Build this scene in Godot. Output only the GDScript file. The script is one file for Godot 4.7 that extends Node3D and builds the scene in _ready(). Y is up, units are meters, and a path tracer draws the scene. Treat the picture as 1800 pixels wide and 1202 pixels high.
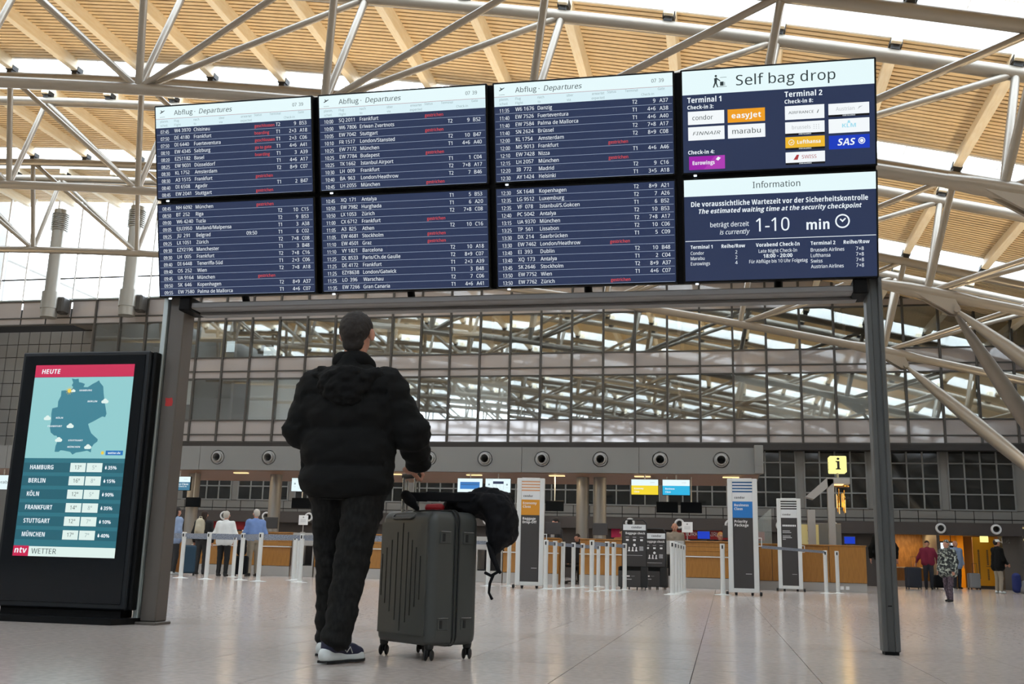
extends Node3D
# A departures hall: a big overhead flight board, a traveller with a suitcase, check-in desks
# under a canopy, a glazed office front behind and an arched timber roof on tubular trusses.
# World axes: X along the desks, Y up, -Z from the lens towards the glazed front. Metres.

const TRUSS_Z := [-38.0, -29.8, -21.6, -13.4, -5.2, 3.0, 11.2, 19.4]
const NODE_X0 := 5.85
const NODE_STEP := 5.03
const FRONT_Z := -43.5      # plane of the glazed office front
const WALL_Z := -44.0       # wall below it
const MULL_X := 1.99
const MULL_STEP := 1.376

var M := {}
var rng := RandomNumberGenerator.new()
var names := {}
var font_regular: SystemFont
var font_bold: SystemFont
var font_serif: SystemFont


# ---------------------------------------------------------------- mesh collector
class MB:
	var v := PackedVector3Array()
	var n := PackedVector3Array()
	var ix := PackedInt32Array()
	var col := PackedColorArray()

	func face(p: Array, out: Vector3) -> void:
		var nn: Vector3 = (p[2] - p[0]).cross(p[1] - p[0])
		if nn.length_squared() < 1e-16 and p.size() > 3:
			nn = (p[3] - p[0]).cross(p[2] - p[0])
		nn = nn.normalized()
		var q := p
		if nn.dot(out) < 0.0:
			nn = -nn
			q = p.duplicate()
			q.reverse()
		var b := v.size()
		for a in q:
			v.append(a)
			n.append(nn)
		for i in range(1, q.size() - 1):
			ix.append(b)
			ix.append(b + i)
			ix.append(b + i + 1)

	func box(c: Vector3, s: Vector3, bev := 0.0, basis := Basis()) -> void:
		var h := s * 0.5
		if bev <= 0.0:
			for ax in 3:
				for sg in [-1.0, 1.0]:
					var pts := []
					for k in [[-1, -1], [1, -1], [1, 1], [-1, 1]]:
						var p := Vector3()
						p[ax] = h[ax] * sg
						p[(ax + 1) % 3] = h[(ax + 1) % 3] * k[0]
						p[(ax + 2) % 3] = h[(ax + 2) % 3] * k[1]
						pts.append(c + basis * p)
					var o := Vector3()
					o[ax] = sg
					face(pts, basis * o)
			return
		bev = minf(bev, minf(h.x, minf(h.y, h.z)) * 0.95)
		for ax in 3:
			var a1 := (ax + 1) % 3
			var a2 := (ax + 2) % 3
			for sg in [-1.0, 1.0]:
				var pts := []
				for k in [[-1, -1], [1, -1], [1, 1], [-1, 1]]:
					var p := Vector3()
					p[ax] = h[ax] * sg
					p[a1] = (h[a1] - bev) * k[0]
					p[a2] = (h[a2] - bev) * k[1]
					pts.append(c + basis * p)
				var o := Vector3()
				o[ax] = sg
				face(pts, basis * o)
			for s1 in [-1.0, 1.0]:
				for s2 in [-1.0, 1.0]:
					var e := []
					for t in [[-1, 0], [1, 0], [1, 1], [-1, 1]]:
						var p := Vector3()
						p[ax] = (h[ax] - bev) * t[0]
						p[a1] = (h[a1] - (bev if t[1] == 1 else 0.0)) * s1
						p[a2] = (h[a2] - (0.0 if t[1] == 1 else bev)) * s2
						e.append(c + basis * p)
					var o := Vector3()
					o[a1] = s1
					o[a2] = s2
					face(e, basis * o)
		for sx in [-1.0, 1.0]:
			for sy in [-1.0, 1.0]:
				for sz in [-1.0, 1.0]:
					var sv := Vector3(sx, sy, sz)
					face([c + basis * (Vector3(h.x, h.y - bev, h.z - bev) * sv), c + basis * (Vector3(h.x - bev, h.y, h.z - bev) * sv), c + basis * (Vector3(h.x - bev, h.y - bev, h.z) * sv)], basis * sv)

	func span(a: Vector3, b: Vector3, bev := 0.0) -> void:
		box((a + b) * 0.5, (b - a).abs(), bev)

	# swept round bar; r is one radius or one for each point
	func tube(pts: Array, r, sides := 10, capped := true) -> void:
		var cnt := pts.size()
		var d: Vector3 = (pts[1] - pts[0]).normalized()
		var u := d.cross(Vector3.UP if absf(d.y) < 0.9 else Vector3.RIGHT).normalized()
		var base := v.size()
		for i in cnt:
			var dd: Vector3
			if i == 0:
				dd = pts[1] - pts[0]
			elif i == cnt - 1:
				dd = pts[i] - pts[i - 1]
			else:
				dd = (pts[i + 1] - pts[i]).normalized() + (pts[i] - pts[i - 1]).normalized()
			dd = dd.normalized()
			u = (u - dd * u.dot(dd)).normalized()
			var w := dd.cross(u)
			var rad: float = r[i] if r is Array else r
			for k in sides:
				var a := TAU * k / sides
				var o := u * cos(a) + w * sin(a)
				v.append(pts[i] + o * rad)
				n.append(o)
		for i in cnt - 1:
			for k in sides:
				var k2 := (k + 1) % sides
				var a0 := base + i * sides + k
				var a1 := base + i * sides + k2
				var b0 := a0 + sides
				var b1 := a1 + sides
				ix.append_array(PackedInt32Array([a0, b0, b1, a0, b1, a1]))
		if capped:
			for e in [0, cnt - 1]:
				var ring := []
				for k in sides:
					ring.append(v[base + e * sides + k])
				face(ring, (pts[0] - pts[1]) if e == 0 else (pts[cnt - 1] - pts[cnt - 2]))

	# turned shape about local Y; profile of (radius, height)
	func lathe(prof: Array, t: Transform3D, seg := 16, smooth := false) -> void:
		for i in prof.size() - 1:
			var p0: Vector2 = prof[i]
			var p1: Vector2 = prof[i + 1]
			var e := p1 - p0
			if e.length() < 1e-6:
				continue
			var nr0 := Vector2(e.y, -e.x).normalized()
			var nr1 := nr0
			if smooth:
				if i > 0:
					var ep: Vector2 = p0 - prof[i - 1]
					nr0 = (nr0 + Vector2(ep.y, -ep.x).normalized()).normalized()
				if i < prof.size() - 2:
					var en: Vector2 = prof[i + 2] - p1
					nr1 = (nr1 + Vector2(en.y, -en.x).normalized()).normalized()
			var base := v.size()
			for k in seg + 1:
				var a := TAU * k / seg
				var c := cos(a)
				var s := sin(a)
				v.append(t * Vector3(p0.x * c, p0.y, p0.x * s))
				n.append((t.basis * Vector3(nr0.x * c, nr0.y, nr0.x * s)).normalized())
				v.append(t * Vector3(p1.x * c, p1.y, p1.x * s))
				n.append((t.basis * Vector3(nr1.x * c, nr1.y, nr1.x * s)).normalized())
			for k in seg:
				var a0 := base + k * 2
				ix.append_array(PackedInt32Array([a0, a0 + 3, a0 + 1, a0, a0 + 2, a0 + 3]))

	# flat outline in local XY pushed out along +Z by depth
	func extrude(poly: PackedVector2Array, depth: float, t: Transform3D) -> void:
		var tris := Geometry2D.triangulate_polygon(poly)
		for i in range(0, tris.size(), 3):
			var a := poly[tris[i]]
			var b := poly[tris[i + 1]]
			var c := poly[tris[i + 2]]
			face([t * Vector3(a.x, a.y, depth), t * Vector3(b.x, b.y, depth), t * Vector3(c.x, c.y, depth)], t.basis.z)
			if depth > 0.0:
				face([t * Vector3(a.x, a.y, 0), t * Vector3(b.x, b.y, 0), t * Vector3(c.x, c.y, 0)], -t.basis.z)
		if depth > 0.0:
			var cw := Geometry2D.is_polygon_clockwise(poly)
			for i in poly.size():
				var a := poly[i]
				var b := poly[(i + 1) % poly.size()]
				var o := Vector2(b.y - a.y, a.x - b.x) * (-1.0 if cw else 1.0)
				face([t * Vector3(a.x, a.y, 0), t * Vector3(b.x, b.y, 0), t * Vector3(b.x, b.y, depth), t * Vector3(a.x, a.y, depth)], t.basis * Vector3(o.x, o.y, 0))

	# flat rectangle facing local +Z
	func rect(x0: float, y0: float, x1: float, y1: float, z := 0.0, t := Transform3D()) -> void:
		face([t * Vector3(x0, y0, z), t * Vector3(x1, y0, z), t * Vector3(x1, y1, z), t * Vector3(x0, y1, z)], t.basis.z)

	func disc(c: Vector2, r: float, z := 0.0, t := Transform3D(), seg := 16, sx := 1.0) -> void:
		var p := []
		for k in seg:
			p.append(t * Vector3(c.x + cos(TAU * k / seg) * r * sx, c.y + sin(TAU * k / seg) * r, z))
		face(p, t.basis.z)

	func ball(c: Vector3, rad: Vector3, seg := 14, rings := 8, basis := Basis()) -> void:
		var base := v.size()
		for i in rings + 1:
			var th := PI * i / rings
			for k in seg + 1:
				var ph := TAU * k / seg
				var o := Vector3(sin(th) * cos(ph), cos(th), sin(th) * sin(ph))
				v.append(c + basis * (o * rad))
				n.append((basis * (o / rad)).normalized())
		for i in rings:
			for k in seg:
				var a := base + i * (seg + 1) + k
				var b := a + seg + 1
				ix.append_array(PackedInt32Array([a, b + 1, a + 1, a, b, b + 1]))

	func add(o: MB, t := Transform3D()) -> void:
		var b := v.size()
		for i in o.v.size():
			v.append(t * o.v[i])
			n.append((t.basis * o.n[i]).normalized())
		for i in o.ix:
			ix.append(b + i)

	func mesh() -> ArrayMesh:
		var a := []
		a.resize(Mesh.ARRAY_MAX)
		a[Mesh.ARRAY_VERTEX] = v
		a[Mesh.ARRAY_NORMAL] = n
		if col.size() == v.size() and v.size() > 0:
			a[Mesh.ARRAY_COLOR] = col
		a[Mesh.ARRAY_INDEX] = ix
		var m := ArrayMesh.new()
		m.add_surface_from_arrays(Mesh.PRIMITIVE_TRIANGLES, a)
		return m


# ---------------------------------------------------------------- nodes
func numbered(called: String) -> String:
	var c: int = names.get(called, 0)
	names[called] = c + 1
	return called if c == 0 else "%s_%03d" % [called, c]


func obj(called: String, b, m: Material, parent: Node = null) -> MeshInstance3D:
	var o := MeshInstance3D.new()
	o.mesh = b.mesh() if b is MB else b
	o.material_override = m
	if parent == null:
		o.name = numbered(called)
		add_child(o, true)
	else:
		o.name = called
		parent.add_child(o, true)
	return o


func thing(called: String, label: String, category: String, at := Vector3.ZERO, turn := 0.0, group := "") -> Node3D:
	var o := Node3D.new()
	o.name = numbered(called)
	add_child(o, true)
	o.position = at
	o.rotation.y = turn
	tag(o, label, category, group)
	return o


func tag(o: Node, label: String, category: String, group := "") -> void:
	o.set_meta("label", label)
	o.set_meta("category", category)
	if group:
		o.set_meta("group", group)


func setting(called: String, label := "") -> Node3D:
	var o := Node3D.new()
	o.name = called
	add_child(o, true)
	o.set_meta("kind", "structure")
	if label:
		o.set_meta("label", label)
	return o


func copy_of(o: Node3D, at: Vector3, turn: float, label := "") -> Node3D:
	var r: Node3D = o.duplicate()
	r.name = numbered(String(o.name))
	add_child(r, true)
	r.position = at
	r.rotation.y = turn
	if label:
		r.set_meta("label", label)
	return r


# ---------------------------------------------------------------- lettering
func lettering(b: MB, s: String, cap: float, t: Transform3D, align := 0, bold := false, slant := 0.0, width := 0.0, serif := false) -> void:
	var tm := TextMesh.new()
	tm.text = s
	tm.font = font_serif if serif else (font_bold if bold else font_regular)
	tm.font_size = 32
	tm.pixel_size = 0.01
	tm.depth = 0.0
	tm.curve_step = 3.0
	tm.horizontal_alignment = HORIZONTAL_ALIGNMENT_LEFT
	tm.vertical_alignment = VERTICAL_ALIGNMENT_BOTTOM
	var a := tm.get_mesh_arrays()
	var vs: PackedVector3Array = a[Mesh.ARRAY_VERTEX]
	if vs.is_empty():
		return
	var lo := 1e9
	var hi := -1e9
	for p in vs:
		lo = minf(lo, p.x)
		hi = maxf(hi, p.x)
	var base_y: float = 0.32 * 0.2363     # descent of the typeface below the baseline
	var k := cap / (0.32 * 0.714)
	var kx := k
	if width > 0.0:
		kx = width / (hi - lo)
	var shift := -lo if align == 0 else (-(lo + hi) * 0.5 if align == 1 else -hi)
	var off := b.v.size()
	for p in vs:
		var y := (p.y - base_y) * k
		b.v.append(t * Vector3((p.x + shift) * kx + slant * y, y, 0))
		b.n.append(t.basis.z)
	var ii: PackedInt32Array = a[Mesh.ARRAY_INDEX]
	for i in ii:
		b.ix.append(off + i)


# ---------------------------------------------------------------- materials
func mat(called: String, c: Color, rough := 0.6, metal := 0.0, spec := 0.5) -> StandardMaterial3D:
	var m := StandardMaterial3D.new()
	m.resource_name = called
	m.albedo_color = c
	m.roughness = rough
	m.metallic = metal
	m.metallic_specular = spec
	M[called] = m
	return m


func glow(called: String, c: Color, energy := 1.0) -> StandardMaterial3D:
	var m := mat(called, Color(0.02, 0.02, 0.02), 0.35)
	m.emission_enabled = true
	m.emission = c
	m.emission_energy_multiplier = energy
	return m


func glass(called: String, c: Color, alpha: float, metal := 0.0, rough := 0.02) -> StandardMaterial3D:
	var m := mat(called, Color(c.r, c.g, c.b, alpha), rough, metal)
	m.transparency = BaseMaterial3D.TRANSPARENCY_ALPHA
	return m


func noise_tex(freq: float, lo: Color, hi: Color, sd := 1, size := 512, octaves := 4) -> NoiseTexture2D:
	var f := FastNoiseLite.new()
	f.seed = sd
	f.frequency = freq
	f.fractal_octaves = octaves
	var g := Gradient.new()
	g.colors = PackedColorArray([lo, hi])
	g.offsets = PackedFloat32Array([0.25, 0.75])
	var t := NoiseTexture2D.new()
	t.width = size
	t.height = size
	t.seamless = true
	t.noise = f
	t.color_ramp = g
	return t


func grain(m: StandardMaterial3D, t: Texture2D, scale: Vector3) -> void:
	m.albedo_texture = t
	m.uv1_triplanar = true
	m.uv1_world_triplanar = true
	m.uv1_scale = scale


# ---------------------------------------------------------------- smooth bodies
# prims: [a, b, ra, rb] tapered capsules, or [centre, radii] / [centre, radii, basis] ellipsoids
func body(prims: Array, cell: float, k: float) -> MB:
	var lo := Vector3(1e9, 1e9, 1e9)
	var hi := -lo
	for p in prims:
		if p.size() == 4:
			var r: float = maxf(p[2], p[3])
			var rr := Vector3(r, r, r)
			lo = lo.min(p[0].min(p[1]) - rr)
			hi = hi.max(p[0].max(p[1]) + rr)
		else:
			var r: float = maxf(p[1].x, maxf(p[1].y, p[1].z))
			lo = lo.min(p[0] - Vector3(r, r, r))
			hi = hi.max(p[0] + Vector3(r, r, r))
	var pad := k + cell * 2.0
	lo -= Vector3(pad, pad, pad)
	hi += Vector3(pad, pad, pad)
	var nx := int((hi.x - lo.x) / cell) + 2
	var ny := int((hi.y - lo.y) / cell) + 2
	var nz := int((hi.z - lo.z) / cell) + 2
	var d := PackedFloat32Array()
	d.resize(nx * ny * nz)
	d.fill(9.0)
	for p in prims:
		var cap: bool = p.size() == 4
		var plo: Vector3
		var phi: Vector3
		if cap:
			var r: float = maxf(p[2], p[3]) + pad
			plo = p[0].min(p[1]) - Vector3(r, r, r)
			phi = p[0].max(p[1]) + Vector3(r, r, r)
		else:
			var r: float = maxf(p[1].x, maxf(p[1].y, p[1].z)) + pad
			plo = p[0] - Vector3(r, r, r)
			phi = p[0] + Vector3(r, r, r)
		var i0 := maxi(0, int((plo.x - lo.x) / cell))
		var i1 := mini(nx - 1, int((phi.x - lo.x) / cell) + 1)
		var j0 := maxi(0, int((plo.y - lo.y) / cell))
		var j1 := mini(ny - 1, int((phi.y - lo.y) / cell) + 1)
		var k0 := maxi(0, int((plo.z - lo.z) / cell))
		var k1 := mini(nz - 1, int((phi.z - lo.z) / cell) + 1)
		var a: Vector3 = p[0]
		var ab := Vector3()
		var inv := 0.0
		var ra := 0.0
		var dr := 0.0
		var rad := Vector3.ONE
		var bi := Basis()
		var turned: bool = p.size() == 3
		if cap:
			ab = p[1] - a
			inv = 1.0 / maxf(ab.length_squared(), 1e-9)
			ra = p[2]
			dr = p[3] - ra
		else:
			rad = p[1]
			if turned:
				bi = p[2].inverse()
		for kz in range(k0, k1 + 1):
			for j in range(j0, j1 + 1):
				var row := (kz * ny + j) * nx
				for i in range(i0, i1 + 1):
					var q := lo + Vector3(i, j, kz) * cell - a
					var e: float
					if cap:
						var t := clampf(q.dot(ab) * inv, 0.0, 1.0)
						e = (q - ab * t).length() - ra - dr * t
					else:
						if turned:
							q = bi * q
						var l := (q / rad).length()
						var g := (q / (rad * rad)).length()
						e = l * (l - 1.0) / maxf(g, 1e-6)
					var o := d[row + i]
					if o > 8.0:
						d[row + i] = e
					else:
						var h := clampf(0.5 + 0.5 * (e - o) / k, 0.0, 1.0)
						d[row + i] = lerpf(e, o, h) - k * h * (1.0 - h)
	var out := MB.new()
	var id := PackedInt32Array()
	id.resize(nx * ny * nz)
	id.fill(-1)
	var sxy := nx * ny
	var offs := [0, 1, nx, nx + 1, sxy, sxy + 1, sxy + nx, sxy + nx + 1]
	var edges := [[0, 1], [2, 3], [4, 5], [6, 7], [0, 2], [1, 3], [4, 6], [5, 7], [0, 4], [1, 5], [2, 6], [3, 7]]
	for kz in nz - 1:
		for j in ny - 1:
			var row := (kz * ny + j) * nx
			for i in nx - 1:
				var c := row + i
				var neg := 0
				for o in offs:
					if d[c + o] < 0.0:
						neg += 1
				if neg == 0 or neg == 8:
					continue
				var s := Vector3()
				var cnt := 0
				for e in edges:
					var d0 := d[c + offs[e[0]]]
					var d1 := d[c + offs[e[1]]]
					if (d0 < 0.0) != (d1 < 0.0):
						var t := d0 / (d0 - d1)
						var p0 := Vector3(e[0] & 1, (e[0] >> 1) & 1, e[0] >> 2)
						var p1 := Vector3(e[1] & 1, (e[1] >> 1) & 1, e[1] >> 2)
						s += p0.lerp(p1, t)
						cnt += 1
				id[c] = out.v.size()
				out.v.append(lo + (Vector3(i, j, kz) + s / cnt) * cell)
	out.n.resize(out.v.size())
	var steps := [1, nx, sxy]
	for kz in range(1, nz - 1):
		for j in range(1, ny - 1):
			var row := (kz * ny + j) * nx
			for i in range(1, nx - 1):
				var c := row + i
				var inside := d[c] < 0.0
				for ax in 3:
					if (d[c + steps[ax]] < 0.0) == inside:
						continue
					var s1: int = steps[(ax + 1) % 3]
					var s2: int = steps[(ax + 2) % 3]
					var q0 := id[c]
					var q1 := id[c - s1]
					var q2 := id[c - s1 - s2]
					var q3 := id[c - s2]
					if q0 < 0 or q1 < 0 or q2 < 0 or q3 < 0:
						continue
					if inside:
						out.ix.append_array(PackedInt32Array([q0, q3, q2, q0, q2, q1]))
					else:
						out.ix.append_array(PackedInt32Array([q0, q1, q2, q0, q2, q3]))
	smooth_normals(out)
	return out


func smooth_normals(b: MB, first := 0, first_ix := 0) -> void:
	for i in range(first, b.n.size()):
		b.n[i] = Vector3()
	for i in range(first_ix, b.ix.size(), 3):
		var p0 := b.v[b.ix[i]]
		var nn := (b.v[b.ix[i + 2]] - p0).cross(b.v[b.ix[i + 1]] - p0)
		for j in 3:
			b.n[b.ix[i + j]] += nn
	for i in range(first, b.n.size()):
		b.n[i] = b.n[i].normalized()


# push a body's skin in or out by what f(point, normal) says
func shaped(b: MB, f: Callable) -> MB:
	for i in b.v.size():
		b.v[i] += b.n[i] * float(f.call(b.v[i], b.n[i]))
	smooth_normals(b)
	return b


# ================================================================ the scene
func _ready() -> void:
	rng.seed = 7
	# camera
	var cam := Camera3D.new()
	cam.name = "camera"
	cam.position = Vector3(0, 0.508, 0)
	cam.rotation = Vector3(deg_to_rad(12.2051), deg_to_rad(11.6305), deg_to_rad(1.5105))
	cam.fov = 36.94
	cam.near = 0.05
	cam.far = 400.0
	cam.current = true
	add_child(cam)
	# sky and exposure: bright overcast morning
	var env := Environment.new()
	env.background_mode = Environment.BG_SKY
	var sm := ProceduralSkyMaterial.new()
	sm.sky_top_color = Color(0.86, 0.92, 0.98)
	sm.sky_horizon_color = Color(0.95, 0.97, 1.0)
	sm.ground_bottom_color = Color(0.55, 0.56, 0.57)
	sm.ground_horizon_color = Color(0.72, 0.73, 0.74)
	sm.sky_curve = 0.2
	sm.energy_multiplier = 8.5
	sm.sun_angle_max = 0.0
	var sky := Sky.new()
	sky.sky_material = sm
	env.sky = sky
	env.tonemap_mode = Environment.TONE_MAPPER_LINEAR
	env.tonemap_exposure = 1.0
	env.sdfgi_enabled = true
	env.ssao_enabled = true
	env.ssil_enabled = true
	var we := WorldEnvironment.new()
	we.name = "environment"
	we.environment = env
	add_child(we)

	font_regular = SystemFont.new()
	font_regular.font_names = PackedStringArray(["Droid Sans"])
	font_bold = SystemFont.new()
	font_bold.font_names = PackedStringArray(["Droid Sans"])
	font_bold.font_weight = 700
	font_serif = SystemFont.new()
	font_serif.font_names = PackedStringArray(["Droid Serif"])
	font_serif.font_weight = 700
	materials()

	build_floor()
	build_roof()
	build_trusses()
	build_uplights()
	build_front()
	build_back_wall()
	build_far_walls()
	build_canopy()
	build_flight_board()
	build_weather_totem()
	build_traveller()
	build_suitcase()
	build_desks()
	build_info_point()
	build_signs()
	build_barriers()
	build_hanging_monitors()
	build_doorway()
	build_people()


func materials() -> void:
	var m := mat("polished_stone", Color(0.98, 0.96, 0.95), 0.17, 0.0, 0.55)
	grain(m, noise_tex(0.05, Color(0.745, 0.715, 0.69), Color(0.795, 0.765, 0.74), 3, 512, 5), Vector3(0.7, 0.7, 0.7))
	mat("joint", Color(0.22, 0.21, 0.20), 0.9, 0.0, 0.2)
	mat("gap_dark", Color(0.12, 0.115, 0.11), 0.9)
	glow("rod_glow", Color(1.0, 0.82, 0.5), 1.0)
	m = mat("slat_wood", Color(1, 1, 1), 0.55)
	grain(m, noise_tex(0.02, Color(0.87, 0.76, 0.585), Color(0.92, 0.825, 0.665), 5, 512, 4), Vector3(0.15, 0.8, 2.0))
	m = mat("rib_wood", Color(1, 1, 1), 0.5)
	grain(m, noise_tex(0.02, Color(0.96, 0.90, 0.78), Color(0.985, 0.94, 0.84), 6, 512, 4), Vector3(1.2, 0.8, 0.15))
	mat("deck_board", Color(0.30, 0.22, 0.13), 0.8)
	mat("white_paint", Color(0.93, 0.93, 0.92), 0.5)
	mat("tube_steel", Color(0.56, 0.53, 0.485), 0.36, 0.4)
	mat("shoe_steel", Color(0.16, 0.16, 0.16), 0.5, 0.3)
	mat("concrete", Color(0.62, 0.61, 0.59), 0.8)
	glass("sky_glass", Color(0.96, 0.98, 0.98), 0.06)
	m = glass("front_glass", Color(0.90, 0.92, 0.91), 0.3, 1.0)
	var film := Image.create(4, 4, false, Image.FORMAT_RGBA8)     # the even metal film on sun-control glass
	film.fill(Color.WHITE)
	m.albedo_texture = ImageTexture.create_from_image(film)
	mat("spandrel_glass", Color(0.64, 0.61, 0.595), 0.05, 0.0, 0.7)
	M.spandrel_glass.clearcoat_enabled = true
	M.spandrel_glass.clearcoat = 1.0
	M.spandrel_glass.clearcoat_roughness = 0.03
	mat("mullion_metal", Color(0.30, 0.29, 0.275), 0.45, 0.4)
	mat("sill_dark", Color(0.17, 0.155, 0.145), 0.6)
	m = mat("blind_white", Color(0.80, 0.82, 0.80), 0.8)
	m = mat("blind_beige", Color(0.90, 0.82, 0.67), 0.8)
	mat("office_plaster", Color(0.46, 0.44, 0.42), 0.85)
	mat("office_wall", Color(0.72, 0.66, 0.50), 0.8)
	m = mat("cladding_grey", Color(0.47, 0.46, 0.44), 0.5)
	mat("wall_dark", Color(0.26, 0.235, 0.22), 0.6)
	mat("window_dark", Color(0.13, 0.135, 0.13), 0.05, 0.0, 0.65)
	mat("window_frame_grey", Color(0.50, 0.50, 0.49), 0.45, 0.2)
	mat("canopy_grey", Color(0.50, 0.50, 0.49), 0.5)
	mat("soffit_copper", Color(0.62, 0.47, 0.36), 0.3, 0.3)
	mat("ring_grey", Color(0.58, 0.58, 0.57), 0.4, 0.2)
	mat("ring_white", Color(0.85, 0.85, 0.84), 0.4)
	mat("black_matt", Color(0.03, 0.03, 0.03), 0.7, 0.0, 0.3)
	mat("black_gloss", Color(0.10, 0.112, 0.125), 0.08, 0.0, 0.4)
	mat("bezel_black", Color(0.035, 0.04, 0.045), 0.45, 0.0, 0.3)
	mat("frame_brown", Color(0.36, 0.335, 0.31), 0.5, 0.2)
	mat("frame_alu", Color(0.66, 0.69, 0.68), 0.4, 0.5)
	mat("duct_steel", Color(0.62, 0.61, 0.58), 0.35, 0.6)
	m = mat("desk_wood", Color(1, 1, 1), 0.38)
	grain(m, noise_tex(0.03, Color(0.60, 0.41, 0.17), Color(0.66, 0.46, 0.20), 9, 512, 4), Vector3(2.5, 0.15, 2.5))
	mat("desk_steel", Color(0.68, 0.67, 0.65), 0.4, 0.3)
	mat("desk_ledge", Color(0.86, 0.85, 0.82), 0.35)
	mat("post_white", Color(0.86, 0.87, 0.86), 0.35, 0.2)
	m = mat("belt_grey", Color(1, 1, 1), 0.7)
	grain(m, noise_tex(0.06, Color(0.33, 0.36, 0.42), Color(0.62, 0.65, 0.69), 12, 256, 2), Vector3(1.5, 6.0, 1.5))
	mat("sign_dark", Color(0.22, 0.21, 0.205), 0.5)
	mat("sign_white", Color(0.88, 0.89, 0.89), 0.5)
	mat("sign_orange", Color(0.84, 0.57, 0.12), 0.5)
	mat("sign_blue", Color(0.13, 0.47, 0.76), 0.5)
	mat("stripe_salmon", Color(0.84, 0.63, 0.47), 0.5)
	mat("stripe_blue", Color(0.17, 0.37, 0.55), 0.5)
	mat("block_glass", Color(0.52, 0.62, 0.68), 0.1)
	mat("totem_black", Color(0.12, 0.132, 0.145), 0.4, 0.0, 0.35)
	mat("post_grey", Color(0.33, 0.335, 0.33), 0.45, 0.3)
	mat("tray_grey", Color(0.46, 0.45, 0.44), 0.5, 0.2)
	glass("desk_glass", Color(0.75, 0.80, 0.80), 0.25)
	mat("gold", Color(0.85, 0.62, 0.20), 0.25, 0.8)
	mat("poster_yellow", Color(0.93, 0.88, 0.62), 0.6)
	mat("rubber", Color(0.05, 0.05, 0.05), 0.6)
	mat("paper", Color(0.92, 0.92, 0.91), 0.7)
	mat("ink", Color(0.08, 0.09, 0.10), 0.6)
	mat("print_white", Color(0.93, 0.93, 0.92), 0.6)
	mat("red_panel", Color(0.62, 0.10, 0.13), 0.5)
	mat("magenta_panel", Color(0.75, 0.12, 0.33), 0.5)
	mat("sticker_red", Color(0.72, 0.14, 0.13), 0.5)
	# screens give off their own light
	glow("screen_navy", Color(0.145, 0.195, 0.32))
	glow("screen_white", Color(0.90, 0.975, 0.985))
	glow("screen_ice", Color(0.85, 0.94, 0.965))
	glow("screen_line", Color(0.66, 0.72, 0.82))
	glow("screen_text", Color(0.93, 0.96, 0.98))
	glow("screen_red", Color(0.90, 0.30, 0.27))
	glow("screen_ink", Color(0.17, 0.22, 0.23))
	glow("screen_grey", Color(0.55, 0.63, 0.65))
	glow("screen_hair", Color(0.66, 0.45, 0.48))
	glow("tile_white", Color(0.95, 0.97, 0.98))
	glow("tile_orange", Color(0.93, 0.62, 0.10))
	glow("tile_yellow", Color(0.93, 0.72, 0.18))
	glow("tile_blue", Color(0.05, 0.22, 0.74))
	glow("tile_purple", Color(0.62, 0.10, 0.66))
	glow("tile_purple_light", Color(0.68, 0.22, 0.70))
	glow("tile_black", Color(0.03, 0.03, 0.04))
	glow("logo_grey", Color(0.72, 0.74, 0.76))
	glow("logo_cyan", Color(0.62, 0.86, 0.93))
	glow("logo_red", Color(0.66, 0.20, 0.22))
	glow("map_sky", Color(0.56, 0.79, 0.80))
	glow("map_land", Color(0.23, 0.50, 0.57))
	glow("table_teal", Color(0.17, 0.44, 0.50))
	glow("table_row", Color(0.13, 0.37, 0.43))
	glow("banner_red", Color(0.78, 0.10, 0.30))
	glow("cell_white", Color(0.87, 0.94, 0.92))
	glow("sun_yellow", Color(0.93, 0.80, 0.30))
	glow("brand_blue", Color(0.13, 0.45, 0.72))
	glow("brand_orange", Color(0.75, 0.66, 0.30))
	glow("screen_yellow", Color(0.95, 0.84, 0.16))
	glow("screen_cyan", Color(0.16, 0.70, 0.88))
	glow("screen_blue", Color(0.22, 0.50, 0.78))
	glow("screen_slate", Color(0.25, 0.47, 0.58))
	glow("info_yellow", Color(1.0, 0.96, 0.60), 1.15)
	glow("lamp_warm", Color(1.0, 0.86, 0.62), 1.4)
	glow("led_white", Color(0.9, 0.95, 1.0), 2.0)
	# traveller
	m = mat("jacket_black", Color(0.062, 0.066, 0.064), 0.85, 0.0, 0.3)
	m.rim_enabled = true
	m.rim = 0.05
	mat("hood_black", Color(0.055, 0.057, 0.055), 0.85, 0.0, 0.3)
	m = mat("jeans_black", Color(1, 1, 1), 0.9, 0.0, 0.3)
	grain(m, noise_tex(0.04, Color(0.08, 0.08, 0.078), Color(0.13, 0.13, 0.125), 15, 256, 3), Vector3(5, 2, 5))
	mat("skin", Color(0.74, 0.54, 0.45), 0.55)
	m = mat("hair_dark", Color(1, 1, 1), 0.75)
	grain(m, noise_tex(0.2, Color(0.09, 0.075, 0.065), Color(0.17, 0.14, 0.12), 17, 256, 3), Vector3(9, 3, 9))
	mat("shoe_navy", Color(0.11, 0.12, 0.22), 0.7)
	mat("shoe_sole", Color(0.80, 0.82, 0.81), 0.6)
	mat("shoe_tread", Color(0.07, 0.07, 0.07), 0.8)
	m = mat("case_grey", Color(1, 1, 1), 0.42)
	grain(m, noise_tex(0.5, Color(0.235, 0.245, 0.235), Color(0.275, 0.285, 0.275), 19, 256, 2), Vector3(6, 6, 6))
	mat("case_dark", Color(0.10, 0.105, 0.10), 0.6)
	mat("chrome", Color(0.78, 0.79, 0.79), 0.25, 0.85)
	mat("bag_black", Color(0.06, 0.064, 0.075), 0.8, 0.0, 0.3)
	mat("bag_red", Color(0.70, 0.10, 0.13), 0.5)
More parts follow.
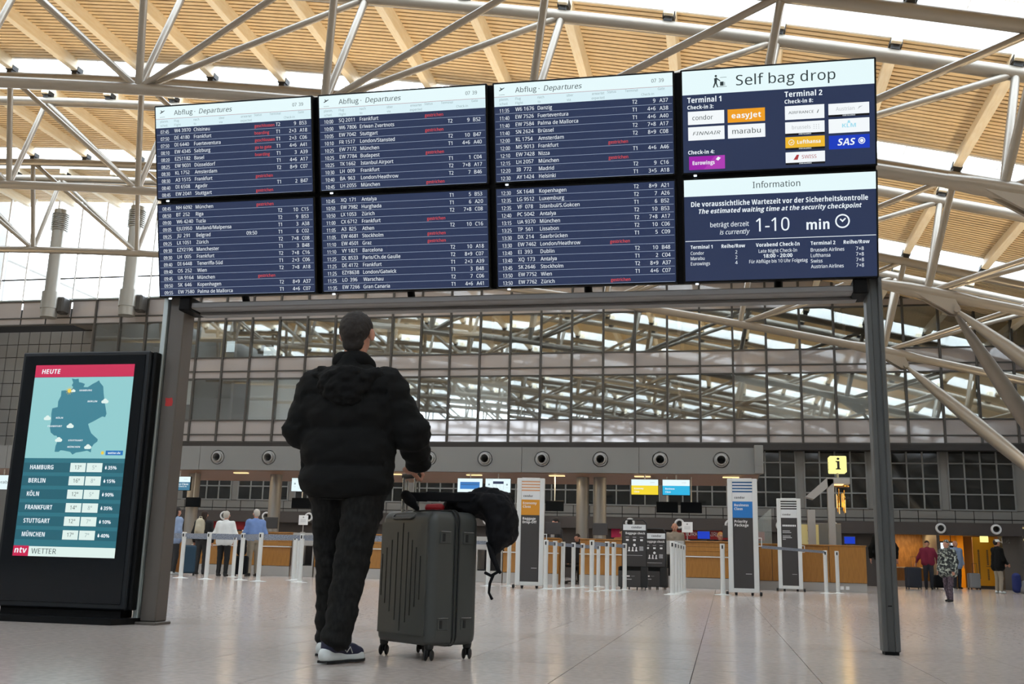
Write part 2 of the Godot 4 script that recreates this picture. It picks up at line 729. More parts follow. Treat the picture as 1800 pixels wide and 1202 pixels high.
	mat("recess_wall", Color(0.62, 0.48, 0.30), 0.6)
	m = mat("recess_wood", Color(1, 1, 1), 0.5)
	grain(m, noise_tex(0.03, Color(0.50, 0.36, 0.19), Color(0.60, 0.44, 0.25), 23, 256, 4), Vector3(1.0, 0.3, 1.0))
	mat("yellow_wall", Color(0.93, 0.66, 0.08), 0.5)
	glow("daylight_glow", Color(0.93, 0.96, 1.0), 1.0)  # daylight put into the panes as glow; only solid wall stands behind
	mat("leaf", Color(0.08, 0.12, 0.07), 0.6)
	for e in [["cloth_white", 0.86, 0.87, 0.86], ["cloth_black", 0.06, 0.06, 0.065], ["cloth_shirt_blue", 0.42, 0.53, 0.73], ["cloth_beige", 0.55, 0.51, 0.45], ["cloth_sky", 0.52, 0.59, 0.70], ["cloth_charcoal", 0.17, 0.17, 0.175], ["cloth_cream", 0.72, 0.69, 0.60], ["cloth_teal", 0.13, 0.24, 0.31], ["cloth_slate", 0.26, 0.29, 0.34], ["cloth_ochre", 0.55, 0.38, 0.22], ["cloth_jeans_light", 0.45, 0.55, 0.64], ["cloth_crimson", 0.47, 0.09, 0.21], ["cloth_navy", 0.14, 0.16, 0.20], ["cloth_blue", 0.12, 0.17, 0.40], ["cloth_grey", 0.50, 0.50, 0.50], ["hair_white", 0.70, 0.68, 0.64], ["hair_brown", 0.18, 0.12, 0.08], ["hair_fair", 0.72, 0.52, 0.30]]:
		mat(e[0], Color(e[1], e[2], e[3]), 0.8)
	m = mat("cloth_pattern", Color(1, 1, 1), 0.8)
	grain(m, noise_tex(0.12, Color(0.42, 0.38, 0.33), Color(0.72, 0.67, 0.60), 25, 256, 2), Vector3(3, 3, 3))
	m = mat("cloth_camo", Color(1, 1, 1), 0.8)
	var cm := noise_tex(0.035, Color(0.05, 0.06, 0.07), Color(0.80, 0.83, 0.78), 27, 256, 2)
	cm.color_ramp.interpolation_mode = Gradient.GRADIENT_INTERPOLATE_CONSTANT
	cm.color_ramp.colors = PackedColorArray([Color(0.06, 0.07, 0.08), Color(0.24, 0.27, 0.27), Color(0.10, 0.11, 0.13), Color(0.74, 0.77, 0.72)])
	cm.color_ramp.offsets = PackedFloat32Array([0.0, 0.4, 0.5, 0.62])
	grain(m, cm, Vector3(1.6, 1.6, 1.6))
	m = mat("cloth_camo_pink", Color(1, 1, 1), 0.8)
	cm = noise_tex(0.06, Color(0.05, 0.06, 0.07), Color(0.80, 0.83, 0.78), 29, 256, 2)
	cm.color_ramp.interpolation_mode = Gradient.GRADIENT_INTERPOLATE_CONSTANT
	cm.color_ramp.colors = PackedColorArray([Color(0.22, 0.18, 0.21), Color(0.55, 0.47, 0.55), Color(0.12, 0.11, 0.13), Color(0.45, 0.40, 0.44)])
	cm.color_ramp.offsets = PackedFloat32Array([0.0, 0.42, 0.5, 0.62])
	grain(m, cm, Vector3(1.6, 1.6, 1.6))


# ---------------------------------------------------------------- floor
func build_floor() -> void:
	var f := setting("floor", "polished pale stone floor of square tiles")
	var b := MB.new()
	b.span(Vector3(-41, -0.3, -52), Vector3(17, -0.008, 21))
	obj("slab", b, M.joint, f)
	# 0.6 m tiles with hairline joints, the nearest ones each their own piece
	var tile := MB.new()
	tile.box(Vector3(0, -0.006, 0), Vector3(0.5955, 0.012, 0.5955))
	var tm := tile.mesh()
	var field := MB.new()
	var count := 0
	for iz in range(0, 86):
		var z := -3.45 - 0.6 * iz
		for ixx in range(-66, 28):
			var x := 0.15 + 0.6 * ixx
			var depth := -z
			# only what lies within or just beside the field of view
			var centre := -0.206 * depth
			if absf(x - centre) > 0.56 * depth + 1.5:
				continue
			if z > -11.5 and count < 300:
				var o := obj("tile", tm, M.polished_stone, f)
				o.position = Vector3(x, 0, z)
				count += 1
			elif z > -52:
				field.face([Vector3(x - 0.29775, 0, z - 0.29775), Vector3(x + 0.29775, 0, z - 0.29775), Vector3(x + 0.29775, 0, z + 0.29775), Vector3(x - 0.29775, 0, z + 0.29775)], Vector3.UP)
	# the rest of the hall floor, beside and behind the camera
	for iz in range(-41, 86):
		var z := -3.45 - 0.6 * iz
		for ixx in range(-68, 28):
			var x := 0.15 + 0.6 * ixx
			var depth := -z
			if iz >= 0 and absf(x + 0.206 * depth) <= 0.56 * depth + 1.5:
				continue
			field.face([Vector3(x - 0.29775, 0, z - 0.29775), Vector3(x + 0.29775, 0, z - 0.29775), Vector3(x + 0.29775, 0, z + 0.29775), Vector3(x - 0.29775, 0, z + 0.29775)], Vector3.UP)
	var fo := obj("tile_field", field, M.polished_stone, f)
	fo.set_meta("kind", "stuff")


# ---------------------------------------------------------------- arched roof
func arch_y(x: float) -> float:
	return 9.604 - 0.2042 * x - 0.00254 * x * x


func arch_slope(x: float) -> float:
	return -0.2042 - 0.00508 * x


# point at distance d square to the arch line
func arch(x: float, d: float, z: float) -> Vector3:
	var s := arch_slope(x)
	var l := sqrt(1.0 + s * s)
	var dd := d - 0.0154 * x if d > 0.0 else 0.0
	return Vector3(x - s / l * dd, arch_y(x) + dd / l, z)


# strip that follows the arch between two z lines, d0..d1 thick
func arch_strip(b: MB, z0: float, z1: float, d0: float, d1: float, step := 2.515) -> void:
	var x := NODE_X0 + 10.06
	while x > -39.0:
		var x2 := x - step
		var c := [arch(x, d0, z0), arch(x, d0, z1), arch(x2, d0, z1), arch(x2, d0, z0)]
		var t := [arch(x, d1, z0), arch(x, d1, z1), arch(x2, d1, z1), arch(x2, d1, z0)]
		b.face(c, Vector3.DOWN)
		b.face(t, Vector3.UP)
		b.face([c[0], c[3], t[3], t[0]], Vector3.FORWARD if z0 < z1 else Vector3.BACK)
		b.face([c[1], c[2], t[2], t[1]], Vector3.BACK if z0 < z1 else Vector3.FORWARD)
		x = x2


func build_roof() -> void:
	var c := setting("ceiling", "arched ceiling of pale timber slats with glazed strips")
	var bays := []
	bays.append([-43.9, TRUSS_Z[0] - 1.25])
	for i in TRUSS_Z.size() - 1:
		bays.append([TRUSS_Z[i] + 1.25, TRUSS_Z[i + 1] - 1.25])
	bays.append([TRUSS_Z[7] + 1.25, 21.2])
	# slats of one full bay and of the short ones, real laths with open joints under a deck
	var cache := {}
	for bay in bays:
		var len_: float = snappedf(bay[1] - bay[0], 0.01)
		if not cache.has(len_):
			var s := MB.new()
			var cnt := int(len_ / 0.2)
			for i in cnt:
				var z := -len_ * 0.5 + (i + 0.5) * len_ / cnt
				arch_strip(s, z - 0.07, z + 0.07, 3.83, 3.86)
			var dk := MB.new()
			arch_strip(dk, -len_ * 0.5, len_ * 0.5, 3.95, 4.15)
			cache[len_] = [s.mesh(), dk.mesh()]
		var zc: float = (bay[0] + bay[1]) * 0.5
		var so := obj("slats", cache[len_][0], M.slat_wood, c)
		so.position.z = zc
		so.set_meta("kind", "stuff")
		obj("deck", cache[len_][1], M.deck_board, c).position.z = zc
	# glulam ribs from truss to truss, resting on black steel shoes
	var rib_len := 8.2 - 2.0 + 0.5
	var rb := MB.new()
	rb.box(Vector3(0, 0.275, 0), Vector3(0.24, 0.55, rib_len), 0.012)
	var rm := rb.mesh()
	var short := MB.new()
	short.box(Vector3(0, 0.275, 0), Vector3(0.24, 0.55, 4.7), 0.012)
	var short_m := short.mesh()
	var sh := MB.new()
	sh.box(Vector3(0, -0.06, 0), Vector3(0.2, 0.14, 0.26), 0.01)
	sh.box(Vector3(0.13, 0.05, 0), Vector3(0.02, 0.16, 0.3))
	sh.box(Vector3(-0.13, 0.05, 0), Vector3(0.02, 0.16, 0.3))
	var shm := sh.mesh()
	for i in range(-1, TRUSS_Z.size() - 1):
		for k in range(-4, 19):
			var x := NODE_X0 - 2.515 * k
			var zc: float = (TRUSS_Z[i] + TRUSS_Z[i + 1]) * 0.5 if i >= 0 else -41.3
			var r := obj("rib", rm if i >= 0 else short_m, M.rib_wood, c)
			r.position = arch(x, 3.47, zc)
			r.rotation.z = atan(arch_slope(x))
			var half := 3.1 if i >= 0 else 2.0
			for sg in [-1.0, 1.0]:
				if i < 0 and sg < 0:
					continue
				obj("shoe", shm, M.shoe_steel, r).position.z = sg * half
	# glazed strips above every truss: kerb boards, bars and one pane for each rib space
	for zt in TRUSS_Z:
		var kb := MB.new()
		arch_strip(kb, -1.27, -1.2, 3.8, 4.5)
		arch_strip(kb, 1.2, 1.27, 3.8, 4.5)
		obj("kerb", kb, M.white_paint, c).position.z = zt
		var bars := MB.new()
		for k in range(-8, 37):
			var x := NODE_X0 - 1.2575 * k
			bars.tube([arch(x, 4.36, -1.22), arch(x, 4.36, 1.22)], 0.025, 4)
		arch_strip(bars, -0.02, 0.02, 4.34, 4.39)
		obj("glazing_bars", bars, M.white_paint, c).position.z = zt
		for k in range(-4, 18):
			var x := NODE_X0 - 2.515 * k
			var p := MB.new()
			p.face([arch(x, 4.42, -1.2), arch(x, 4.42, 1.2), arch(x - 2.5, 4.42, 1.2), arch(x - 2.5, 4.42, -1.2)], Vector3.UP)
			obj("skylight_pane", p, M.sky_glass, c).position.z = zt


func build_trusses() -> void:
	var first: Node3D = null
	var ordinals := ["farthest", "second", "third", "fourth", "fifth", "sixth", "seventh", "eighth"]
	for ti in TRUSS_Z.size():
		var label: String = "pale tubular roof truss, %s from the glazed office front" % ("next" if ti == 0 else ordinals[ti])
		if first == null:
			first = thing("roof_truss", label, "truss", Vector3(0, 0, TRUSS_Z[0]), 0.0, "tubular trusses under the timber roof")
			var chord := []
			var near := []
			var far := []
			var x := NODE_X0 + 10.06
			while x >= -40.0:
				chord.append(arch(x, 0.0, 0.0))
				near.append(arch(x, 3.226, 1.0))
				far.append(arch(x, 3.226, -1.0))
				x -= 1.2575
			var b := MB.new()
			b.tube(chord, 0.15, 16)
			obj("bottom_chord", b, M.tube_steel, first)
			b = MB.new()
			b.tube(near, 0.165, 16)
			obj("top_chord", b, M.tube_steel, first)
			b = MB.new()
			b.tube(far, 0.165, 16)
			obj("top_chord", b, M.tube_steel, first)
			for k in range(-1, 9):
				var xn := NODE_X0 - NODE_STEP * k
				var p := arch(xn, 0.0, 0.0)
				for sg in [1.0, -1.0]:
					b = MB.new()
					b.tube([p, arch(xn, 3.226, sg)], 0.095, 12)
					obj("post", b, M.tube_steel, first)
					# braces fall away from mid-span on both sides
					var xb := xn + NODE_STEP if k <= 4 else xn - NODE_STEP
					if k >= 8 or k <= -2:
						continue
					b = MB.new()
					b.tube([p, arch(xb, 3.226, sg)], 0.085, 12)
					obj("brace", b, M.tube_steel, first)
					if k == 4:
						b = MB.new()
						b.tube([p, arch(xn - NODE_STEP, 3.226, sg)], 0.085, 12)
						obj("brace", b, M.tube_steel, first)
			# cast support node where the props arrive
			b = MB.new()
			b.tube([arch(NODE_X0 - 1.1, 0, 0), arch(NODE_X0 - 0.5, 0, 0), arch(NODE_X0 + 0.6, 0, 0), arch(NODE_X0 + 1.3, 0, 0)], [0.155, 0.2, 0.2, 0.155], 16)
			for sg in [-1.0, 1.0]:
				var lug := PackedVector2Array([Vector2(-0.55, 0.05), Vector2(0.55, -0.05), Vector2(0.78, -0.55), Vector2(0.7, -0.68), Vector2(0.52, -0.66)])
				b.extrude(lug, 0.1, Transform3D(Basis(Vector3.UP, 0.0), arch(NODE_X0, 0, 0) + Vector3(0.05, 0, sg * 0.12 - 0.05)))
				b.tube([arch(NODE_X0, 0, 0) + Vector3(0.7, -0.58, sg * 0.12 - 0.13), arch(NODE_X0, 0, 0) + Vector3(0.7, -0.58, sg * 0.12 + 0.13)], 0.075, 12)
			obj("support_casting", b, M.tube_steel, first)
		else:
			copy_of(first, Vector3(0, 0, TRUSS_Z[ti]), 0.0, label)
	# props from low concrete pylons up to the cast nodes of two neighbouring trusses
	for i in range(0, 5):
		var z: float = (TRUSS_Z[i] + TRUSS_Z[i + 1]) * 0.5
		var foot := Vector3(10.54, 2.71, z)
		var py := thing("pylon", "grey concrete pylon, number %s from the glazed front, carrying two roof props" % ["one", "two", "three", "four", "five"][i], "pylon", Vector3(10.54, 0, z), 0.0, "concrete pylons along the hall side")
		var b := MB.new()
		b.lathe([Vector2(0.62, 0), Vector2(0.5, 2.2), Vector2(0.42, 2.45), Vector2(0, 2.45)], Transform3D(), 20)
		obj("shaft", b, M.concrete, py)
		b = MB.new()
		b.box(Vector3(0, 2.53, 0), Vector3(0.4, 0.2, 0.9), 0.03)
		obj("head", b, M.tube_steel, py)
		for sg in [0, 1]:
			var top: Vector3 = arch(NODE_X0, 0, TRUSS_Z[i + sg]) + Vector3(0.72, -0.58, -0.12 if sg == 1 else 0.12)
			var low := foot + Vector3(0, 0, 0.3 if sg == 1 else -0.3)
			var p := obj("roof_prop", prop_mesh(low, top), M.tube_steel)
			tag(p, "tapered steel prop leaning from pylon %s up to the truss %s it" % [["one", "two", "three", "four", "five"][i], "beyond" if sg == 0 else "before"], "prop", "tapered props under the trusses")


func prop_mesh(a: Vector3, b: Vector3) -> MB:
	var m := MB.new()
	var pts := []
	var rad := []
	for i in 9:
		var t := i / 8.0
		pts.append(a.lerp(b, t))
		rad.append(lerpf(0.08, 0.24, sin(clampf(t * 1.0, 0.0, 1.0) * PI) ** 0.8) if t < 0.5 else lerpf(0.055, 0.24, sin(t * PI) ** 0.8))
	m.tube(pts, rad, 16)
	return m


# ---------------------------------------------------------------- warm floodlights that wash the timber roof
func floodlight(at: Vector3, aim: Vector3, label: String, energy: float) -> void:
	var t := thing("floodlight", label, "floodlight", at, 0.0, "floodlights washing the roof")
	var d := (aim - at).normalized()
	var face := Basis.looking_at(d, Vector3.BACK if absf(d.y) > 0.9 else Vector3.UP)
	var b := MB.new()
	b.box(Vector3(0, 0.3, 0) - face.z * 0.0, Vector3(0.42, 0.3, 0.14), 0.02, face)
	obj("housing", b, M.sign_dark, t)
	b = MB.new()
	b.box(Vector3(0, 0.3, 0) + d * 0.075, Vector3(0.36, 0.24, 0.012), 0.0, face)
	obj("lens", b, M.lamp_warm, t)
	b = MB.new()
	b.box(Vector3(0, 0.06, 0), Vector3(0.3, 0.12, 0.08), 0.01)
	obj("bracket", b, M.sign_dark, t)
	var l := SpotLight3D.new()
	l.name = "beam"
	l.light_color = Color(1.0, 0.90, 0.74)
	l.light_energy = energy
	l.light_size = 0.18
	l.spot_angle = 68.0
	l.spot_angle_attenuation = 0.8
	l.spot_range = 60.0
	l.shadow_enabled = true
	t.add_child(l)
	l.transform = Transform3D(face, Vector3(0, 0.3, 0) + d * 0.12)


func build_uplights() -> void:
	# on the canopy roof
	for i in 5:
		var x := -1.0 - 5.0 * i
		floodlight(Vector3(x, 3.78, -33.1), Vector3(x, 13.0, -30.0), "%s dark floodlight on the canopy roof, counted from its end box" % ["first", "second", "third", "fourth", "fifth"][i], 38.0)
	# on the heads of the pylons
	for i in 5:
		var z: float = (TRUSS_Z[i] + TRUSS_Z[i + 1]) * 0.5
		floodlight(Vector3(10.54, 2.63, z), Vector3(3.0, 11.0, z), "dark floodlight on pylon %s aimed up at the timber slats" % ["one", "two", "three", "four", "five"][i], 36.0)
	# on a wall rail along the other side
	for i in 5:
		var z := -36.0 + 9.0 * i
		floodlight(Vector3(-39.6, 6.0, z), Vector3(-26.0, 15.0, z), "%s dark floodlight on the plain side wall, counted from the glazed front" % ["first", "second", "third", "fourth", "fifth"][i], 48.0)


# ---------------------------------------------------------------- glazed office front
func col_x(k: int) -> float:
	return MULL_X + MULL_STEP * k


func build_front() -> void:
	var w := setting("wall_back", "two-storey glazed office front with dark mullions")
	var k0 := -23
	var k1 := 9
	# mullions over the full height, transoms between them
	var mull := MB.new()
	mull.box(Vector3(0, 9.1, 0.02), Vector3(0.09, 6.96, 0.16), 0.01)
	var mm := mull.mesh()
	for k in range(k0, k1 + 1):
		obj("mullion", mm, M.mullion_metal, w).position = Vector3(col_x(k), 0, FRONT_Z)
	for y in [5.64, 5.97, 6.63, 8.58, 8.93, 9.58, 11.37, 11.71, 12.56]:
		var b := MB.new()
		b.span(Vector3(col_x(k0 if y < 11.0 else -31), y - 0.03, FRONT_Z - 0.06), Vector3(col_x(k1), y + 0.03, FRONT_Z + 0.06))
		obj("transom", b, M.mullion_metal, w)
	# panes: solid spandrels and see-through windows
	var rows := [[5.67, 5.94, 0], [6.0, 6.6, 0], [6.66, 8.55, 1], [8.61, 8.9, 0], [8.96, 9.55, 0], [9.61, 11.34, 2], [11.4, 11.68, 0], [11.74, 12.53, 0]]
	var cache := {}
	for r in rows:
		for k in range(-31 if r[0] > 11.0 else k0, k1):
			var h: float = r[1] - r[0]
			var key := "%d_%d" % [int(h * 1000.0), r[2]]
			if not cache.has(key):
				var b := MB.new()
				b.box(Vector3(0, h * 0.5, 0), Vector3(MULL_STEP - 0.09, h, 0.02))
				cache[key] = b.mesh()
			var p := obj("pane" if r[2] else "spandrel_pane", cache[key], M.front_glass if r[2] else M.spandrel_glass, w)
			p.position = Vector3(col_x(k) + MULL_STEP * 0.5, r[0], FRONT_Z)
			# no two panes hang quite true, so what they mirror breaks from pane to pane
			p.rotation = Vector3(rng.randf_range(-0.006, 0.006), rng.randf_range(-0.006, 0.006), 0)
	# roller blinds behind some of the windows (row, column, how far down)
	var blinds := []
	for k in [-17, -16, -14, -13, -10, -9]:
		blinds.append([1, k, 1.0, "w"])
	blinds.append([1, -20, 0.6, "w"])
	blinds.append([1, -1, 0.58, "w"])
	for k in [0, 1, 2, 3, 4]:
		blinds.append([1, k, 1.0, "w"])
	for k in [5, 6, 7, 8]:
		blinds.append([1, k, 1.0, "b"])
	blinds.append([2, -12, 0.58, "b"])
	blinds.append([2, -10, 0.5, "b"])
	blinds.append([2, -19, 0.45, "b"])
	blinds.append([2, -13, 0.35, "w"])
	blinds.append([2, -17, 0.22, "w"])
	blinds.append([2, -8, 0.3, "b"])
	for e in blinds:
		var y0: float = 6.68 if e[0] == 1 else 9.63
		var y1: float = 8.53 if e[0] == 1 else 11.32
		var b := MB.new()
		var drop: float = (y1 - y0) * e[2]
		b.box(Vector3(0, y1 - drop * 0.5, 0), Vector3(MULL_STEP - 0.12, drop, 0.012))
		b.tube([Vector3(-0.62, y1 - drop, 0), Vector3(0.62, y1 - drop, 0)], 0.02, 6)
		obj("roller_blind", b, M.blind_white if e[3] == "w" else M.blind_beige, w).position = Vector3(col_x(e[1]) + MULL_STEP * 0.5, 0, FRONT_Z - 0.16)
	# dark rooms behind
	var b := MB.new()
	for y in [5.55, 8.75, 11.55]:
		b.span(Vector3(-31, y - 0.17, -49), Vector3(16, y + 0.17, FRONT_Z - 0.1))
	b.span(Vector3(-31, 5.5, -49.2), Vector3(16, 12.5, -49))
	for x in [-29.9, -22.3, -16.8, -9.9, -1.65, 5.2, 13.4]:
		b.span(Vector3(x - 0.06, 5.6, -49), Vector3(x + 0.06, 11.5, FRONT_Z - 0.25))
	obj("office_rooms", b, M.office_plaster, w)
	b = MB.new()
	b.span(Vector3(-24.0, 9.58, -45.6), Vector3(-22.4, 11.3, -45.5))
	b.span(Vector3(-20.9, 9.58, -46.6), Vector3(-17.4, 11.3, -46.5))
	obj("office_partition", b, M.office_wall, w)
	# a wall screen and a desk monitor alight in the upper offices
	var tv := thing("wall_screen", "lit bluish screen on the yellow office wall behind the glass", "screen", Vector3(-23.2, 10.55, -45.44))
	b = MB.new()
	b.box(Vector3(0, 0, 0), Vector3(0.95, 0.6, 0.05), 0.01)
	obj("housing", b, M.bezel_black, tv)
	b = MB.new()
	b.rect(-0.45, -0.27, 0.45, 0.27, 0.026)
	obj("screen", b, M.screen_ice, tv)
	var om := thing("office_monitor", "white lit monitor standing behind the upper office windows", "monitor", Vector3(-20.75, 9.6, -44.2))
	b = MB.new()
	b.box(Vector3(0, 0.42, 0), Vector3(0.7, 0.46, 0.04), 0.01)
	b.box(Vector3(0, 0.1, -0.02), Vector3(0.08, 0.2, 0.04))
	obj("housing", b, M.bezel_black, om)
	b = MB.new()
	b.rect(-0.33, 0.21, 0.33, 0.63, 0.021)
	obj("screen", b, M.screen_white, om)
	# flat dark soffit line where the front steps out over the wall below
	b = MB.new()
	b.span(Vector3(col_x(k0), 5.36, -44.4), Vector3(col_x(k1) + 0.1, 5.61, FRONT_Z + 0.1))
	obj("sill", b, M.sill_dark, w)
	# clerestory between the office front and the roof
	var c := setting("window_1", "tall clear clerestory above the office front")
	for k in range(-31, k1 + 1):
		var x := col_x(k)
		var top := roof_height(x) + 0.2
		if top < 12.8:
			continue
		b = MB.new()
		b.box(Vector3(0, (12.58 + top) * 0.5, 0), Vector3(0.07, top - 12.58, 0.14))
		obj("mullion", b, M.white_paint, c).position = Vector3(x, 0, FRONT_Z)
		if k < k1:
			for row in [[12.6, 13.68], [13.74, 0.0]]:
				var y1: float = row[1] if row[1] > 0.0 else minf(top, roof_height(x + MULL_STEP)) + 0.25
				if y1 - row[0] < 0.1:
					continue
				b = MB.new()
				b.rect(-MULL_STEP * 0.5 + 0.035, row[0], MULL_STEP * 0.5 - 0.035, y1)
				obj("pane", b, M.sky_glass, c).position = Vector3(x + MULL_STEP * 0.5, 0, FRONT_Z)
	b = MB.new()
	b.span(Vector3(col_x(-31), 13.68, FRONT_Z - 0.04), Vector3(1.0, 13.74, FRONT_Z + 0.04))
	obj("transom", b, M.mullion_metal, c)
	b = MB.new()
	b.span(Vector3(col_x(-31), 12.56, FRONT_Z - 0.3), Vector3(col_x(k1), 12.66, FRONT_Z + 0.05))
	obj("coping", b, M.frame_alu, c)
	# two round steel air ducts standing before the clerestory
	var first: Node3D = null
	for x in [-31.72, -27.55]:
		var lbl := "tall round steel air duct nearer the flight board, louvred near its top" if x > -30 else "tall round steel air duct standing over the cladding panels, louvred near its top"
		if first != null:
			copy_of(first, Vector3(x, 0, -42.75), 0.0, lbl)
			continue
		first = thing("air_duct", lbl, "duct", Vector3(x, 0, -42.75), 0.0, "steel ducts before the clerestory")
		b = MB.new()
		b.lathe([Vector2(0.0, 12.55), Vector2(0.33, 12.55), Vector2(0.33, 17.0), Vector2(0, 17.0)], Transform3D(), 24)
		obj("pipe", b, M.duct_steel, first)
		b = MB.new()
		b.lathe([Vector2(0.0, 11.98), Vector2(0.42, 11.98), Vector2(0.42, 12.8), Vector2(0.33, 12.82)], Transform3D(), 24)
		obj("sleeve", b, M.duct_steel, first)
		b = MB.new()
		b.lathe([Vector2(0.0, 11.55), Vector2(0.38, 11.55), Vector2(0.38, 11.98)], Transform3D(), 24)
		obj("outlet", b, M.duct_steel, first)
		b = MB.new()
		b.box(Vector3(0.45, 12.2, -0.3), Vector3(0.5, 0.8, 0.6), 0.08)
		obj("bracket", b, M.mullion_metal, first)
		for i in 9:
			b = MB.new()
			b.lathe([Vector2(0.33, 0), Vector2(0.41, 0.0), Vector2(0.41, 0.035), Vector2(0.33, 0.05)], Transform3D(), 24)
			obj("louvre", b, M.duct_steel, first).position.y = 15.95 + i * 0.1


func roof_height(x: float) -> float:
	# height of the slat ceiling over a point on the floor plan
	var xa := x
	for i in 4:
		var p := arch(xa, 3.85, 0)
		xa += x - p.x
	return arch(xa, 3.85, 0).y


# ---------------------------------------------------------------- wall under and beside the office front
func build_back_wall() -> void:
	var w := setting("wall_rear", "grey clad wall with square windows below the office front")
	var b := MB.new()
	b.span(Vector3(-41, 0, -44.6), Vector3(6.55, 5.4, WALL_Z))
	b.span(Vector3(6.55, 2.08, -44.6), Vector3(11.35, 5.4, WALL_Z))
	b.span(Vector3(11.35, 0, -44.6), Vector3(17, 5.4, WALL_Z))
	obj("masonry", b, M.cladding_grey, w)
	b = MB.new()
	b.span(Vector3(-41, 5.4, -49), Vector3(-29.85, 12.5, -44.75))
	obj("masonry", b, M.gap_dark, w)
	b = MB.new()
	b.span(Vector3(col_x(9), 5.4, -49), Vector3(17, 12.6, -44.0))
	obj("masonry", b, M.cladding_grey, w)
	# cladding panels beside the glazed front
	var t := MB.new()
	t.box(Vector3(0, 0, 0), Vector3(0.565, 0.625, 0.05), 0.006)
	var tm := t.mesh()
	for i in 14:
		for j in 9:
			obj("cladding_panel", tm, M.cladding_grey, w).position = Vector3(-30.2 - 0.6 * i, 11.0 - 0.66 * j, -44.73)
	# two courses of panels under the windows, on a dark ground
	b = MB.new()
	b.span(Vector3(-26.2, 2.52, WALL_Z), Vector3(13.4, 3.04, WALL_Z + 0.006))
	obj("joint_ground", b, M.gap_dark, w)
	var t1 := MB.new()
	t1.box(Vector3(0, 0, 0), Vector3(0.667, 0.325, 0.03), 0.006)
	var t1m := t1.mesh()
	var t2 := MB.new()
	t2.box(Vector3(0, 0, 0), Vector3(0.667, 0.11, 0.03), 0.006)
	var t2m := t2.mesh()
	for i in 56:
		var x := 13.0 - 0.6975 * i
		obj("cladding_panel", t1m, M.cladding_grey, w).position = Vector3(x, 2.855, WALL_Z + 0.012)
		obj("cladding_panel", t2m, M.cladding_grey, w).position = Vector3(x, 2.605, WALL_Z + 0.012)
	# dark fascia with white ringed air nozzles, dark shop fronts below it
	b = MB.new()
	for i in 17:
		var cx := 10.55 - 2.04 * i
		holed(b, Vector2(cx, 2.3), 0.125, Vector2(cx - 1.02 if i < 16 else -26.0, 2.06), Vector2(cx + 1.02 if i > 0 else 11.5, 2.52), WALL_Z + 0.4)
	b.span(Vector3(-26, 2.05, WALL_Z), Vector3(11.5, 2.06, WALL_Z + 0.4))
	b.span(Vector3(-26, 2.52, WALL_Z), Vector3(11.5, 2.53, WALL_Z + 0.4))
	b.span(Vector3(11.49, 2.06, WALL_Z), Vector3(11.5, 2.52, WALL_Z + 0.4))
	b.span(Vector3(-26, 2.06, WALL_Z), Vector3(-25.99, 2.52, WALL_Z + 0.4))
	obj("fascia", b, M.wall_dark, w)
	b = MB.new()
	b.span(Vector3(-26, 0.0, WALL_Z), Vector3(6.5, 2.06, WALL_Z + 0.04))
	obj("shop_front", b, M.wall_dark, w)
	b = MB.new()
	b.span(Vector3(11.35, 0.0, WALL_Z), Vector3(16.5, 2.5, WALL_Z + 0.05))
	obj("shop_front", b, M.frame_brown, w)
	var ring := MB.new()
	ring.lathe([Vector2(0.12, 0.05), Vector2(0.14, 0.07), Vector2(0.19, 0.06), Vector2(0.205, 0.0)], Transform3D(), 20)
	var rm := ring.mesh()
	var duct := MB.new()
	duct.lathe([Vector2(0.12, 0.05), Vector2(0.12, -0.39), Vector2(0.0, -0.39)], Transform3D(), 20)     # open air pipe
	var thm := duct.mesh()
	for i in 17:
		var o := obj("nozzle", rm, M.ring_white, w)
		o.position = Vector3(10.55 - 2.04 * i, 2.3, WALL_Z + 0.4)
		o.rotation.x = PI / 2
		obj("air_pipe", thm, M.ring_grey, o)
	# windows: groups of four columns and four rows
	var fr := MB.new()
	for i in 5:
		fr.box(Vector3(-1.215 + 0.6075 * i, 1.21, 0.03), Vector3(0.06, 2.5, 0.07), 0.008)
		fr.box(Vector3(0, -0.02 + 0.615 * i, 0.03), Vector3(2.49, 0.06, 0.06), 0.008)
	var fm := fr.mesh()
	var pn := MB.new()
	pn.box(Vector3(0, 0, 0), Vector3(0.55, 0.56, 0.02))
	var pm := pn.mesh()
	for g in 13:
		var x := 10.215 - 2.79 * g
		var win := setting("window_%d" % (g + 2), "block of sixteen square dark panes in the grey wall")
		win.position = Vector3(x, 3.07, WALL_Z)
		obj("window_frame", fm, M.window_frame_grey, win)
		for i in 4:
			for j in 4:
				var p := obj("pane", pm, M.window_dark, win)
				p.position = Vector3(-0.911 + 0.6075 * i, 0.2875 + 0.615 * j, 0.012)
				p.rotation = Vector3(rng.randf_range(-0.01, 0.01), rng.randf_range(-0.01, 0.01), 0)
	# coloured shop signs seen over the desks
	for s in [[-23.2, -21.2, M.red_panel, "", "red unlit shop sign over the desks by the round columns"], [-4.55, -3.15, M.magenta_panel, "", "magenta shop sign behind the baggage sizer"], [-2.0, 0.9, M.red_panel, "TURKISH AIRLINES", "red shop sign lettered in white above the desk screens"], [1.2, 1.75, M.red_panel, "", "short red shop sign beside the glass screen"]]:
		var sg := thing("shop_sign", s[4], "sign", Vector3((s[0] + s[1]) * 0.5, 1.9, WALL_Z + 0.08))
		b = MB.new()
		b.box(Vector3(0, 0, 0), Vector3(s[1] - s[0], 0.42, 0.06), 0.01)
		obj("panel", b, s[2], sg)
		if s[3]:
			b = MB.new()
			lettering(b, s[3], 0.16, Transform3D(Basis(), Vector3(0, -0.08, 0.033)), 1)
			obj("lettering", b, M.print_white, sg)


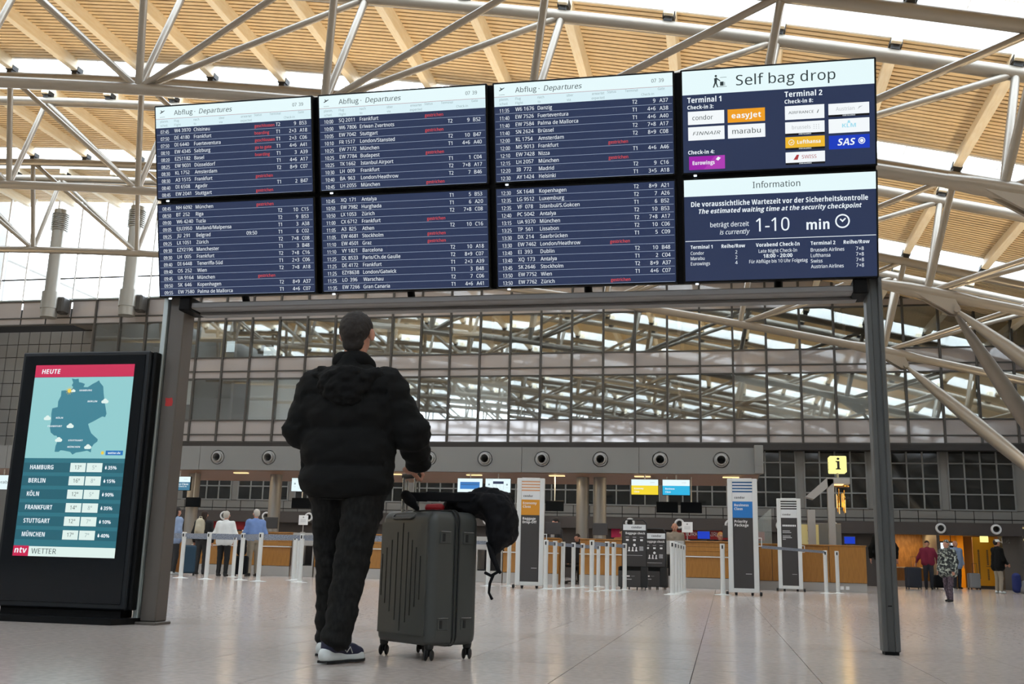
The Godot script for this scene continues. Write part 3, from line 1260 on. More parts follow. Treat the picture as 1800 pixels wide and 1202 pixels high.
# ---------------------------------------------------------------- the other sides of the hall
func build_far_walls() -> void:
	var b := MB.new()
	# side walls
	var wl := setting("wall_left", "plain side wall of the hall")
	b.span(Vector3(-41.5, 0, -50), Vector3(-40.2, 20.5, 21.5))
	obj("masonry", b, M.cladding_grey, wl)
	var wr := setting("wall_right", "plain low side wall of the hall")
	b = MB.new()
	b.span(Vector3(16.4, 0, -50), Vector3(17.4, 10.5, 21.5))
	obj("masonry", b, M.cladding_grey, wr)
	# street front behind the camera: glazed between slim posts
	var wf := setting("wall_front", "street side of the hall, glazed high up")
	b = MB.new()
	b.span(Vector3(-41, 0, 21.0), Vector3(17, 11.8, 21.6))
	obj("masonry", b, M.cladding_grey, wf)
	for i in 21:
		var x := -40.0 + 2.8 * i
		var top := roof_height(x) + 0.4
		if top < 12.2:
			continue
		b = MB.new()
		b.box(Vector3(0, (11.8 + top) * 0.5, 0), Vector3(0.12, top - 11.8, 0.25))
		obj("mullion", b, M.mullion_metal, wf).position = Vector3(x, 0, 21.1)
		var y1 := minf(top, roof_height(x + 2.8) + 0.4) + 0.3
		for row in [[11.8, 14.2], [14.3, y1]]:
			if row[1] - row[0] < 0.1:
				continue
			b = MB.new()
			b.rect(-1.34, row[0], 1.34, row[1])
			obj("pane", b, M.sky_glass, wf).position = Vector3(x + 1.4, 0, 21.1)
	b = MB.new()
	b.span(Vector3(-41, 14.19, 21.0), Vector3(-4, 14.31, 21.2))
	obj("transom", b, M.mullion_metal, wf)
	# ground outside
	b = MB.new()
	b.span(Vector3(-160, -0.9, -200), Vector3(120, -0.4, 120))
	var g := obj("ground", b, M.concrete)
	g.set_meta("kind", "structure")
	# pale office block outside the clerestory
	var ob := thing("office_block", "pale glazed office block outside, beyond the clerestory", "building", Vector3(-62, 0, -78))
	b = MB.new()
	b.span(Vector3(-9, 0, -6), Vector3(4.2, 24.0, 6))
	obj("wall", b, M.white_paint, ob)
	b = MB.new()
	b.span(Vector3(-9.4, 24.0, -6.4), Vector3(4.6, 24.4, 6.4))
	obj("roof", b, M.concrete, ob)
	for j in 6:
		for i in 8:
			b = MB.new()
			b.box(Vector3(-7.9 + 1.6 * i, 3.0 + 3.6 * j, 6.02), Vector3(1.35, 2.3, 0.06))
			obj("window", b, M.block_glass, ob)


# ---------------------------------------------------------------- canopy over the desks
func build_canopy() -> void:
	var c := thing("canopy", "long grey canopy over the check-in desks with round air nozzles", "canopy", Vector3(0, 0, 0))
	# fascia in panels with fine joints
	var step := 3.36
	for i in 8:
		var x1 := 1.12 - step * i
		var b := MB.new()
		# sheet with two round openings for the nozzles
		for q in [1.08, 2.76]:
			var cx: float = x1 - q
			var xa: float = x1 if q < 2.0 else x1 - 1.92
			var xb: float = x1 - 1.92 if q < 2.0 else x1 - step + 0.012
			holed(b, Vector2(cx, 3.46), 0.222, Vector2(xb, 3.08), Vector2(xa, 3.8), -29.0)
		b.face([Vector3(x1, 3.08, -29.0), Vector3(x1, 3.8, -29.0), Vector3(x1, 3.8, -29.2), Vector3(x1, 3.08, -29.2)], Vector3.RIGHT)
		b.face([Vector3(x1 - step + 0.012, 3.08, -29.0), Vector3(x1 - step + 0.012, 3.8, -29.0), Vector3(x1 - step + 0.012, 3.8, -29.2), Vector3(x1 - step + 0.012, 3.08, -29.2)], Vector3.LEFT)
		b.face([Vector3(x1, 3.08, -29.0), Vector3(x1 - step + 0.012, 3.08, -29.0), Vector3(x1 - step + 0.012, 3.08, -29.2), Vector3(x1, 3.08, -29.2)], Vector3.DOWN)
		b.face([Vector3(x1, 3.8, -29.0), Vector3(x1 - step + 0.012, 3.8, -29.0), Vector3(x1 - step + 0.012, 3.8, -29.2), Vector3(x1, 3.8, -29.2)], Vector3.UP)
		obj("fascia_panel", b, M.canopy_grey, c)
	var b := MB.new()
	b.span(Vector3(1.12 - step * 8, 3.12, -33.4), Vector3(1.1, 3.78, -30.1))
	b.span(Vector3(1.12 - step * 8, 3.74, -30.1), Vector3(1.1, 3.78, -29.2))
	b.span(Vector3(1.06, 3.12, -30.1), Vector3(1.1, 3.74, -29.2))
	obj("box", b, M.canopy_grey, c)
	b = MB.new()
	b.span(Vector3(1.12 - step * 8, 3.07, -33.2), Vector3(1.05, 3.12, -29.2))
	obj("soffit", b, M.soffit_copper, c)
	b = MB.new()
	b.span(Vector3(0.93, 3.08, -29.02), Vector3(1.17, 3.86, -28.85), 0.01)
	b.span(Vector3(1.0, 3.3, -28.85), Vector3(1.1, 3.42, -28.83))
	obj("end_box", b, M.window_frame_grey, c)
	var ring := MB.new()
	ring.lathe([Vector2(0.108, 0.06), Vector2(0.12, 0.1), Vector2(0.15, 0.085), Vector2(0.165, 0.004), Vector2(0.2, 0.002), Vector2(0.2, -0.05), Vector2(0.11, -0.05)], Transform3D(), 24)
	var rm := ring.mesh()
	var pipe := MB.new()
	# open air pipe running back into the canopy
	pipe.lathe([Vector2(0.108, 0.06), Vector2(0.108, -0.95), Vector2(0.0, -0.95)], Transform3D(), 20)
	var dm := pipe.mesh()
	for i in 15:
		var o := obj("nozzle", rm, M.ring_grey, c)
		o.position = Vector3(0.04 - 1.68 * i, 3.46, -29.0)
		o.rotation.x = PI / 2
		obj("air_pipe", dm, M.ring_grey, o)
	# flat strip lights let into the soffit, each with its own light
	for i in 10:
		var x := 0.3 - 2.5 * i
		var l := thing("soffit_light", "%s small warm strip light in the canopy soffit, counted from its end box" % ["first", "second", "third", "fourth", "fifth", "sixth", "seventh", "eighth", "ninth", "tenth"][i], "light", Vector3(x, 3.06, -29.9), 0.0, "strip lights under the canopy")
		b = MB.new()
		b.box(Vector3(0, 0, 0), Vector3(0.46, 0.03, 0.14), 0.004)
		obj("diffuser", b, M.lamp_warm, l)
		var a := AreaLight3D.new()
		a.name = "glow"
		a.area_size = Vector2(0.44, 0.12)
		a.light_color = Color(1.0, 0.88, 0.7)
		a.light_energy = 1.2
		a.shadow_enabled = true
		a.area_range = 40.0
		l.add_child(a)
		a.position = Vector3(0, -0.03, 0)
		a.rotation.x = -PI / 2
	# round columns that carry it
	var first: Node3D = null
	for e in [[-16.6, "round grey column by the blue and white screen"], [-13.78, "round grey column between the first desk and the bag belt"], [-4.01, "round grey column of a close pair, beside the baggage drop sign"], [-3.5, "round grey column of a close pair, beside the baggage sizer"], [0.48, "round grey column behind the business class sign"], [-21.0, "round grey column beyond the weather display"]]:
		if first == null:
			first = thing("column", e[1], "column", Vector3(e[0], 0, -30.5), 0.0, "round columns under the canopy")
			b = MB.new()
			b.lathe([Vector2(0.19, 0.12), Vector2(0.19, 3.08)], Transform3D(), 24)
			obj("shaft", b, M.ring_grey, first)
			b = MB.new()
			b.lathe([Vector2(0.23, 0.0), Vector2(0.23, 0.1), Vector2(0.19, 0.12)], Transform3D(), 24)
			obj("base_ring", b, M.window_frame_grey, first)
		else:
			copy_of(first, Vector3(e[0], 0, -30.5), 0.0, e[1])


# flat sheet facing +Z with one round opening
func holed(b: MB, c: Vector2, r: float, lo: Vector2, hi: Vector2, z: float) -> void:
	var n := 32
	var rim := []
	var edge := []
	for k in n:
		var a := TAU * (k + 0.5) / n
		var d := Vector2(cos(a), sin(a))
		var tx := ((hi.x - c.x) if d.x > 0.0 else (lo.x - c.x)) / d.x
		var ty := ((hi.y - c.y) if d.y > 0.0 else (lo.y - c.y)) / d.y
		rim.append(c + d * r)
		edge.append(c + d * minf(tx, ty))
	for k in n:
		var k2 := (k + 1) % n
		b.face([Vector3(rim[k].x, rim[k].y, z), Vector3(edge[k].x, edge[k].y, z), Vector3(edge[k2].x, edge[k2].y, z), Vector3(rim[k2].x, rim[k2].y, z)], Vector3.BACK)
	# the four corners
	for q in [Vector2(lo.x, lo.y), Vector2(hi.x, lo.y), Vector2(hi.x, hi.y), Vector2(lo.x, hi.y)]:
		for k in n:
			var k2 := (k + 1) % n
			var e0: Vector2 = edge[k]
			var e1: Vector2 = edge[k2]
			var on0 := absf(e0.x - q.x) < 1e-4 or absf(e0.y - q.y) < 1e-4
			var on1 := absf(e1.x - q.x) < 1e-4 or absf(e1.y - q.y) < 1e-4
			if on0 and on1 and absf(e0.x - e1.x) > 1e-4 and absf(e0.y - e1.y) > 1e-4:
				b.face([Vector3(e0.x, e0.y, z), Vector3(q.x, q.y, z), Vector3(e1.x, e1.y, z)], Vector3.BACK)


# ---------------------------------------------------------------- the big flight board
const SW := 1.278     # lit width of one board monitor
const SH := 0.705     # lit height


func board_monitor(col: int, row: int, label: String) -> Node3D:
	var t := thing("display_screen", label, "screen", Vector3.ZERO, 0.0, "screens of the flight board")
	var s := 0.379 + 0.757 * (1 - row)
	var up := Vector3(0, 0.9729, 0.2312)
	t.transform = Transform3D(Basis(Vector3.RIGHT, up, Vector3(0, -0.2312, 0.9729)), Vector3(-4.279 + 1.3441 * (col + 0.5), 2.452, -7.05) + up * s)
	var b := MB.new()
	b.box(Vector3(0, 0, 0), Vector3(1.304, 0.731, 0.06), 0.006)
	obj("housing", b, M.bezel_black, t)
	b = MB.new()
	b.rect(-SW * 0.5, -SH * 0.5, SW * 0.5, SH * 0.5, 0.0306)
	obj("screen", b, M.screen_navy, t)
	b = MB.new()
	b.box(Vector3(-0.56, -0.374, 0.022), Vector3(0.022, 0.012, 0.012), 0.002)
	obj("status_light", b, M.led_white, t)
	return t


func sp(u: float, v: float, z := 0.0326) -> Transform3D:
	return Transform3D(Basis(), Vector3((u - 0.5) * SW, (0.5 - v) * SH, z))


func srect(b: MB, u0: float, v0: float, u1: float, v1: float, z := 0.0313) -> void:
	b.rect((u0 - 0.5) * SW, (0.5 - v1) * SH, (u1 - 0.5) * SW, (0.5 - v0) * SH, z)


func plane_icon(b: MB, u: float, v: float, s: float) -> void:
	var p := PackedVector2Array([Vector2(-1.0, -0.5), Vector2(-0.82, -0.62), Vector2(-0.2, -0.32), Vector2(0.75, 0.22), Vector2(1.0, 0.42), Vector2(0.85, 0.5), Vector2(0.4, 0.38), Vector2(0.05, 0.2), Vector2(-0.5, 0.62), Vector2(-0.68, 0.58), Vector2(-0.35, 0.0), Vector2(-0.7, -0.18)])
	b.extrude(p, 0.0, Transform3D(Basis().scaled(Vector3(s, s, s)), sp(u, v).origin))
	srect(b, u - 0.017, v + 0.055, u + 0.016, v + 0.058, 0.0326)


func flight_list(t: Node3D, rows: Array, header: bool) -> void:
	var white := MB.new()
	var red := MB.new()
	var lines := MB.new()
	var v0 := 0.0
	var pitch := 1.0 / 13.0
	if header:
		v0 = 1.0 - pitch * 10.0
		var h := MB.new()
		srect(h, 0, 0, 1, 0.13)
		obj("title_bar", h, M.screen_white, t)
		h = MB.new()
		srect(h, 0, 0.134, 1, v0)
		obj("heading_bar", h, M.screen_ice, t)
		h = MB.new()
		srect(h, 0, 0.13, 1, 0.134)
		obj("rule", h, M.screen_hair, t)
		var ink := MB.new()
		plane_icon(ink, 0.045, 0.055, 0.021)
		lettering(ink, "07", 0.024, sp(0.885, 0.088), 0)
		lettering(ink, "39", 0.024, sp(0.925, 0.088), 0)
		lettering(ink, "Abflug", 0.035, sp(0.122, 0.098), 0, false, 0.0, 0.122 * SW)
		lettering(ink, "·", 0.035, sp(0.256, 0.098), 0)
		lettering(ink, "Departures", 0.035, sp(0.285, 0.098), 0, false, 0.2, 0.212 * SW)
		obj("title_lettering", ink, M.screen_ink, t)
		var g := MB.new()
		for e in [[0.03, "planm.", "sched.", 0], [0.122, "Flug", "Flight", 0], [0.25, "nach", "to", 0], [0.415, "über", "via", 0], [0.625, "erwartet", "expected", 2]]:
			lettering(g, e[1], 0.0165, sp(e[0], 0.172), e[3])
			lettering(g, e[2], 0.0165, sp(e[0], 0.217), e[3])
		lettering(g, "Status", 0.0165, sp(0.642, 0.165), 0)
		lettering(g, "Terminal", 0.0165, sp(0.74, 0.165), 0)
		lettering(g, "Check-in", 0.0165, sp(0.83, 0.212), 0)
		lettering(g, "Gate", 0.0165, sp(0.92, 0.165), 0)
		obj("heading_lettering", g, M.screen_grey, t)
	var i := 0
	for r in rows:
		var v: float = v0 + pitch * (i + 0.73)
		srect(lines, 0.005, v0 + pitch * (i + 1) - 0.0035, 0.995, v0 + pitch * (i + 1) - 0.0005, 0.0316)
		lettering(white, r[0], 0.0255, sp(0.03, v + 0.008), 0, false, 0.0, 0.055 * SW)
		lettering(white, r[1], 0.0255, sp(0.121, v), 0)
		lettering(white, r[2], 0.0255, sp(0.249, v), 0)
		if r[3]:
			lettering(red, r[3], 0.0215, sp(0.642, v), 0)
		if r.size() > 4 and r[4]:
			lettering(white, r[4], 0.0255, sp(0.778, v), 0)
			lettering(white, r[5], 0.0255, sp(0.905, v), 2)
			lettering(white, r[6], 0.0255, sp(0.927, v), 0)
		if r.size() > 7:
			lettering(white, r[7], 0.0255, sp(0.575, v), 0)
		i += 1
	obj("row_lines", lines, M.screen_line, t)
	obj("lettering", white, M.screen_text, t)
	if red.v.size():
		obj("status_lettering", red, M.screen_red, t)


func build_flight_board() -> void:
	# frame: two posts, tray beam, backing
	var st := thing("board_frame", "dark metal frame on two posts carrying the flight screens", "frame")
	var b := MB.new()
	b.span(Vector3(-4.215, 0.02, -7.28), Vector3(-4.085, 2.56, -7.12), 0.008)
	var lp := obj("post", b, M.frame_brown, st)
	b = MB.new()
	b.span(Vector3(-4.262, 0.012, -7.25), Vector3(-4.222, 2.56, -7.1), 0.004)
	obj("edge_strip", b, M.frame_alu, lp)
	b = MB.new()
	b.span(Vector3(-4.29, 0.012, -7.3), Vector3(-4.268, 2.5, -7.16), 0.003)
	obj("edge_strip", b, M.frame_brown, lp)
	b = MB.new()
	b.span(Vector3(-4.3, 0, -7.3), Vector3(-4.06, 0.02, -7.08), 0.004)
	obj("foot_plate", b, M.frame_brown, lp)
	# peeling red sticker on this post
	b = MB.new()
	b.extrude(PackedVector2Array([Vector2(-0.03, -0.03), Vector2(-0.005, -0.035), Vector2(0.03, -0.03), Vector2(0.034, 0.0), Vector2(0.025, 0.034), Vector2(0.0, 0.028), Vector2(-0.032, 0.032), Vector2(-0.026, 0.002)]), 0.001, Transform3D(Basis(), Vector3(-4.148, 1.655, -7.12)))
	obj("sticker", b, M.sticker_red, lp)
	b = MB.new()
	b.span(Vector3(1.0, 0.02, -7.26), Vector3(1.035, 2.5, -7.12), 0.006)
	b.span(Vector3(1.078, 0.02, -7.26), Vector3(1.108, 2.5, -7.12), 0.006)
	b.span(Vector3(1.035, 0.02, -7.25), Vector3(1.078, 2.5, -7.14))
	var rp := obj("post", b, M.post_grey, st)
	b = MB.new()
	b.span(Vector3(1.012, 0, -7.25), Vector3(1.098, 0.02, -7.13))
	obj("foot_plate", b, M.black_matt, rp)
	b = MB.new()
	b.span(Vector3(1.045, 0.3, -7.14), Vector3(1.069, 0.306, -7.136))
	obj("joint_line", b, M.black_matt, rp)
	b = MB.new()
	b.span(Vector3(-4.08, 2.378, -7.32), Vector3(1.0, 2.425, -7.06), 0.008)
	b.span(Vector3(-4.0, 2.355, -7.3), Vector3(0.95, 2.378, -7.2), 0.004)
	obj("tray_beam", b, M.tray_grey, st)
	for x in [-4.05, 0.96]:
		b = MB.new()
		b.span(Vector3(x - 0.05, 2.36, -7.3), Vector3(x + 0.05, 2.47, -7.04), 0.01)
		obj("bracket", b, M.black_matt, st)
	b = MB.new()
	var up := Vector3(0, 0.9729, 0.2312)
	var nb := Basis(Vector3.RIGHT, up, Vector3(0, -0.2312, 0.9729))
	b.box(Vector3(-1.591, 2.452, -7.05) + up * 0.757 - nb.z * 0.07, Vector3(5.34, 1.49, 0.07), 0.005, nb)
	obj("backing", b, M.bezel_black, st)
	b = MB.new()
	for i in 4:
		b.tube([Vector3(-3.607 + 1.344 * i, 2.43, -7.2), Vector3(-3.607 + 1.344 * i, 2.6, -7.1)], 0.03, 8)
	obj("hanger", b, M.black_matt, st)

	var g := "gestrichen"
	flight_list(board_monitor(0, 0, "flight screen with white title bar, its list starting with Chisinau"), [
		["07:45", "W4 3970", "Chisinau", "geschlossen", "T2", "9", "B53"], ["07:50", "DE 4180", "Frankfurt", "boarding", "T1", "2+3", "A18"],
		["07:50", "DI 6440", "Fuerteventura", "geschlossen", "T1", "2+3", "C06"], ["08:10", "EW 4345", "Salzburg", "go to gate", "T1", "4+6", "A41"],
		["08:20", "EZS1182", "Basel", "boarding", "T1", "3", "A39"], ["08:25", "EW 9031", "Düsseldorf", "", "T1", "4+6", "A17"],
		["08:30", "KL 1752", "Amsterdam", "", "T2", "8+9", "C07"], ["08:30", "A3 1515", "Frankfurt", g], ["08:40", "DI 6508", "Agadir", "", "T1", "2", "B47"],
		["08:45", "EW 2041", "Stuttgart", g]], true)
	flight_list(board_monitor(0, 1, "flight screen without title bar, its list starting with München and Riga"), [
		["08:45", "NH 6092", "München", g], ["08:50", "BT  252", "Riga", "", "T2", "10", "C15"], ["09:00", "W6 4240", "Tuzla", "", "T2", "9", "B53"],
		["09:05", "EJU3950", "Mailand/Malpensa", "", "T1", "3", "A38"], ["09:25", "JU  291", "Belgrad", "", "T1", "6", "C02", "09:50"], ["09:25", "LX 1051", "Zürich", "", "T2", "7+8", "C08"],
		["09:30", "EZY2196", "Manchester", "", "T1", "3", "B48"], ["09:30", "LH  005", "Frankfurt", "", "T2", "7+8", "C16"], ["09:40", "DI 6448", "Teneriffa-Süd", "", "T1", "2+3", "C06"],
		["09:40", "OS  252", "Wien", "", "T2", "7+8", "A18"], ["09:45", "UA 9164", "München", g], ["09:50", "SK  646", "Kopenhagen", "", "T2", "8+9", "A37"],
		["09:55", "EW 7580", "Palma de Mallorca", "", "T1", "4+6", "C07"]], false)
	flight_list(board_monitor(1, 0, "flight screen with white title bar, its list starting with Frankfurt and Eriwan"), [
		["10:00", "SQ 2011", "Frankfurt", g], ["10:00", "W6 7806", "Eriwan Zvartnots", "", "T2", "9", "B52"], ["10:05", "EW 7042", "Stuttgart", g],
		["10:10", "FR 1517", "London/Stansted", "", "T2", "10", "B47"], ["10:25", "EW 7172", "München", "", "T1", "4+6", "A40"], ["10:25", "EW 7784", "Budapest", g],
		["10:25", "TK 1662", "Istanbul Airport", "", "T1", "1", "C04"], ["10:30", "LH  009", "Frankfurt", "", "T2", "7+8", "A17"], ["10:40", "BA  963", "London/Heathrow", "", "T2", "7", "B46"],
		["10:45", "LH 2055", "München", g]], true)
	flight_list(board_monitor(1, 1, "flight screen without title bar, its list starting with Antalya and Hurghada"), [
		["10:45", "XQ  171", "Antalya", "", "T1", "5", "B53"], ["10:50", "EW 7982", "Hurghada", "", "T1", "6", "A20"], ["10:50", "LX 1053", "Zürich", "", "T2", "7+8", "C08"],
		["11:00", "CX 6712", "Frankfurt", g], ["11:05", "A3  825", "Athen", "", "T2", "10", "C16"], ["11:05", "EW 4681", "Stockholm", g], ["11:10", "EW 4501", "Graz", g],
		["11:10", "VY 1821", "Barcelona", "", "T2", "10", "A18"], ["11:25", "DL 8533", "Paris/Ch.de Gaulle", "", "T2", "8+9", "C07"], ["11:25", "DE 4172", "Frankfurt", "", "T1", "2+3", "A39"],
		["11:25", "EZY8638", "London/Gatwick", "", "T1", "3", "B48"], ["11:25", "LO  396", "Warschau", "", "T2", "7", "C06"], ["11:35", "EW 7266", "Gran Canaria", "", "T1", "4+6", "A41"]], false)
	flight_list(board_monitor(2, 0, "flight screen with white title bar, its list starting with Danzig"), [
		["11:35", "W6 1676", "Danzig", "", "T2", "9", "A37"], ["11:40", "EW 7526", "Fuerteventura", "", "T1", "4+6", "A38"], ["11:40", "EW 7584", "Palma de Mallorca", "", "T1", "4+6", "A40"],
		["11:40", "SN 2624", "Brüssel", "", "T2", "7+8", "A17"], ["12:00", "KL 1754", "Amsterdam", "", "T2", "8+9", "C08"], ["12:00", "MS 9013", "Frankfurt", g],
		["12:10", "EW 7428", "Nizza", "", "T1", "4+6", "A46"], ["12:15", "LH 2057", "München", g], ["12:20", "IB  772", "Madrid", "", "T2", "9", "C16"],
		["12:30", "AY 1424", "Helsinki", "", "T1", "3+5", "A18"]], true)
	flight_list(board_monitor(2, 1, "flight screen without title bar, its list starting with Kopenhagen"), [
		["12:30", "SK 1648", "Kopenhagen", "", "T2", "8+9", "A21"], ["12:35", "LG 9512", "Luxemburg", "", "T2", "7", "A26"], ["12:35", "VF  078", "Istanbul/S.Gokcen", "", "T1", "6", "B52"],
		["12:40", "PC 5042", "Antalya", "", "T2", "10", "B53"], ["13:15", "UA 9370", "München", "", "T2", "7+8", "A17"], ["13:25", "TP  561", "Lissabon", "", "T2", "10", "C06"],
		["13:30", "DX  214", "Saarbrücken", "", "T1", "5", "C09"], ["13:30", "EW 7462", "London/Heathrow", g], ["13:40", "EI  393", "Dublin", "", "T2", "10", "B48"],
		["13:40", "XQ  173", "Antalya", "", "T1", "2", "C04"], ["13:45", "SK 2646", "Stockholm", "", "T2", "8+9", "A37"], ["13:50", "EW 7752", "Wien", "", "T1", "4+6", "C07"],
		["13:50", "EW 7762", "Zürich", g]], false)
	self_bag_drop(board_monitor(3, 0, "bag drop screen with white header and coloured airline plates"))
	waiting_time(board_monitor(3, 1, "information screen giving the security waiting time with a clock sign"))


func self_bag_drop(t: Node3D) -> void:
	var b := MB.new()
	srect(b, 0, 0, 1, 0.235)
	obj("title_bar", b, M.screen_white, t)
	b = MB.new()
	lettering(b, "Self bag drop", 0.068, sp(0.288, 0.172), 0, false, 0.0, 0.515 * SW)
	# pictogram: a figure putting a bag on a belt under a plane
	b.disc(Vector2((0.181 - 0.5) * SW, (0.5 - 0.065) * SH), 0.008, 0.0326)
	b.extrude(PackedVector2Array([Vector2(-0.012, 0.012), Vector2(0.004, 0.018), Vector2(0.03, -0.004), Vector2(0.028, -0.01), Vector2(0.008, 0.004), Vector2(0.006, -0.02), Vector2(0.016, -0.05), Vector2(0.008, -0.05), Vector2(-0.002, -0.024), Vector2(-0.014, -0.052), Vector2(-0.022, -0.05), Vector2(-0.01, -0.016)]), 0.0, Transform3D(Basis(), sp(0.181, 0.105).origin))
	srect(b, 0.203, 0.123, 0.222, 0.163, 0.0326)
	srect(b, 0.203, 0.08, 0.238, 0.0835, 0.0326)
	srect(b, 0.195, 0.17, 0.238, 0.174, 0.0326)
	srect(b, 0.226, 0.128, 0.2285, 0.163, 0.0326)
	obj("title_lettering", b, M.screen_ink, t)
	b = MB.new()
	lettering(b, "Terminal 1", 0.037, sp(0.026, 0.315), 0, true, 0.0, 0.182 * SW)
	lettering(b, "Check-in 3:", 0.026, sp(0.026, 0.378), 0, true, 0.0, 0.14 * SW)
	lettering(b, "Check-in 4:", 0.026, sp(0.026, 0.822), 0, true, 0.0, 0.14 * SW)
	lettering(b, "Terminal 2", 0.037, sp(0.54, 0.315), 0, true, 0.0, 0.195 * SW)
	lettering(b, "Check-in 8:", 0.026, sp(0.54, 0.378), 0, true, 0.0, 0.147 * SW)
	obj("lettering", b, M.screen_text, t)
	# airline plates: u0, v0, u1, v1, plate, text, ink, cap, bold, slant, width, with black strip below
	var plates := [
		[0.028, 0.4, 0.222, 0.53, M.tile_white, "condor", M.screen_ink, 0.030, false, 0.0, 0.11, false],
		[0.24, 0.4, 0.437, 0.53, M.tile_orange, "easyJet", M.tile_white, 0.036, true, 0.0, 0.155, false],
		[0.028, 0.553, 0.222, 0.685, M.tile_white, "FINNAIR", M.screen_ink, 0.022, false, 0.35, 0.145, false],
		[0.24, 0.553, 0.437, 0.685, M.tile_white, "marabu", M.screen_ink, 0.034, false, 0.0, 0.15, false],
		[0.03, 0.843, 0.222, 0.975, M.tile_purple, "Eurowings", M.tile_white, 0.026, true, 0.0, 0.118, false],
		[0.541, 0.402, 0.744, 0.535, M.tile_white, "AIRFRANCE", M.screen_ink, 0.017, false, 0.0, 0.13, false],
		[0.541, 0.558, 0.744, 0.668, M.tile_white, "brussels", M.logo_grey, 0.024, false, 0.0, 0.096, true],
		[0.541, 0.703, 0.744, 0.808, M.tile_yellow, "Lufthansa", M.tile_white, 0.024, true, 0.0, 0.12, true],
		[0.541, 0.85, 0.744, 0.952, M.tile_white, "SWISS", M.logo_red, 0.023, false, 0.0, 0.075, true],
		[0.765, 0.405, 0.972, 0.512, M.tile_white, "Austrian", M.logo_grey, 0.024, false, 0.0, 0.095, true],
		[0.765, 0.553, 0.972, 0.688, M.tile_white, "KLM", M.logo_cyan, 0.026, true, 0.0, 0.07, false],
		[0.765, 0.712, 0.972, 0.843, M.tile_blue, "SAS", M.tile_white, 0.046, true, 0.2, 0.085, false]]
	for e in plates:
		b = MB.new()
		srect(b, e[0], e[1], e[2], e[3], 0.0314)
		var pl := obj("airline_plate", b, e[4], t)
		b = MB.new()
		var uc: float = (e[0] + e[2]) * 0.5
		if e[5] in ["AIRFRANCE", "brussels", "Austrian", "SAS", "condor", "Eurowings"]:
			uc -= 0.018
		if e[5] in ["Lufthansa", "SWISS"]:
			uc += 0.02
		var vb: float = (e[1] + e[3]) * 0.5 + e[7] / SH * 0.5
		lettering(b, e[5], e[7], sp(uc, vb, 0.0328), 1, e[8], e[9], e[10] * SW)
		# little emblems beside the names
		if e[5] == "SAS":
			ring_flat(b, 0.932, 0.772, 0.017, 0.0225)
			b.disc(Vector2((0.932 - 0.5) * SW, (0.5 - 0.772) * SH), 0.012, 0.0328)
		elif e[5] == "Lufthansa":
			ring_flat(b, 0.572, 0.755, 0.016, 0.0195)
			b.extrude(PackedVector2Array([Vector2(-0.01, -0.006), Vector2(0.0, 0.0), Vector2(0.012, 0.006), Vector2(0.004, -0.004)]), 0.0, sp(0.572, 0.755, 0.0328))
		elif e[5] == "SWISS":
			b.extrude(PackedVector2Array([Vector2(-0.024, -0.018), Vector2(0.004, -0.018), Vector2(0.014, 0.016), Vector2(-0.002, 0.016)]), 0.0, sp(0.6, 0.9, 0.0328))
		elif e[5] == "Eurowings":
			b.extrude(PackedVector2Array([Vector2(-0.016, -0.004), Vector2(0.0, -0.014), Vector2(0.018, 0.004), Vector2(0.0, 0.014)]), 0.0, sp(0.186, 0.875, 0.0328))
		elif e[5] == "AIRFRANCE":
			b.extrude(PackedVector2Array([Vector2(-0.006, -0.01), Vector2(0.0, -0.01), Vector2(0.008, 0.012), Vector2(0.004, 0.012)]), 0.0, sp(0.71, 0.468, 0.0328))
		elif e[5] == "Austrian":
			b.extrude(PackedVector2Array([Vector2(-0.014, -0.012), Vector2(-0.004, -0.002), Vector2(0.018, 0.012), Vector2(-0.006, 0.008)]), 0.0, sp(0.925, 0.455, 0.0328))
		elif e[5] == "brussels":
			for i in 3:
				for j in 3:
					b.disc(Vector2((0.69 + 0.012 * i - 0.5) * SW, (0.5 - 0.595 - 0.018 * j) * SH), 0.003, 0.0328, Transform3D(), 8)
		elif e[5] == "KLM":
			b.disc(Vector2((0.868 - 0.5) * SW, (0.5 - 0.583) * SH), 0.008, 0.0328)
			srect(b, 0.858, 0.592, 0.878, 0.597, 0.0328)
		obj("logo", b, e[6], pl)
		if e[5] == "Eurowings":
			b = MB.new()
			b.extrude(PackedVector2Array([Vector2(-0.02, -0.0465), Vector2(0.125, -0.0465), Vector2(0.125, 0.0465), Vector2(0.06, 0.0465)]), 0.0, sp(0.1237, 0.909, 0.0321))
			obj("plate_shade", b, M.tile_purple_light, pl)
		if e[11]:
			b = MB.new()
			srect(b, e[0], e[3], e[2], e[3] + 0.02, 0.0314)
			obj("alliance_strip", b, M.tile_black, pl)
			b = MB.new()
			lettering(b, "STAR ALLIANCE", 0.008, sp((e[0] + e[2]) * 0.5, e[3] + 0.016, 0.0328), 1, true)
			obj("strip_lettering", b, M.screen_text, pl)


func ring_flat(b: MB, u: float, v: float, r0: float, r1: float, seg := 20) -> void:
	var c := sp(u, v, 0.0328).origin
	for k in seg:
		var a0 := TAU * k / seg
		var a1 := TAU * (k + 1) / seg
		b.face([c + Vector3(cos(a0) * r0, sin(a0) * r0, 0), c + Vector3(cos(a0) * r1, sin(a0) * r1, 0), c + Vector3(cos(a1) * r1, sin(a1) * r1, 0), c + Vector3(cos(a1) * r0, sin(a1) * r0, 0)], Vector3.BACK)


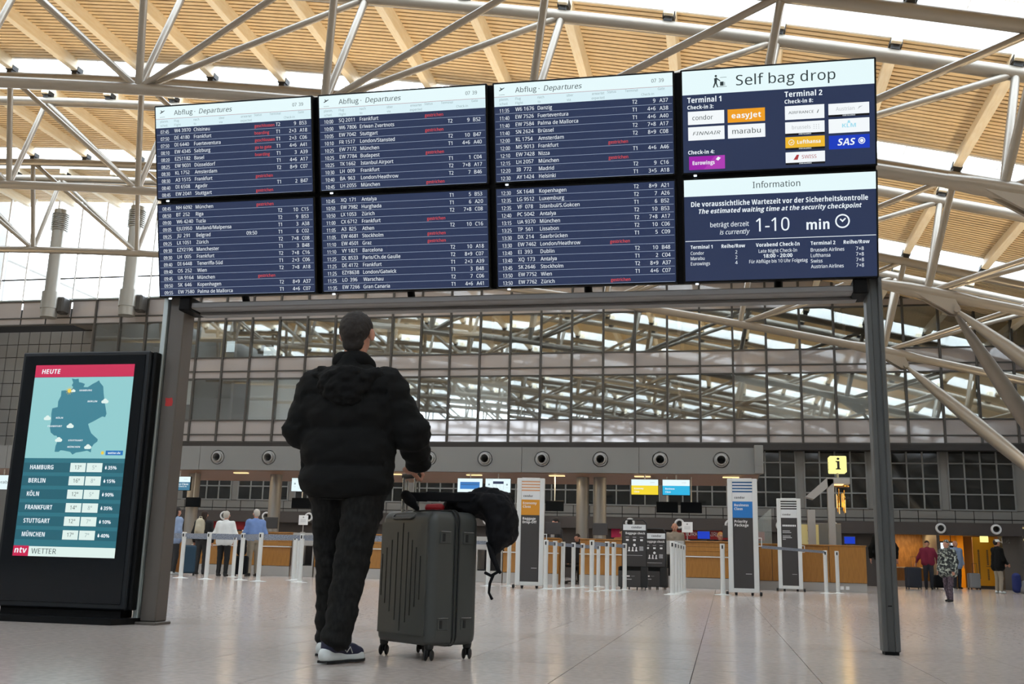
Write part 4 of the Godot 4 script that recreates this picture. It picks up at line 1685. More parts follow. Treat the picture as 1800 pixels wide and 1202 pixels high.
func waiting_time(t: Node3D) -> void:
	var b := MB.new()
	srect(b, 0, 0, 1, 0.165)
	obj("title_bar", b, M.screen_white, t)
	b = MB.new()
	lettering(b, "Information", 0.041, sp(0.49, 0.108), 1, false, 0.0, 0.248 * SW)
	obj("title_lettering", b, M.screen_ink, t)
	b = MB.new()
	lettering(b, "Die voraussichtliche Wartezeit vor der Sicherheitskontrolle", 0.034, sp(0.037, 0.268), 0, true, 0.0, 0.922 * SW)
	lettering(b, "The estimated waiting time at the security checkpoint", 0.031, sp(0.073, 0.338), 0, true, 0.2, 0.85 * SW)
	lettering(b, "beträgt derzeit", 0.031, sp(0.343, 0.475), 2, false, 0.0, 0.205 * SW)
	lettering(b, "is currently", 0.031, sp(0.343, 0.55), 2, false, 0.2, 0.155 * SW)
	lettering(b, "1-10", 0.087, sp(0.38, 0.535), 0, false, 0.0, 0.175 * SW)
	lettering(b, "min", 0.066, sp(0.643, 0.535), 0, true, 0.0, 0.118 * SW)
	ring_flat(b, 0.828, 0.462, 0.038, 0.048, 28)
	b.extrude(PackedVector2Array([Vector2(-0.018, 0.012), Vector2(-0.012, 0.018), Vector2(0.0, 0.006), Vector2(0.018, 0.022), Vector2(0.023, 0.016), Vector2(0.0, -0.008)]), 0.0, sp(0.828, 0.462, 0.0328))
	srect(b, 0.003, 0.603, 0.997, 0.609, 0.0328)
	lettering(b, "Terminal 1", 0.024, sp(0.03, 0.683), 0, true, 0.0, 0.118 * SW)
	lettering(b, "Reihe/Row", 0.024, sp(0.196, 0.683), 0, true, 0.0, 0.125 * SW)
	lettering(b, "Vorabend Check-In", 0.025, sp(0.378, 0.683), 0, true, 0.0, 0.228 * SW)
	lettering(b, "Terminal 2", 0.024, sp(0.663, 0.683), 0, true, 0.0, 0.127 * SW)
	lettering(b, "Reihe/Row", 0.024, sp(0.832, 0.683), 0, true, 0.0, 0.132 * SW)
	var v := 0.742
	for r in [["Condor", "2", 0.072], ["Marabu", "2", 0.074], ["Eurowings", "4", 0.103]]:
		lettering(b, r[0], 0.022, sp(0.03, v), 0, false, 0.0, r[2] * SW)
		lettering(b, r[1], 0.022, sp(0.274, v), 1)
		v += 0.052
	v = 0.748
	for r in [["Brussels Airlines", 0.172], ["Lufthansa", 0.1], ["Swiss", 0.06], ["Austrian Airlines", 0.168]]:
		lettering(b, r[0], 0.023, sp(0.663, v), 0, false, 0.0, r[1] * SW)
		lettering(b, "7+8", 0.023, sp(0.914, v), 1)
		v += 0.0535
	lettering(b, "Late Night Check-In", 0.022, sp(0.492, 0.742), 1, false, 0.0, 0.2 * SW)
	lettering(b, "18:00 - 20:00", 0.025, sp(0.492, 0.792), 1, true, 0.0, 0.152 * SW)
	lettering(b, "Für Abflüge bis 10 Uhr Folgetag", 0.022, sp(0.494, 0.842), 1, false, 0.0, 0.305 * SW)
	obj("lettering", b, M.screen_text, t)


# ---------------------------------------------------------------- weather display
const TW := 0.852
const TH := 1.46


func tp(u: float, v: float, z := 0.006) -> Transform3D:
	return Transform3D(Basis(), Vector3((u - 0.5) * TW, (0.5 - v) * TH, z))


func trect(b: MB, u0: float, v0: float, u1: float, v1: float, z := 0.003, skew := 0.0) -> void:
	var y0 := (0.5 - v1) * TH
	var y1 := (0.5 - v0) * TH
	b.face([Vector3((u0 - 0.5) * TW, y0, z), Vector3((u1 - 0.5) * TW, y0, z), Vector3((u1 - 0.5) * TW + skew, y1, z), Vector3((u0 - 0.5) * TW + skew, y1, z)], Vector3.BACK)


func cloud(b: MB, u: float, v: float, s: float) -> void:
	var c := tp(u, v, 0.0075).origin
	for e in [[-0.9, -0.25, 0.55], [0.0, 0.1, 0.85], [0.85, -0.2, 0.6], [0.0, -0.4, 0.45]]:
		b.disc(Vector2(c.x + e[0] * s, c.y + e[1] * s), e[2] * s, 0.0075)
	b.rect(c.x - 0.9 * s, c.y - 0.8 * s, c.x + 0.85 * s, c.y - 0.1 * s, 0.0075)


func build_weather_totem() -> void:
	var t := thing("weather_display", "tall black upright display showing a weather map and city temperatures", "display", Vector3(-4.815, 0, -7.0))
	var b := MB.new()
	b.span(Vector3(-0.56, 0.1, -0.2), Vector3(0.545, 2.035, 0.0), 0.01)
	obj("housing", b, M.totem_black, t)
	b = MB.new()
	b.span(Vector3(0.545, 0.1, -0.19), Vector3(0.58, 2.03, -0.03), 0.006)
	obj("side_rail", b, M.bezel_black, t)
	b = MB.new()
	b.span(Vector3(0.586, 0.13, -0.14), Vector3(0.596, 0.36, -0.12))
	obj("lock_strip", b, M.frame_alu, t)
	b = MB.new()
	b.extrude(PackedVector2Array([Vector2(-0.62, 0.2), Vector2(-0.62, -0.12), Vector2(0.52, -0.12), Vector2(0.63, 0.2)]), 0.045, Transform3D(Basis(Vector3.RIGHT, Vector3(0, 0, -1), Vector3.UP), Vector3.ZERO))
	obj("base_plate", b, M.bezel_black, t)
	b = MB.new()
	b.span(Vector3(-0.5, 0.045, -0.18), Vector3(0.5, 0.1, -0.03))
	obj("plinth", b, M.black_matt, t)
	b = MB.new()
	b.span(Vector3(-0.53, 0.14, 0.0), Vector3(0.51, 2.005, 0.006), 0.002)
	obj("front_glass", b, M.black_gloss, t)
	var s := Node3D.new()
	s.name = "screen"
	t.add_child(s)
	s.position = Vector3(0.0, 1.2, 0.005)
	b = MB.new()
	trect(b, 0, 0.067, 1, 0.497)
	obj("map_area", b, M.map_sky, s)
	b = MB.new()
	trect(b, 0, 0, 1, 0.066)
	trect(b, 0.0, 0.948, 0.155, 1.0, 0.004)
	obj("banner", b, M.banner_red, s)
	b = MB.new()
	trect(b, 0, 0.497, 1, 0.95)
	obj("table_area", b, M.table_teal, s)
	b = MB.new()
	trect(b, 0.155, 0.95, 1, 1.0, 0.004)
	var px := [[560, 222], [600, 230], [635, 225], [640, 265], [670, 270], [705, 285], [690, 320], [735, 322], [790, 285], [830, 265], [860, 245], [870, 270], [905, 315], [910, 400], [925, 520], [940, 620], [925, 660], [895, 652], [870, 665], [800, 705], [740, 735], [755, 790], [775, 840], [845, 905], [840, 930], [800, 960], [775, 1000], [770, 1050], [730, 1030], [660, 1045], [610, 1052], [570, 1075], [545, 1045], [470, 1030], [440, 1028], [420, 1045], [375, 1045], [385, 980], [415, 905], [395, 866], [370, 865], [330, 830], [320, 770], [335, 700], [335, 620], [345, 560], [405, 545], [410, 480], [440, 420], [445, 360], [500, 355], [555, 345], [575, 320], [560, 300], [575, 270]]
	var poly := PackedVector2Array()
	for p in px:
		var u: float = (p[0] - (160.0 - (p[1] - 65.0) * 0.11)) / 1090.0
		var v: float = (p[1] - 65.0) / 2114.0
		poly.append(Vector2((u - 0.5) * TW, (0.5 - v) * TH))
	var land := MB.new()
	land.extrude(poly, 0.0, Transform3D(Basis(), Vector3(0, 0, 0.0045)))
	obj("map", land, M.map_land, s)
	var w := MB.new()
	lettering(w, "HEUTE", 0.036, tp(0.07, 0.048), 0, true, 0.12, 0.185 * TW)
	for e in [["HAMBURG", 0.475, 0.143, 0.125], ["BERLIN", 0.57, 0.202, 0.095], ["KÖLN", 0.27, 0.289, 0.07], ["FRANKFURT", 0.195, 0.333, 0.145], ["STUTTGART", 0.42, 0.408, 0.145], ["MÜNCHEN", 0.42, 0.442, 0.125]]:
		lettering(w, e[0], 0.0125, tp(e[1], e[2]), 0, true, 0.12, e[3] * TW)
	var cells := MB.new()
	var deg := MB.new()
	var faint := MB.new()
	var rowb := MB.new()
	var i := 0
	for e in [["HAMBURG", "13°", "5°", "35%", 0.235], ["BERLIN", "16°", "8°", "15%", 0.17], ["KÖLN", "12°", "5°", "90%", 0.122], ["FRANKFURT", "14°", "8°", "35%", 0.27], ["STUTTGART", "12°", "7°", "10%", 0.26], ["MÜNCHEN", "17°", "7°", "40%", 0.228]]:
		var v := 0.545 + 0.069 * i
		trect(rowb, 0.0, v - 0.024, 1.0, v + 0.026, 0.004)
		lettering(w, e[0], 0.033, tp(0.07, v + 0.011), 0, true, 0.0, e[4] * TW)
		trect(cells, 0.472, v - 0.024, 0.625, v + 0.023, 0.005)
		trect(cells, 0.635, v - 0.024, 0.788, v + 0.023, 0.005)
		lettering(deg, e[1], 0.028, tp(0.55, v + 0.009, 0.0065), 1, false)
		lettering(faint, e[2], 0.028, tp(0.712, v + 0.009, 0.0065), 1, false)
		lettering(w, e[3], 0.026, tp(0.845, v + 0.009), 0, true, 0.0, 0.085 * TW)
		w.extrude(PackedVector2Array([Vector2(0, 0.022), Vector2(0.008, 0.004), Vector2(0.006, -0.005), Vector2(0, -0.008), Vector2(-0.006, -0.005), Vector2(-0.008, 0.004)]), 0.0, tp(0.825, v + 0.003))
		i += 1
	lettering(w, "ntv", 0.042, tp(0.076, 0.985), 1, true, 0.1, 0.12 * TW)
	obj("row_band", rowb, M.table_row, s)
	obj("footer", b, M.cell_white, s)
	obj("temperature_cells", cells, M.cell_white, s)
	obj("day_lettering", deg, M.screen_ink, s)
	obj("night_lettering", faint, M.screen_grey, s)
	var ft := MB.new()
	lettering(ft, "WETTER", 0.036, tp(0.185, 0.987), 0, false, 0.0, 0.245 * TW)
	obj("footer_lettering", ft, M.screen_ink, s)
	var sun := MB.new()
	var c := tp(0.375, 0.14, 0.007).origin
	sun.disc(Vector2(c.x, c.y), 0.017, 0.007)
	for k in 10:
		var a := TAU * k / 10.0
		sun.face([c + Vector3(cos(a - 0.12), sin(a - 0.12), 0) * 0.021, c + Vector3(cos(a + 0.12), sin(a + 0.12), 0) * 0.021, c + Vector3(cos(a), sin(a), 0) * 0.034], Vector3.BACK)
	sun.disc(Vector2(tp(0.775, 0.468).origin.x, tp(0.775, 0.468).origin.y), 0.013, 0.0055)
	obj("sun_symbol", sun, M.sun_yellow, s)
	var cl := MB.new()
	cloud(cl, 0.415, 0.14, 0.013)
	for e in [[0.745, 0.197], [0.185, 0.285], [0.425, 0.327], [0.325, 0.4], [0.625, 0.437]]:
		cloud(cl, e[0], e[1], 0.021)
	obj("cloud_symbol", cl, M.cell_white, s)
	var br := MB.new()
	trect(br, 0.805, 0.456, 0.975, 0.48, 0.005)
	obj("brand_plate", br, M.brand_blue, s)
	lettering(w, "wetter.de", 0.016, tp(0.89, 0.474, 0.0065), 1, true)
	obj("lettering", w, M.screen_text, s)


# ---------------------------------------------------------------- hands
# a hand closed on a bar: centre of the grip, bar axis, up, side the knuckles face
func gripping_hand(at: Vector3, axis: Vector3, wrist: Vector3, mirror := 1.0) -> Array:
	var a := axis.normalized()
	var u := (Vector3.UP - a * a.y).normalized()
	var f := a.cross(u).normalized() * mirror
	var pr := []
	var lens := [0.9, 1.0, 0.96, 0.8]
	for i in 4:
		var o := at + a * (0.031 - 0.0205 * i)
		var s: float = lens[i]
		var p0 := o - f * 0.034 + u * 0.022
		var p1 := o + f * 0.008 * s + u * 0.03
		var p2 := o + f * 0.03 * s + u * 0.004
		var p3 := o + f * 0.016 * s - u * 0.024
		pr.append([p0, p1, 0.0105, 0.0098])
		pr.append([p1, p2, 0.0098, 0.009])
		pr.append([p2, p3, 0.009, 0.0078])
	pr.append([at + a * 0.028 - f * 0.036 + u * 0.018, at - a * 0.026 - f * 0.036 + u * 0.018, 0.014, 0.013])
	pr.append([at + a * 0.022 - f * 0.06 + u * 0.03, at - a * 0.022 - f * 0.058 + u * 0.03, 0.016, 0.015])
	pr.append([at - f * 0.055 + u * 0.03, wrist, 0.022, 0.026])
	# thumb leaves the side of the palm and closes under the bar
	pr.append([at + a * 0.03 - f * 0.055 + u * 0.02, at + a * 0.042 - f * 0.022 - u * 0.012, 0.013, 0.011])
	pr.append([at + a * 0.042 - f * 0.022 - u * 0.012, at + a * 0.03 + f * 0.012 - u * 0.026, 0.011, 0.0085])
	return pr


# a relaxed, slightly curled hand hanging from the wrist along d; thumb towards t
func open_hand(wrist: Vector3, d: Vector3, t: Vector3, s := 1.0) -> Array:
	d = d.normalized()
	t = (t - d * t.dot(d)).normalized()
	var nrm := d.cross(t)
	var pr := []
	var palm := wrist + d * 0.085 * s
	pr.append([wrist, wrist + d * 0.03 * s, 0.027 * s, 0.026 * s])
	for i in 4:
		var off: float = (0.03 - 0.02 * i) * s
		pr.append([wrist + d * 0.03 * s + t * off * 0.7, palm + t * off, 0.015 * s, 0.0125 * s])
		var l: float = [0.068, 0.078, 0.072, 0.056][i] * s
		var k1 := palm + t * off + d * l * 0.45 + nrm * 0.006 * s
		var k2 := k1 + d * l * 0.35 + nrm * 0.016 * s
		pr.append([palm + t * off, k1, 0.0098 * s, 0.009 * s])
		pr.append([k1, k2, 0.009 * s, 0.0075 * s])
	var tb := wrist + d * 0.03 * s + t * 0.022 * s
	pr.append([tb, tb + d * 0.035 * s + t * 0.028 * s + nrm * 0.008 * s, 0.013 * s, 0.011 * s])
	pr.append([tb + d * 0.035 * s + t * 0.028 * s + nrm * 0.008 * s, tb + d * 0.064 * s + t * 0.032 * s + nrm * 0.014 * s, 0.011 * s, 0.0085 * s])
	return pr


# head looking along -Z: skull, jaw, nose, ears, brow, lips; c is the middle of the head
func head_prims(c: Vector3, s := 1.0) -> Array:
	return [
		[c + Vector3(0, 0.03, 0.008) * s, Vector3(0.076, 0.088, 0.096) * s],
		[c + Vector3(0, -0.035, -0.03) * s, Vector3(0.06, 0.075, 0.062) * s],
		[c + Vector3(0, -0.085, -0.058) * s, Vector3(0.032, 0.026, 0.03) * s],
		[c + Vector3(0, 0.005, -0.09) * s, c + Vector3(0, -0.028, -0.112) * s, 0.009 * s, 0.015 * s],
		[c + Vector3(-0.03, 0.022, -0.085) * s, c + Vector3(0.03, 0.022, -0.085) * s, 0.011 * s, 0.011 * s],
		[c + Vector3(-0.018, -0.062, -0.088) * s, c + Vector3(0.018, -0.062, -0.088) * s, 0.008 * s, 0.008 * s],
		[c + Vector3(-0.086, -0.005, 0.0) * s, Vector3(0.014, 0.034, 0.022) * s],
		[c + Vector3(0.086, -0.005, 0.0) * s, Vector3(0.014, 0.034, 0.022) * s],
	]


func shoe(parent: Node3D, at: Vector3, turn: float, lift := 0.0) -> void:
	var s := Node3D.new()
	s.name = "shoe"
	parent.add_child(s, true)
	s.position = at
	s.rotation = Vector3(lift, turn, 0)
	var out := PackedVector2Array([Vector2(-0.034, 0.0), Vector2(0.034, 0.0), Vector2(0.04, -0.05), Vector2(0.036, -0.12), Vector2(0.046, -0.2), Vector2(0.04, -0.255), Vector2(0.018, -0.287), Vector2(-0.012, -0.287), Vector2(-0.036, -0.255), Vector2(-0.042, -0.2), Vector2(-0.034, -0.12), Vector2(-0.04, -0.05)])
	var flat := Basis(Vector3.RIGHT, Vector3(0, 0, 1), Vector3(0, -1, 0))
	var b := MB.new()
	b.extrude(out, 0.012, Transform3D(flat, Vector3(0, 0.013, 0)))
	obj("tread", b, M.shoe_tread, s)
	b = body([[Vector3(0, 0.03, -0.03), Vector3(0, 0.026, -0.1), 0.036, 0.03], [Vector3(0, 0.026, -0.1), Vector3(0, 0.024, -0.24), 0.03, 0.034], [Vector3(0, 0.045, -0.02), Vector3(0, 0.03, -0.09), 0.034, 0.026], [Vector3(0.0, 0.024, -0.2), Vector3(0, 0.022, -0.25), 0.04, 0.032]], 0.008, 0.02)
	for i in b.v.size():
		b.v[i].y = maxf(b.v[i].y, 0.012)
	smooth_normals(b)
	obj("sole", b, M.shoe_sole, s)
	b = body([[Vector3(0, 0.075, -0.035), Vector3(0, 0.125, -0.045), 0.036, 0.042], [Vector3(0, 0.07, -0.06), Vector3(0, 0.05, -0.2), 0.036, 0.033], [Vector3(0, 0.05, -0.2), Vector3(0, 0.042, -0.25), 0.036, 0.03]], 0.008, 0.025)
	obj("upper", b, M.shoe_navy, s)
	b = MB.new()
	for i in 4:
		var z := -0.1 - 0.026 * i
		var y := 0.108 - 0.01 * i
		b.tube([Vector3(-0.028, y - 0.012, z), Vector3(0, y, z - 0.006), Vector3(0.028, y - 0.012, z)], 0.003, 5)
	b.tube([Vector3(0.041, 0.075, -0.1), Vector3(0.039, 0.05, -0.13), Vector3(0.041, 0.075, -0.15), Vector3(0.038, 0.045, -0.17)], 0.003, 5)
	obj("laces", b, M.shoe_sole, s)


func build_traveller() -> void:
	var o := Vector3(-1.93, 0, -5.15)
	var t := thing("person", "traveller in black quilted jacket and dark jeans, back turned, gripping the suitcase handle", "person", o)
	# body: head, neck, trunk, arms and hands as one skin
	var b := body([[Vector3(0, 1.02, 0), Vector3(0, 1.4, 0), 0.13, 0.14], [Vector3(0, 1.42, 0.0), Vector3(0, 1.6, -0.005), 0.062, 0.056],
		[Vector3(-0.2, 1.42, 0), Vector3(-0.265, 1.17, 0.03), 0.05, 0.042], [Vector3(-0.265, 1.17, 0.03), Vector3(-0.17, 1.12, -0.2), 0.042, 0.03],
		[Vector3(0.2, 1.42, 0), Vector3(0.335, 1.16, -0.05), 0.05, 0.042], [Vector3(0.335, 1.16, -0.05), Vector3(0.285, 1.0, -0.29), 0.042, 0.03],
		[Vector3(-0.1, 0.95, -0.03), Vector3(-0.08, 0.48, -0.14), 0.08, 0.055], [Vector3(0.1, 0.95, -0.02), Vector3(0.07, 0.49, 0.04), 0.08, 0.055],
		[Vector3(-0.08, 0.48, -0.14), Vector3(-0.145, 0.1, -0.25), 0.055, 0.038], [Vector3(0.07, 0.49, 0.04), Vector3(0.045, 0.1, 0.14), 0.055, 0.038]], 0.016, 0.03)
	var hd := body(head_prims(Vector3(0.005, 1.705, -0.015), 1.0) + [[Vector3(0, 1.52, 0.0), Vector3(0.002, 1.64, 0.0), 0.057, 0.055]], 0.0065, 0.018)
	b.add(hd)
	b.add(body(gripping_hand(Vector3(0.27, 0.972, -0.355), Vector3(0.797, 0, 0.603), Vector3(0.287, 1.03, -0.29), -1.0), 0.0045, 0.007))
	b.add(body(open_hand(Vector3(-0.17, 1.12, -0.2), Vector3(0.5, 0.25, -0.8), Vector3(0.2, 0.9, 0.1)), 0.005, 0.007))
	obj("body", b, M.skin, t)
	# cropped hair, shorter at the nape
	b = body([[Vector3(0.005, 1.745, 0.0), Vector3(0.085, 0.083, 0.105)], [Vector3(0.005, 1.715, 0.04), Vector3(0.079, 0.075, 0.068)], [Vector3(0.005, 1.645, 0.043), Vector3(0.06, 0.052, 0.034)]], 0.008, 0.02)
	var nz := FastNoiseLite.new()
	nz.seed = 4
	nz.frequency = 45.0
	shaped(b, func(p, _n): return nz.get_noise_3dv(p) * 0.006)
	obj("hair", b, M.hair_dark, t)
	# jacket: trunk and sleeves puffed between stitched seams
	b = body([[Vector3(-0.1, 0.93, 0.0), Vector3(-0.1, 1.33, 0.0), 0.15, 0.15], [Vector3(0.1, 0.93, 0.0), Vector3(0.1, 1.33, 0.0), 0.15, 0.15],
		[Vector3(0, 0.92, 0.0), Vector3(0, 1.36, 0.01), 0.16, 0.16],
		[Vector3(-0.17, 1.4, 0.0), Vector3(0.17, 1.4, 0.0), 0.115, 0.115], [Vector3(0, 1.42, 0.01), Vector3(0.0, 1.52, 0.0), 0.13, 0.1],
		[Vector3(-0.2, 1.4, 0), Vector3(-0.268, 1.18, 0.03), 0.1, 0.082], [Vector3(-0.268, 1.18, 0.03), Vector3(-0.18, 1.125, -0.18), 0.08, 0.06],
		[Vector3(0.2, 1.4, 0), Vector3(0.335, 1.17, -0.04), 0.1, 0.085], [Vector3(0.335, 1.17, -0.04), Vector3(0.315, 1.045, -0.235), 0.088, 0.07]], 0.014, 0.045)
	var seams := [0.80, 0.985, 1.175, 1.36, 1.55]
	var wr := FastNoiseLite.new()
	wr.seed = 11
	wr.frequency = 7.0
	wr.fractal_octaves = 3
	shaped(b, func(p: Vector3, _n):
		var d := wr.get_noise_3d(p.x, p.y * 2.2, p.z) * 0.011
		if absf(p.x) < 0.235 and p.y < 1.37:
			for i in 4:
				if p.y >= seams[i] and p.y < seams[i + 1]:
					var q: float = (p.y - seams[i]) / (seams[i + 1] - seams[i])
					d += 0.034 * pow(sin(q * PI), 0.5) - 0.026
		elif absf(p.x) >= 0.235:
			d += 0.009 * absf(sin((p.y + p.z * 0.5) * 30.0)) - 0.004
		return d)
	for i in b.v.size():
		if b.v[i].y < 0.815 and absf(b.v[i].x) < 0.3:
			b.v[i].y = 0.815 - (0.815 - b.v[i].y) * 0.12
	smooth_normals(b)
	var jk := obj("jacket", b, M.jacket_black, t)
	# stand-up collar and the hood lying on the back
	b = body([[Vector3(-0.05, 1.545, 0.03), Vector3(0.05, 1.545, 0.03), 0.057, 0.057], [Vector3(-0.075, 1.53, -0.02), Vector3(-0.04, 1.52, -0.08), 0.045, 0.04], [Vector3(0.075, 1.53, -0.02), Vector3(0.04, 1.52, -0.08), 0.045, 0.04]], 0.01, 0.03)
	obj("collar", b, M.hood_black, jk)
	b = body([[Vector3(0.0, 1.4, 0.13), Vector3(0.15, 0.085, 0.075)], [Vector3(0.02, 1.35, 0.155), Vector3(0.1, 0.075, 0.055)], [Vector3(-0.15, 1.46, 0.07), Vector3(-0.02, 1.44, 0.15), 0.045, 0.05], [Vector3(0.17, 1.45, 0.07), Vector3(0.03, 1.44, 0.15), 0.045, 0.05], [Vector3(0.17, 1.46, 0.08), Vector3(0.245, 1.405, 0.06), 0.035, 0.02], [Vector3(-0.13, 1.47, 0.08), Vector3(-0.2, 1.42, 0.06), 0.035, 0.02]], 0.01, 0.035)
	shaped(b, func(p: Vector3, _n): return wr.get_noise_3d(p.x * 1.5, p.y * 2.5, p.z) * 0.018)
	obj("hood", b, M.hood_black, jk)
	b = MB.new()
	b.tube([Vector3(-0.115, 1.418, 0.158), Vector3(-0.1, 1.405, 0.165)], 0.004, 6)
	b.tube([Vector3(0.128, 1.43, 0.135), Vector3(0.124, 1.405, 0.145)], 0.004, 6)
	obj("drawcord", b, M.print_white, jk)
	# dark jeans with turned cuffs
	b = body([[Vector3(-0.09, 0.95, -0.02), Vector3(0.09, 0.95, -0.02), 0.14, 0.14], [Vector3(-0.1, 0.88, -0.03), Vector3(-0.105, 0.48, -0.14), 0.115, 0.083], [Vector3(0.105, 0.88, -0.01), Vector3(0.07, 0.49, 0.04), 0.118, 0.088],
		[Vector3(-0.105, 0.48, -0.14), Vector3(-0.145, 0.115, -0.25), 0.083, 0.068], [Vector3(0.07, 0.49, 0.04), Vector3(0.043, 0.115, 0.13), 0.088, 0.072]], 0.013, 0.02)
	shaped(b, func(p: Vector3, _n):
		var fold := 0.007 * sin(p.y * 62.0 + p.x * 20.0) * clampf((0.3 - p.y) * 5.0, 0.0, 1.0)
		return wr.get_noise_3d(p.x, p.y * 1.6, p.z) * 0.014 + fold)
	obj("trousers", b, M.jeans_black, t)
	shoe(t, Vector3(0.0, 0.004, 0.19), -0.42, 0.0)
	shoe(t, Vector3(-0.155, 0.002, -0.19), 0.1)


# ---------------------------------------------------------------- suitcases
# rounded-rectangle outline in XZ
func rrect(w: float, d: float, r: float, seg := 5) -> Array:
	var out := []
	var q := [[1, 1, 0.0], [-1, 1, PI / 2], [-1, -1, PI], [1, -1, PI * 1.5]]
	for e in q:
		for i in seg + 1:
			var a: float = e[2] + PI / 2 * i / seg
			out.append(Vector3(e[0] * (w * 0.5 - r) + cos(a) * r, 0, e[1] * (d * 0.5 - r) + sin(a) * r))
	return out


func loft(b: MB, w: float, d: float, r: float, levels: Array, seg := 5) -> void:
	var rings := []
	for l in levels:
		var ring := []
		for p in rrect(w - 2.0 * l[1], d - 2.0 * l[1], maxf(r - l[1], 0.006), seg):
			ring.append(p + Vector3(0, l[0], 0))
		rings.append(ring)
	var n: int = rings[0].size()
	var base := b.v.size()
	var fi := b.ix.size()
	for ring in rings:
		for p in ring:
			b.v.append(p)
			b.n.append(Vector3.UP)
	for i in rings.size() - 1:
		for k in n:
			var k2 := (k + 1) % n
			var a0 := base + i * n + k
			var a1 := base + i * n + k2
			b.ix.append_array(PackedInt32Array([a0, a1, a1 + n, a0, a1 + n, a0 + n]))
	smooth_normals(b, base, fi)
	b.face(rings[0], Vector3.DOWN)
	b.face(rings[-1], Vector3.UP)


func build_suitcase() -> void:
	var t := thing("suitcase", "large dark grey hard-shell suitcase with vertical grooves and raised handle", "suitcase", Vector3(-1.595, 0, -5.61), deg_to_rad(-36.0))
	var b := MB.new()
	loft(b, 0.485, 0.345, 0.055, [[0.075, 0.035], [0.082, 0.014], [0.1, 0.004], [0.13, 0.0], [0.7, 0.004], [0.735, 0.008], [0.758, 0.018], [0.772, 0.036], [0.777, 0.055]], 7)
	obj("shell", b, M.case_grey, t)
	# raised panel on the wide face, slit by nine open grooves of different length
	b = MB.new()
	var cuts := [[0.085, 410, 700], [0.17, 365, 755], [0.27, 310, 810], [0.38, 255, 865], [0.485, 190, 935], [0.59, 255, 875], [0.675, 310, 825], [0.76, 360, 765], [0.845, 420, 715]]
	var xl := -0.205
	for g in cuts:
		var x: float = (g[0] - 0.5) * 0.45
		var y0: float = 0.78 - (g[2] - 100.0) / 900.0 * 0.69
		var y1: float = 0.78 - (g[1] - 100.0) / 900.0 * 0.69
		b.span(Vector3(xl, 0.125, 0.160), Vector3(x - 0.0045, 0.715, 0.178))
		b.span(Vector3(x - 0.0045, 0.125, 0.160), Vector3(x + 0.0045, y0, 0.178))
		b.span(Vector3(x - 0.0045, y1, 0.160), Vector3(x + 0.0045, 0.715, 0.178))
		xl = x + 0.0045
	b.span(Vector3(xl, 0.125, 0.160), Vector3(0.205, 0.715, 0.178))
	obj("grooved_panel", b, M.case_grey, t)
	# zip running round the shell, with its flap
	for z in [-0.012, 0.012]:
		b = MB.new()
		var path := []
		for p in rrect(0.491, 0.712, 0.06, 6):
			path.append(Vector3(p.x, 0.427 + p.z, z))
		path.append(path[0])
		b.tube(path, 0.005, 6, false)
		obj("zip", b, M.case_dark, t)
	# latches on the narrow side
	for y in [0.635, 0.185]:
		for z in [0.082, -0.078]:
			b = MB.new()
			b.box(Vector3(0.242, y, z), Vector3(0.008, 0.06, 0.07), 0.002)
			var l := obj("corner_latch", b, M.case_grey, t)
			b = MB.new()
			b.box(Vector3(0.247, y, z + 0.012), Vector3(0.006, 0.042, 0.018), 0.002)
			obj("slot", b, M.case_dark, l)
			b = MB.new()
			b.box(Vector3(0.247, y + 0.032, z), Vector3(0.006, 0.004, 0.07), 0.001)
			obj("ridge", b, M.chrome, l)
	# telescopic handle in its recess
	b = MB.new()
	var rimp := []
	for p in rrect(0.19, 0.075, 0.03, 5):
		rimp.append(Vector3(p.x - 0.03, 0.748 + p.z * 0.35, 0.158 + p.z * -0.3))
	rimp.append(rimp[0])
	b.tube(rimp, 0.007, 8, false)
	obj("handle_rim", b, M.case_grey, t)
	for x in [-0.085, 0.02]:
		b = MB.new()
		b.tube([Vector3(x - 0.008, 0.74, 0.125), Vector3(x - 0.008, 0.965, 0.125)], 0.0085, 8)
		b.tube([Vector3(x + 0.011, 0.76, 0.112), Vector3(x + 0.011, 0.95, 0.112)], 0.006, 8)
		obj("handle_rod", b, M.chrome, t)
	b = MB.new()
	b.tube([Vector3(-0.105, 0.972, 0.12), Vector3(0.04, 0.972, 0.12)], 0.015, 10)
	obj("grip", b, M.case_dark, t)
	b = MB.new()
	b.box(Vector3(0.1, 0.778, 0.05), Vector3(0.2, 0.006, 0.16), 0.002)
	obj("carry_handle", b, M.case_dark, t)
	# four twin castors
	for sx in [-0.2, 0.2]:
		for sz in [-0.13, 0.13]:
			b = MB.new()
			b.lathe([Vector2(0.026, 0.082), Vector2(0.022, 0.06), Vector2(0.012, 0.05), Vector2(0, 0.05)], Transform3D(Basis(), Vector3(sx, 0, sz)), 12)
			b.box(Vector3(sx, 0.045, sz), Vector3(0.014, 0.05, 0.03), 0.004)
			var w := obj("castor", b, M.case_dark, t)
			for s in [-0.016, 0.016]:
				b = MB.new()
				var dirb := Basis(Vector3.UP, 0.64)
				b.lathe([Vector2(0.0, -0.007), Vector2(0.022, -0.007), Vector2(0.028, -0.003), Vector2(0.028, 0.003), Vector2(0.022, 0.007), Vector2(0.0, 0.007)], Transform3D(dirb * Basis(Vector3.BACK, PI / 2), Vector3(sx, 0.028, sz) + dirb * Vector3(s, 0, 0)), 18)
				obj("wheel", b, M.rubber, w)
	# backpack slung over the case
	var o := Vector3(-1.33, 0, -5.66)
	var k := thing("backpack", "limp black backpack slung over the grey suitcase, straps hanging", "backpack", o)
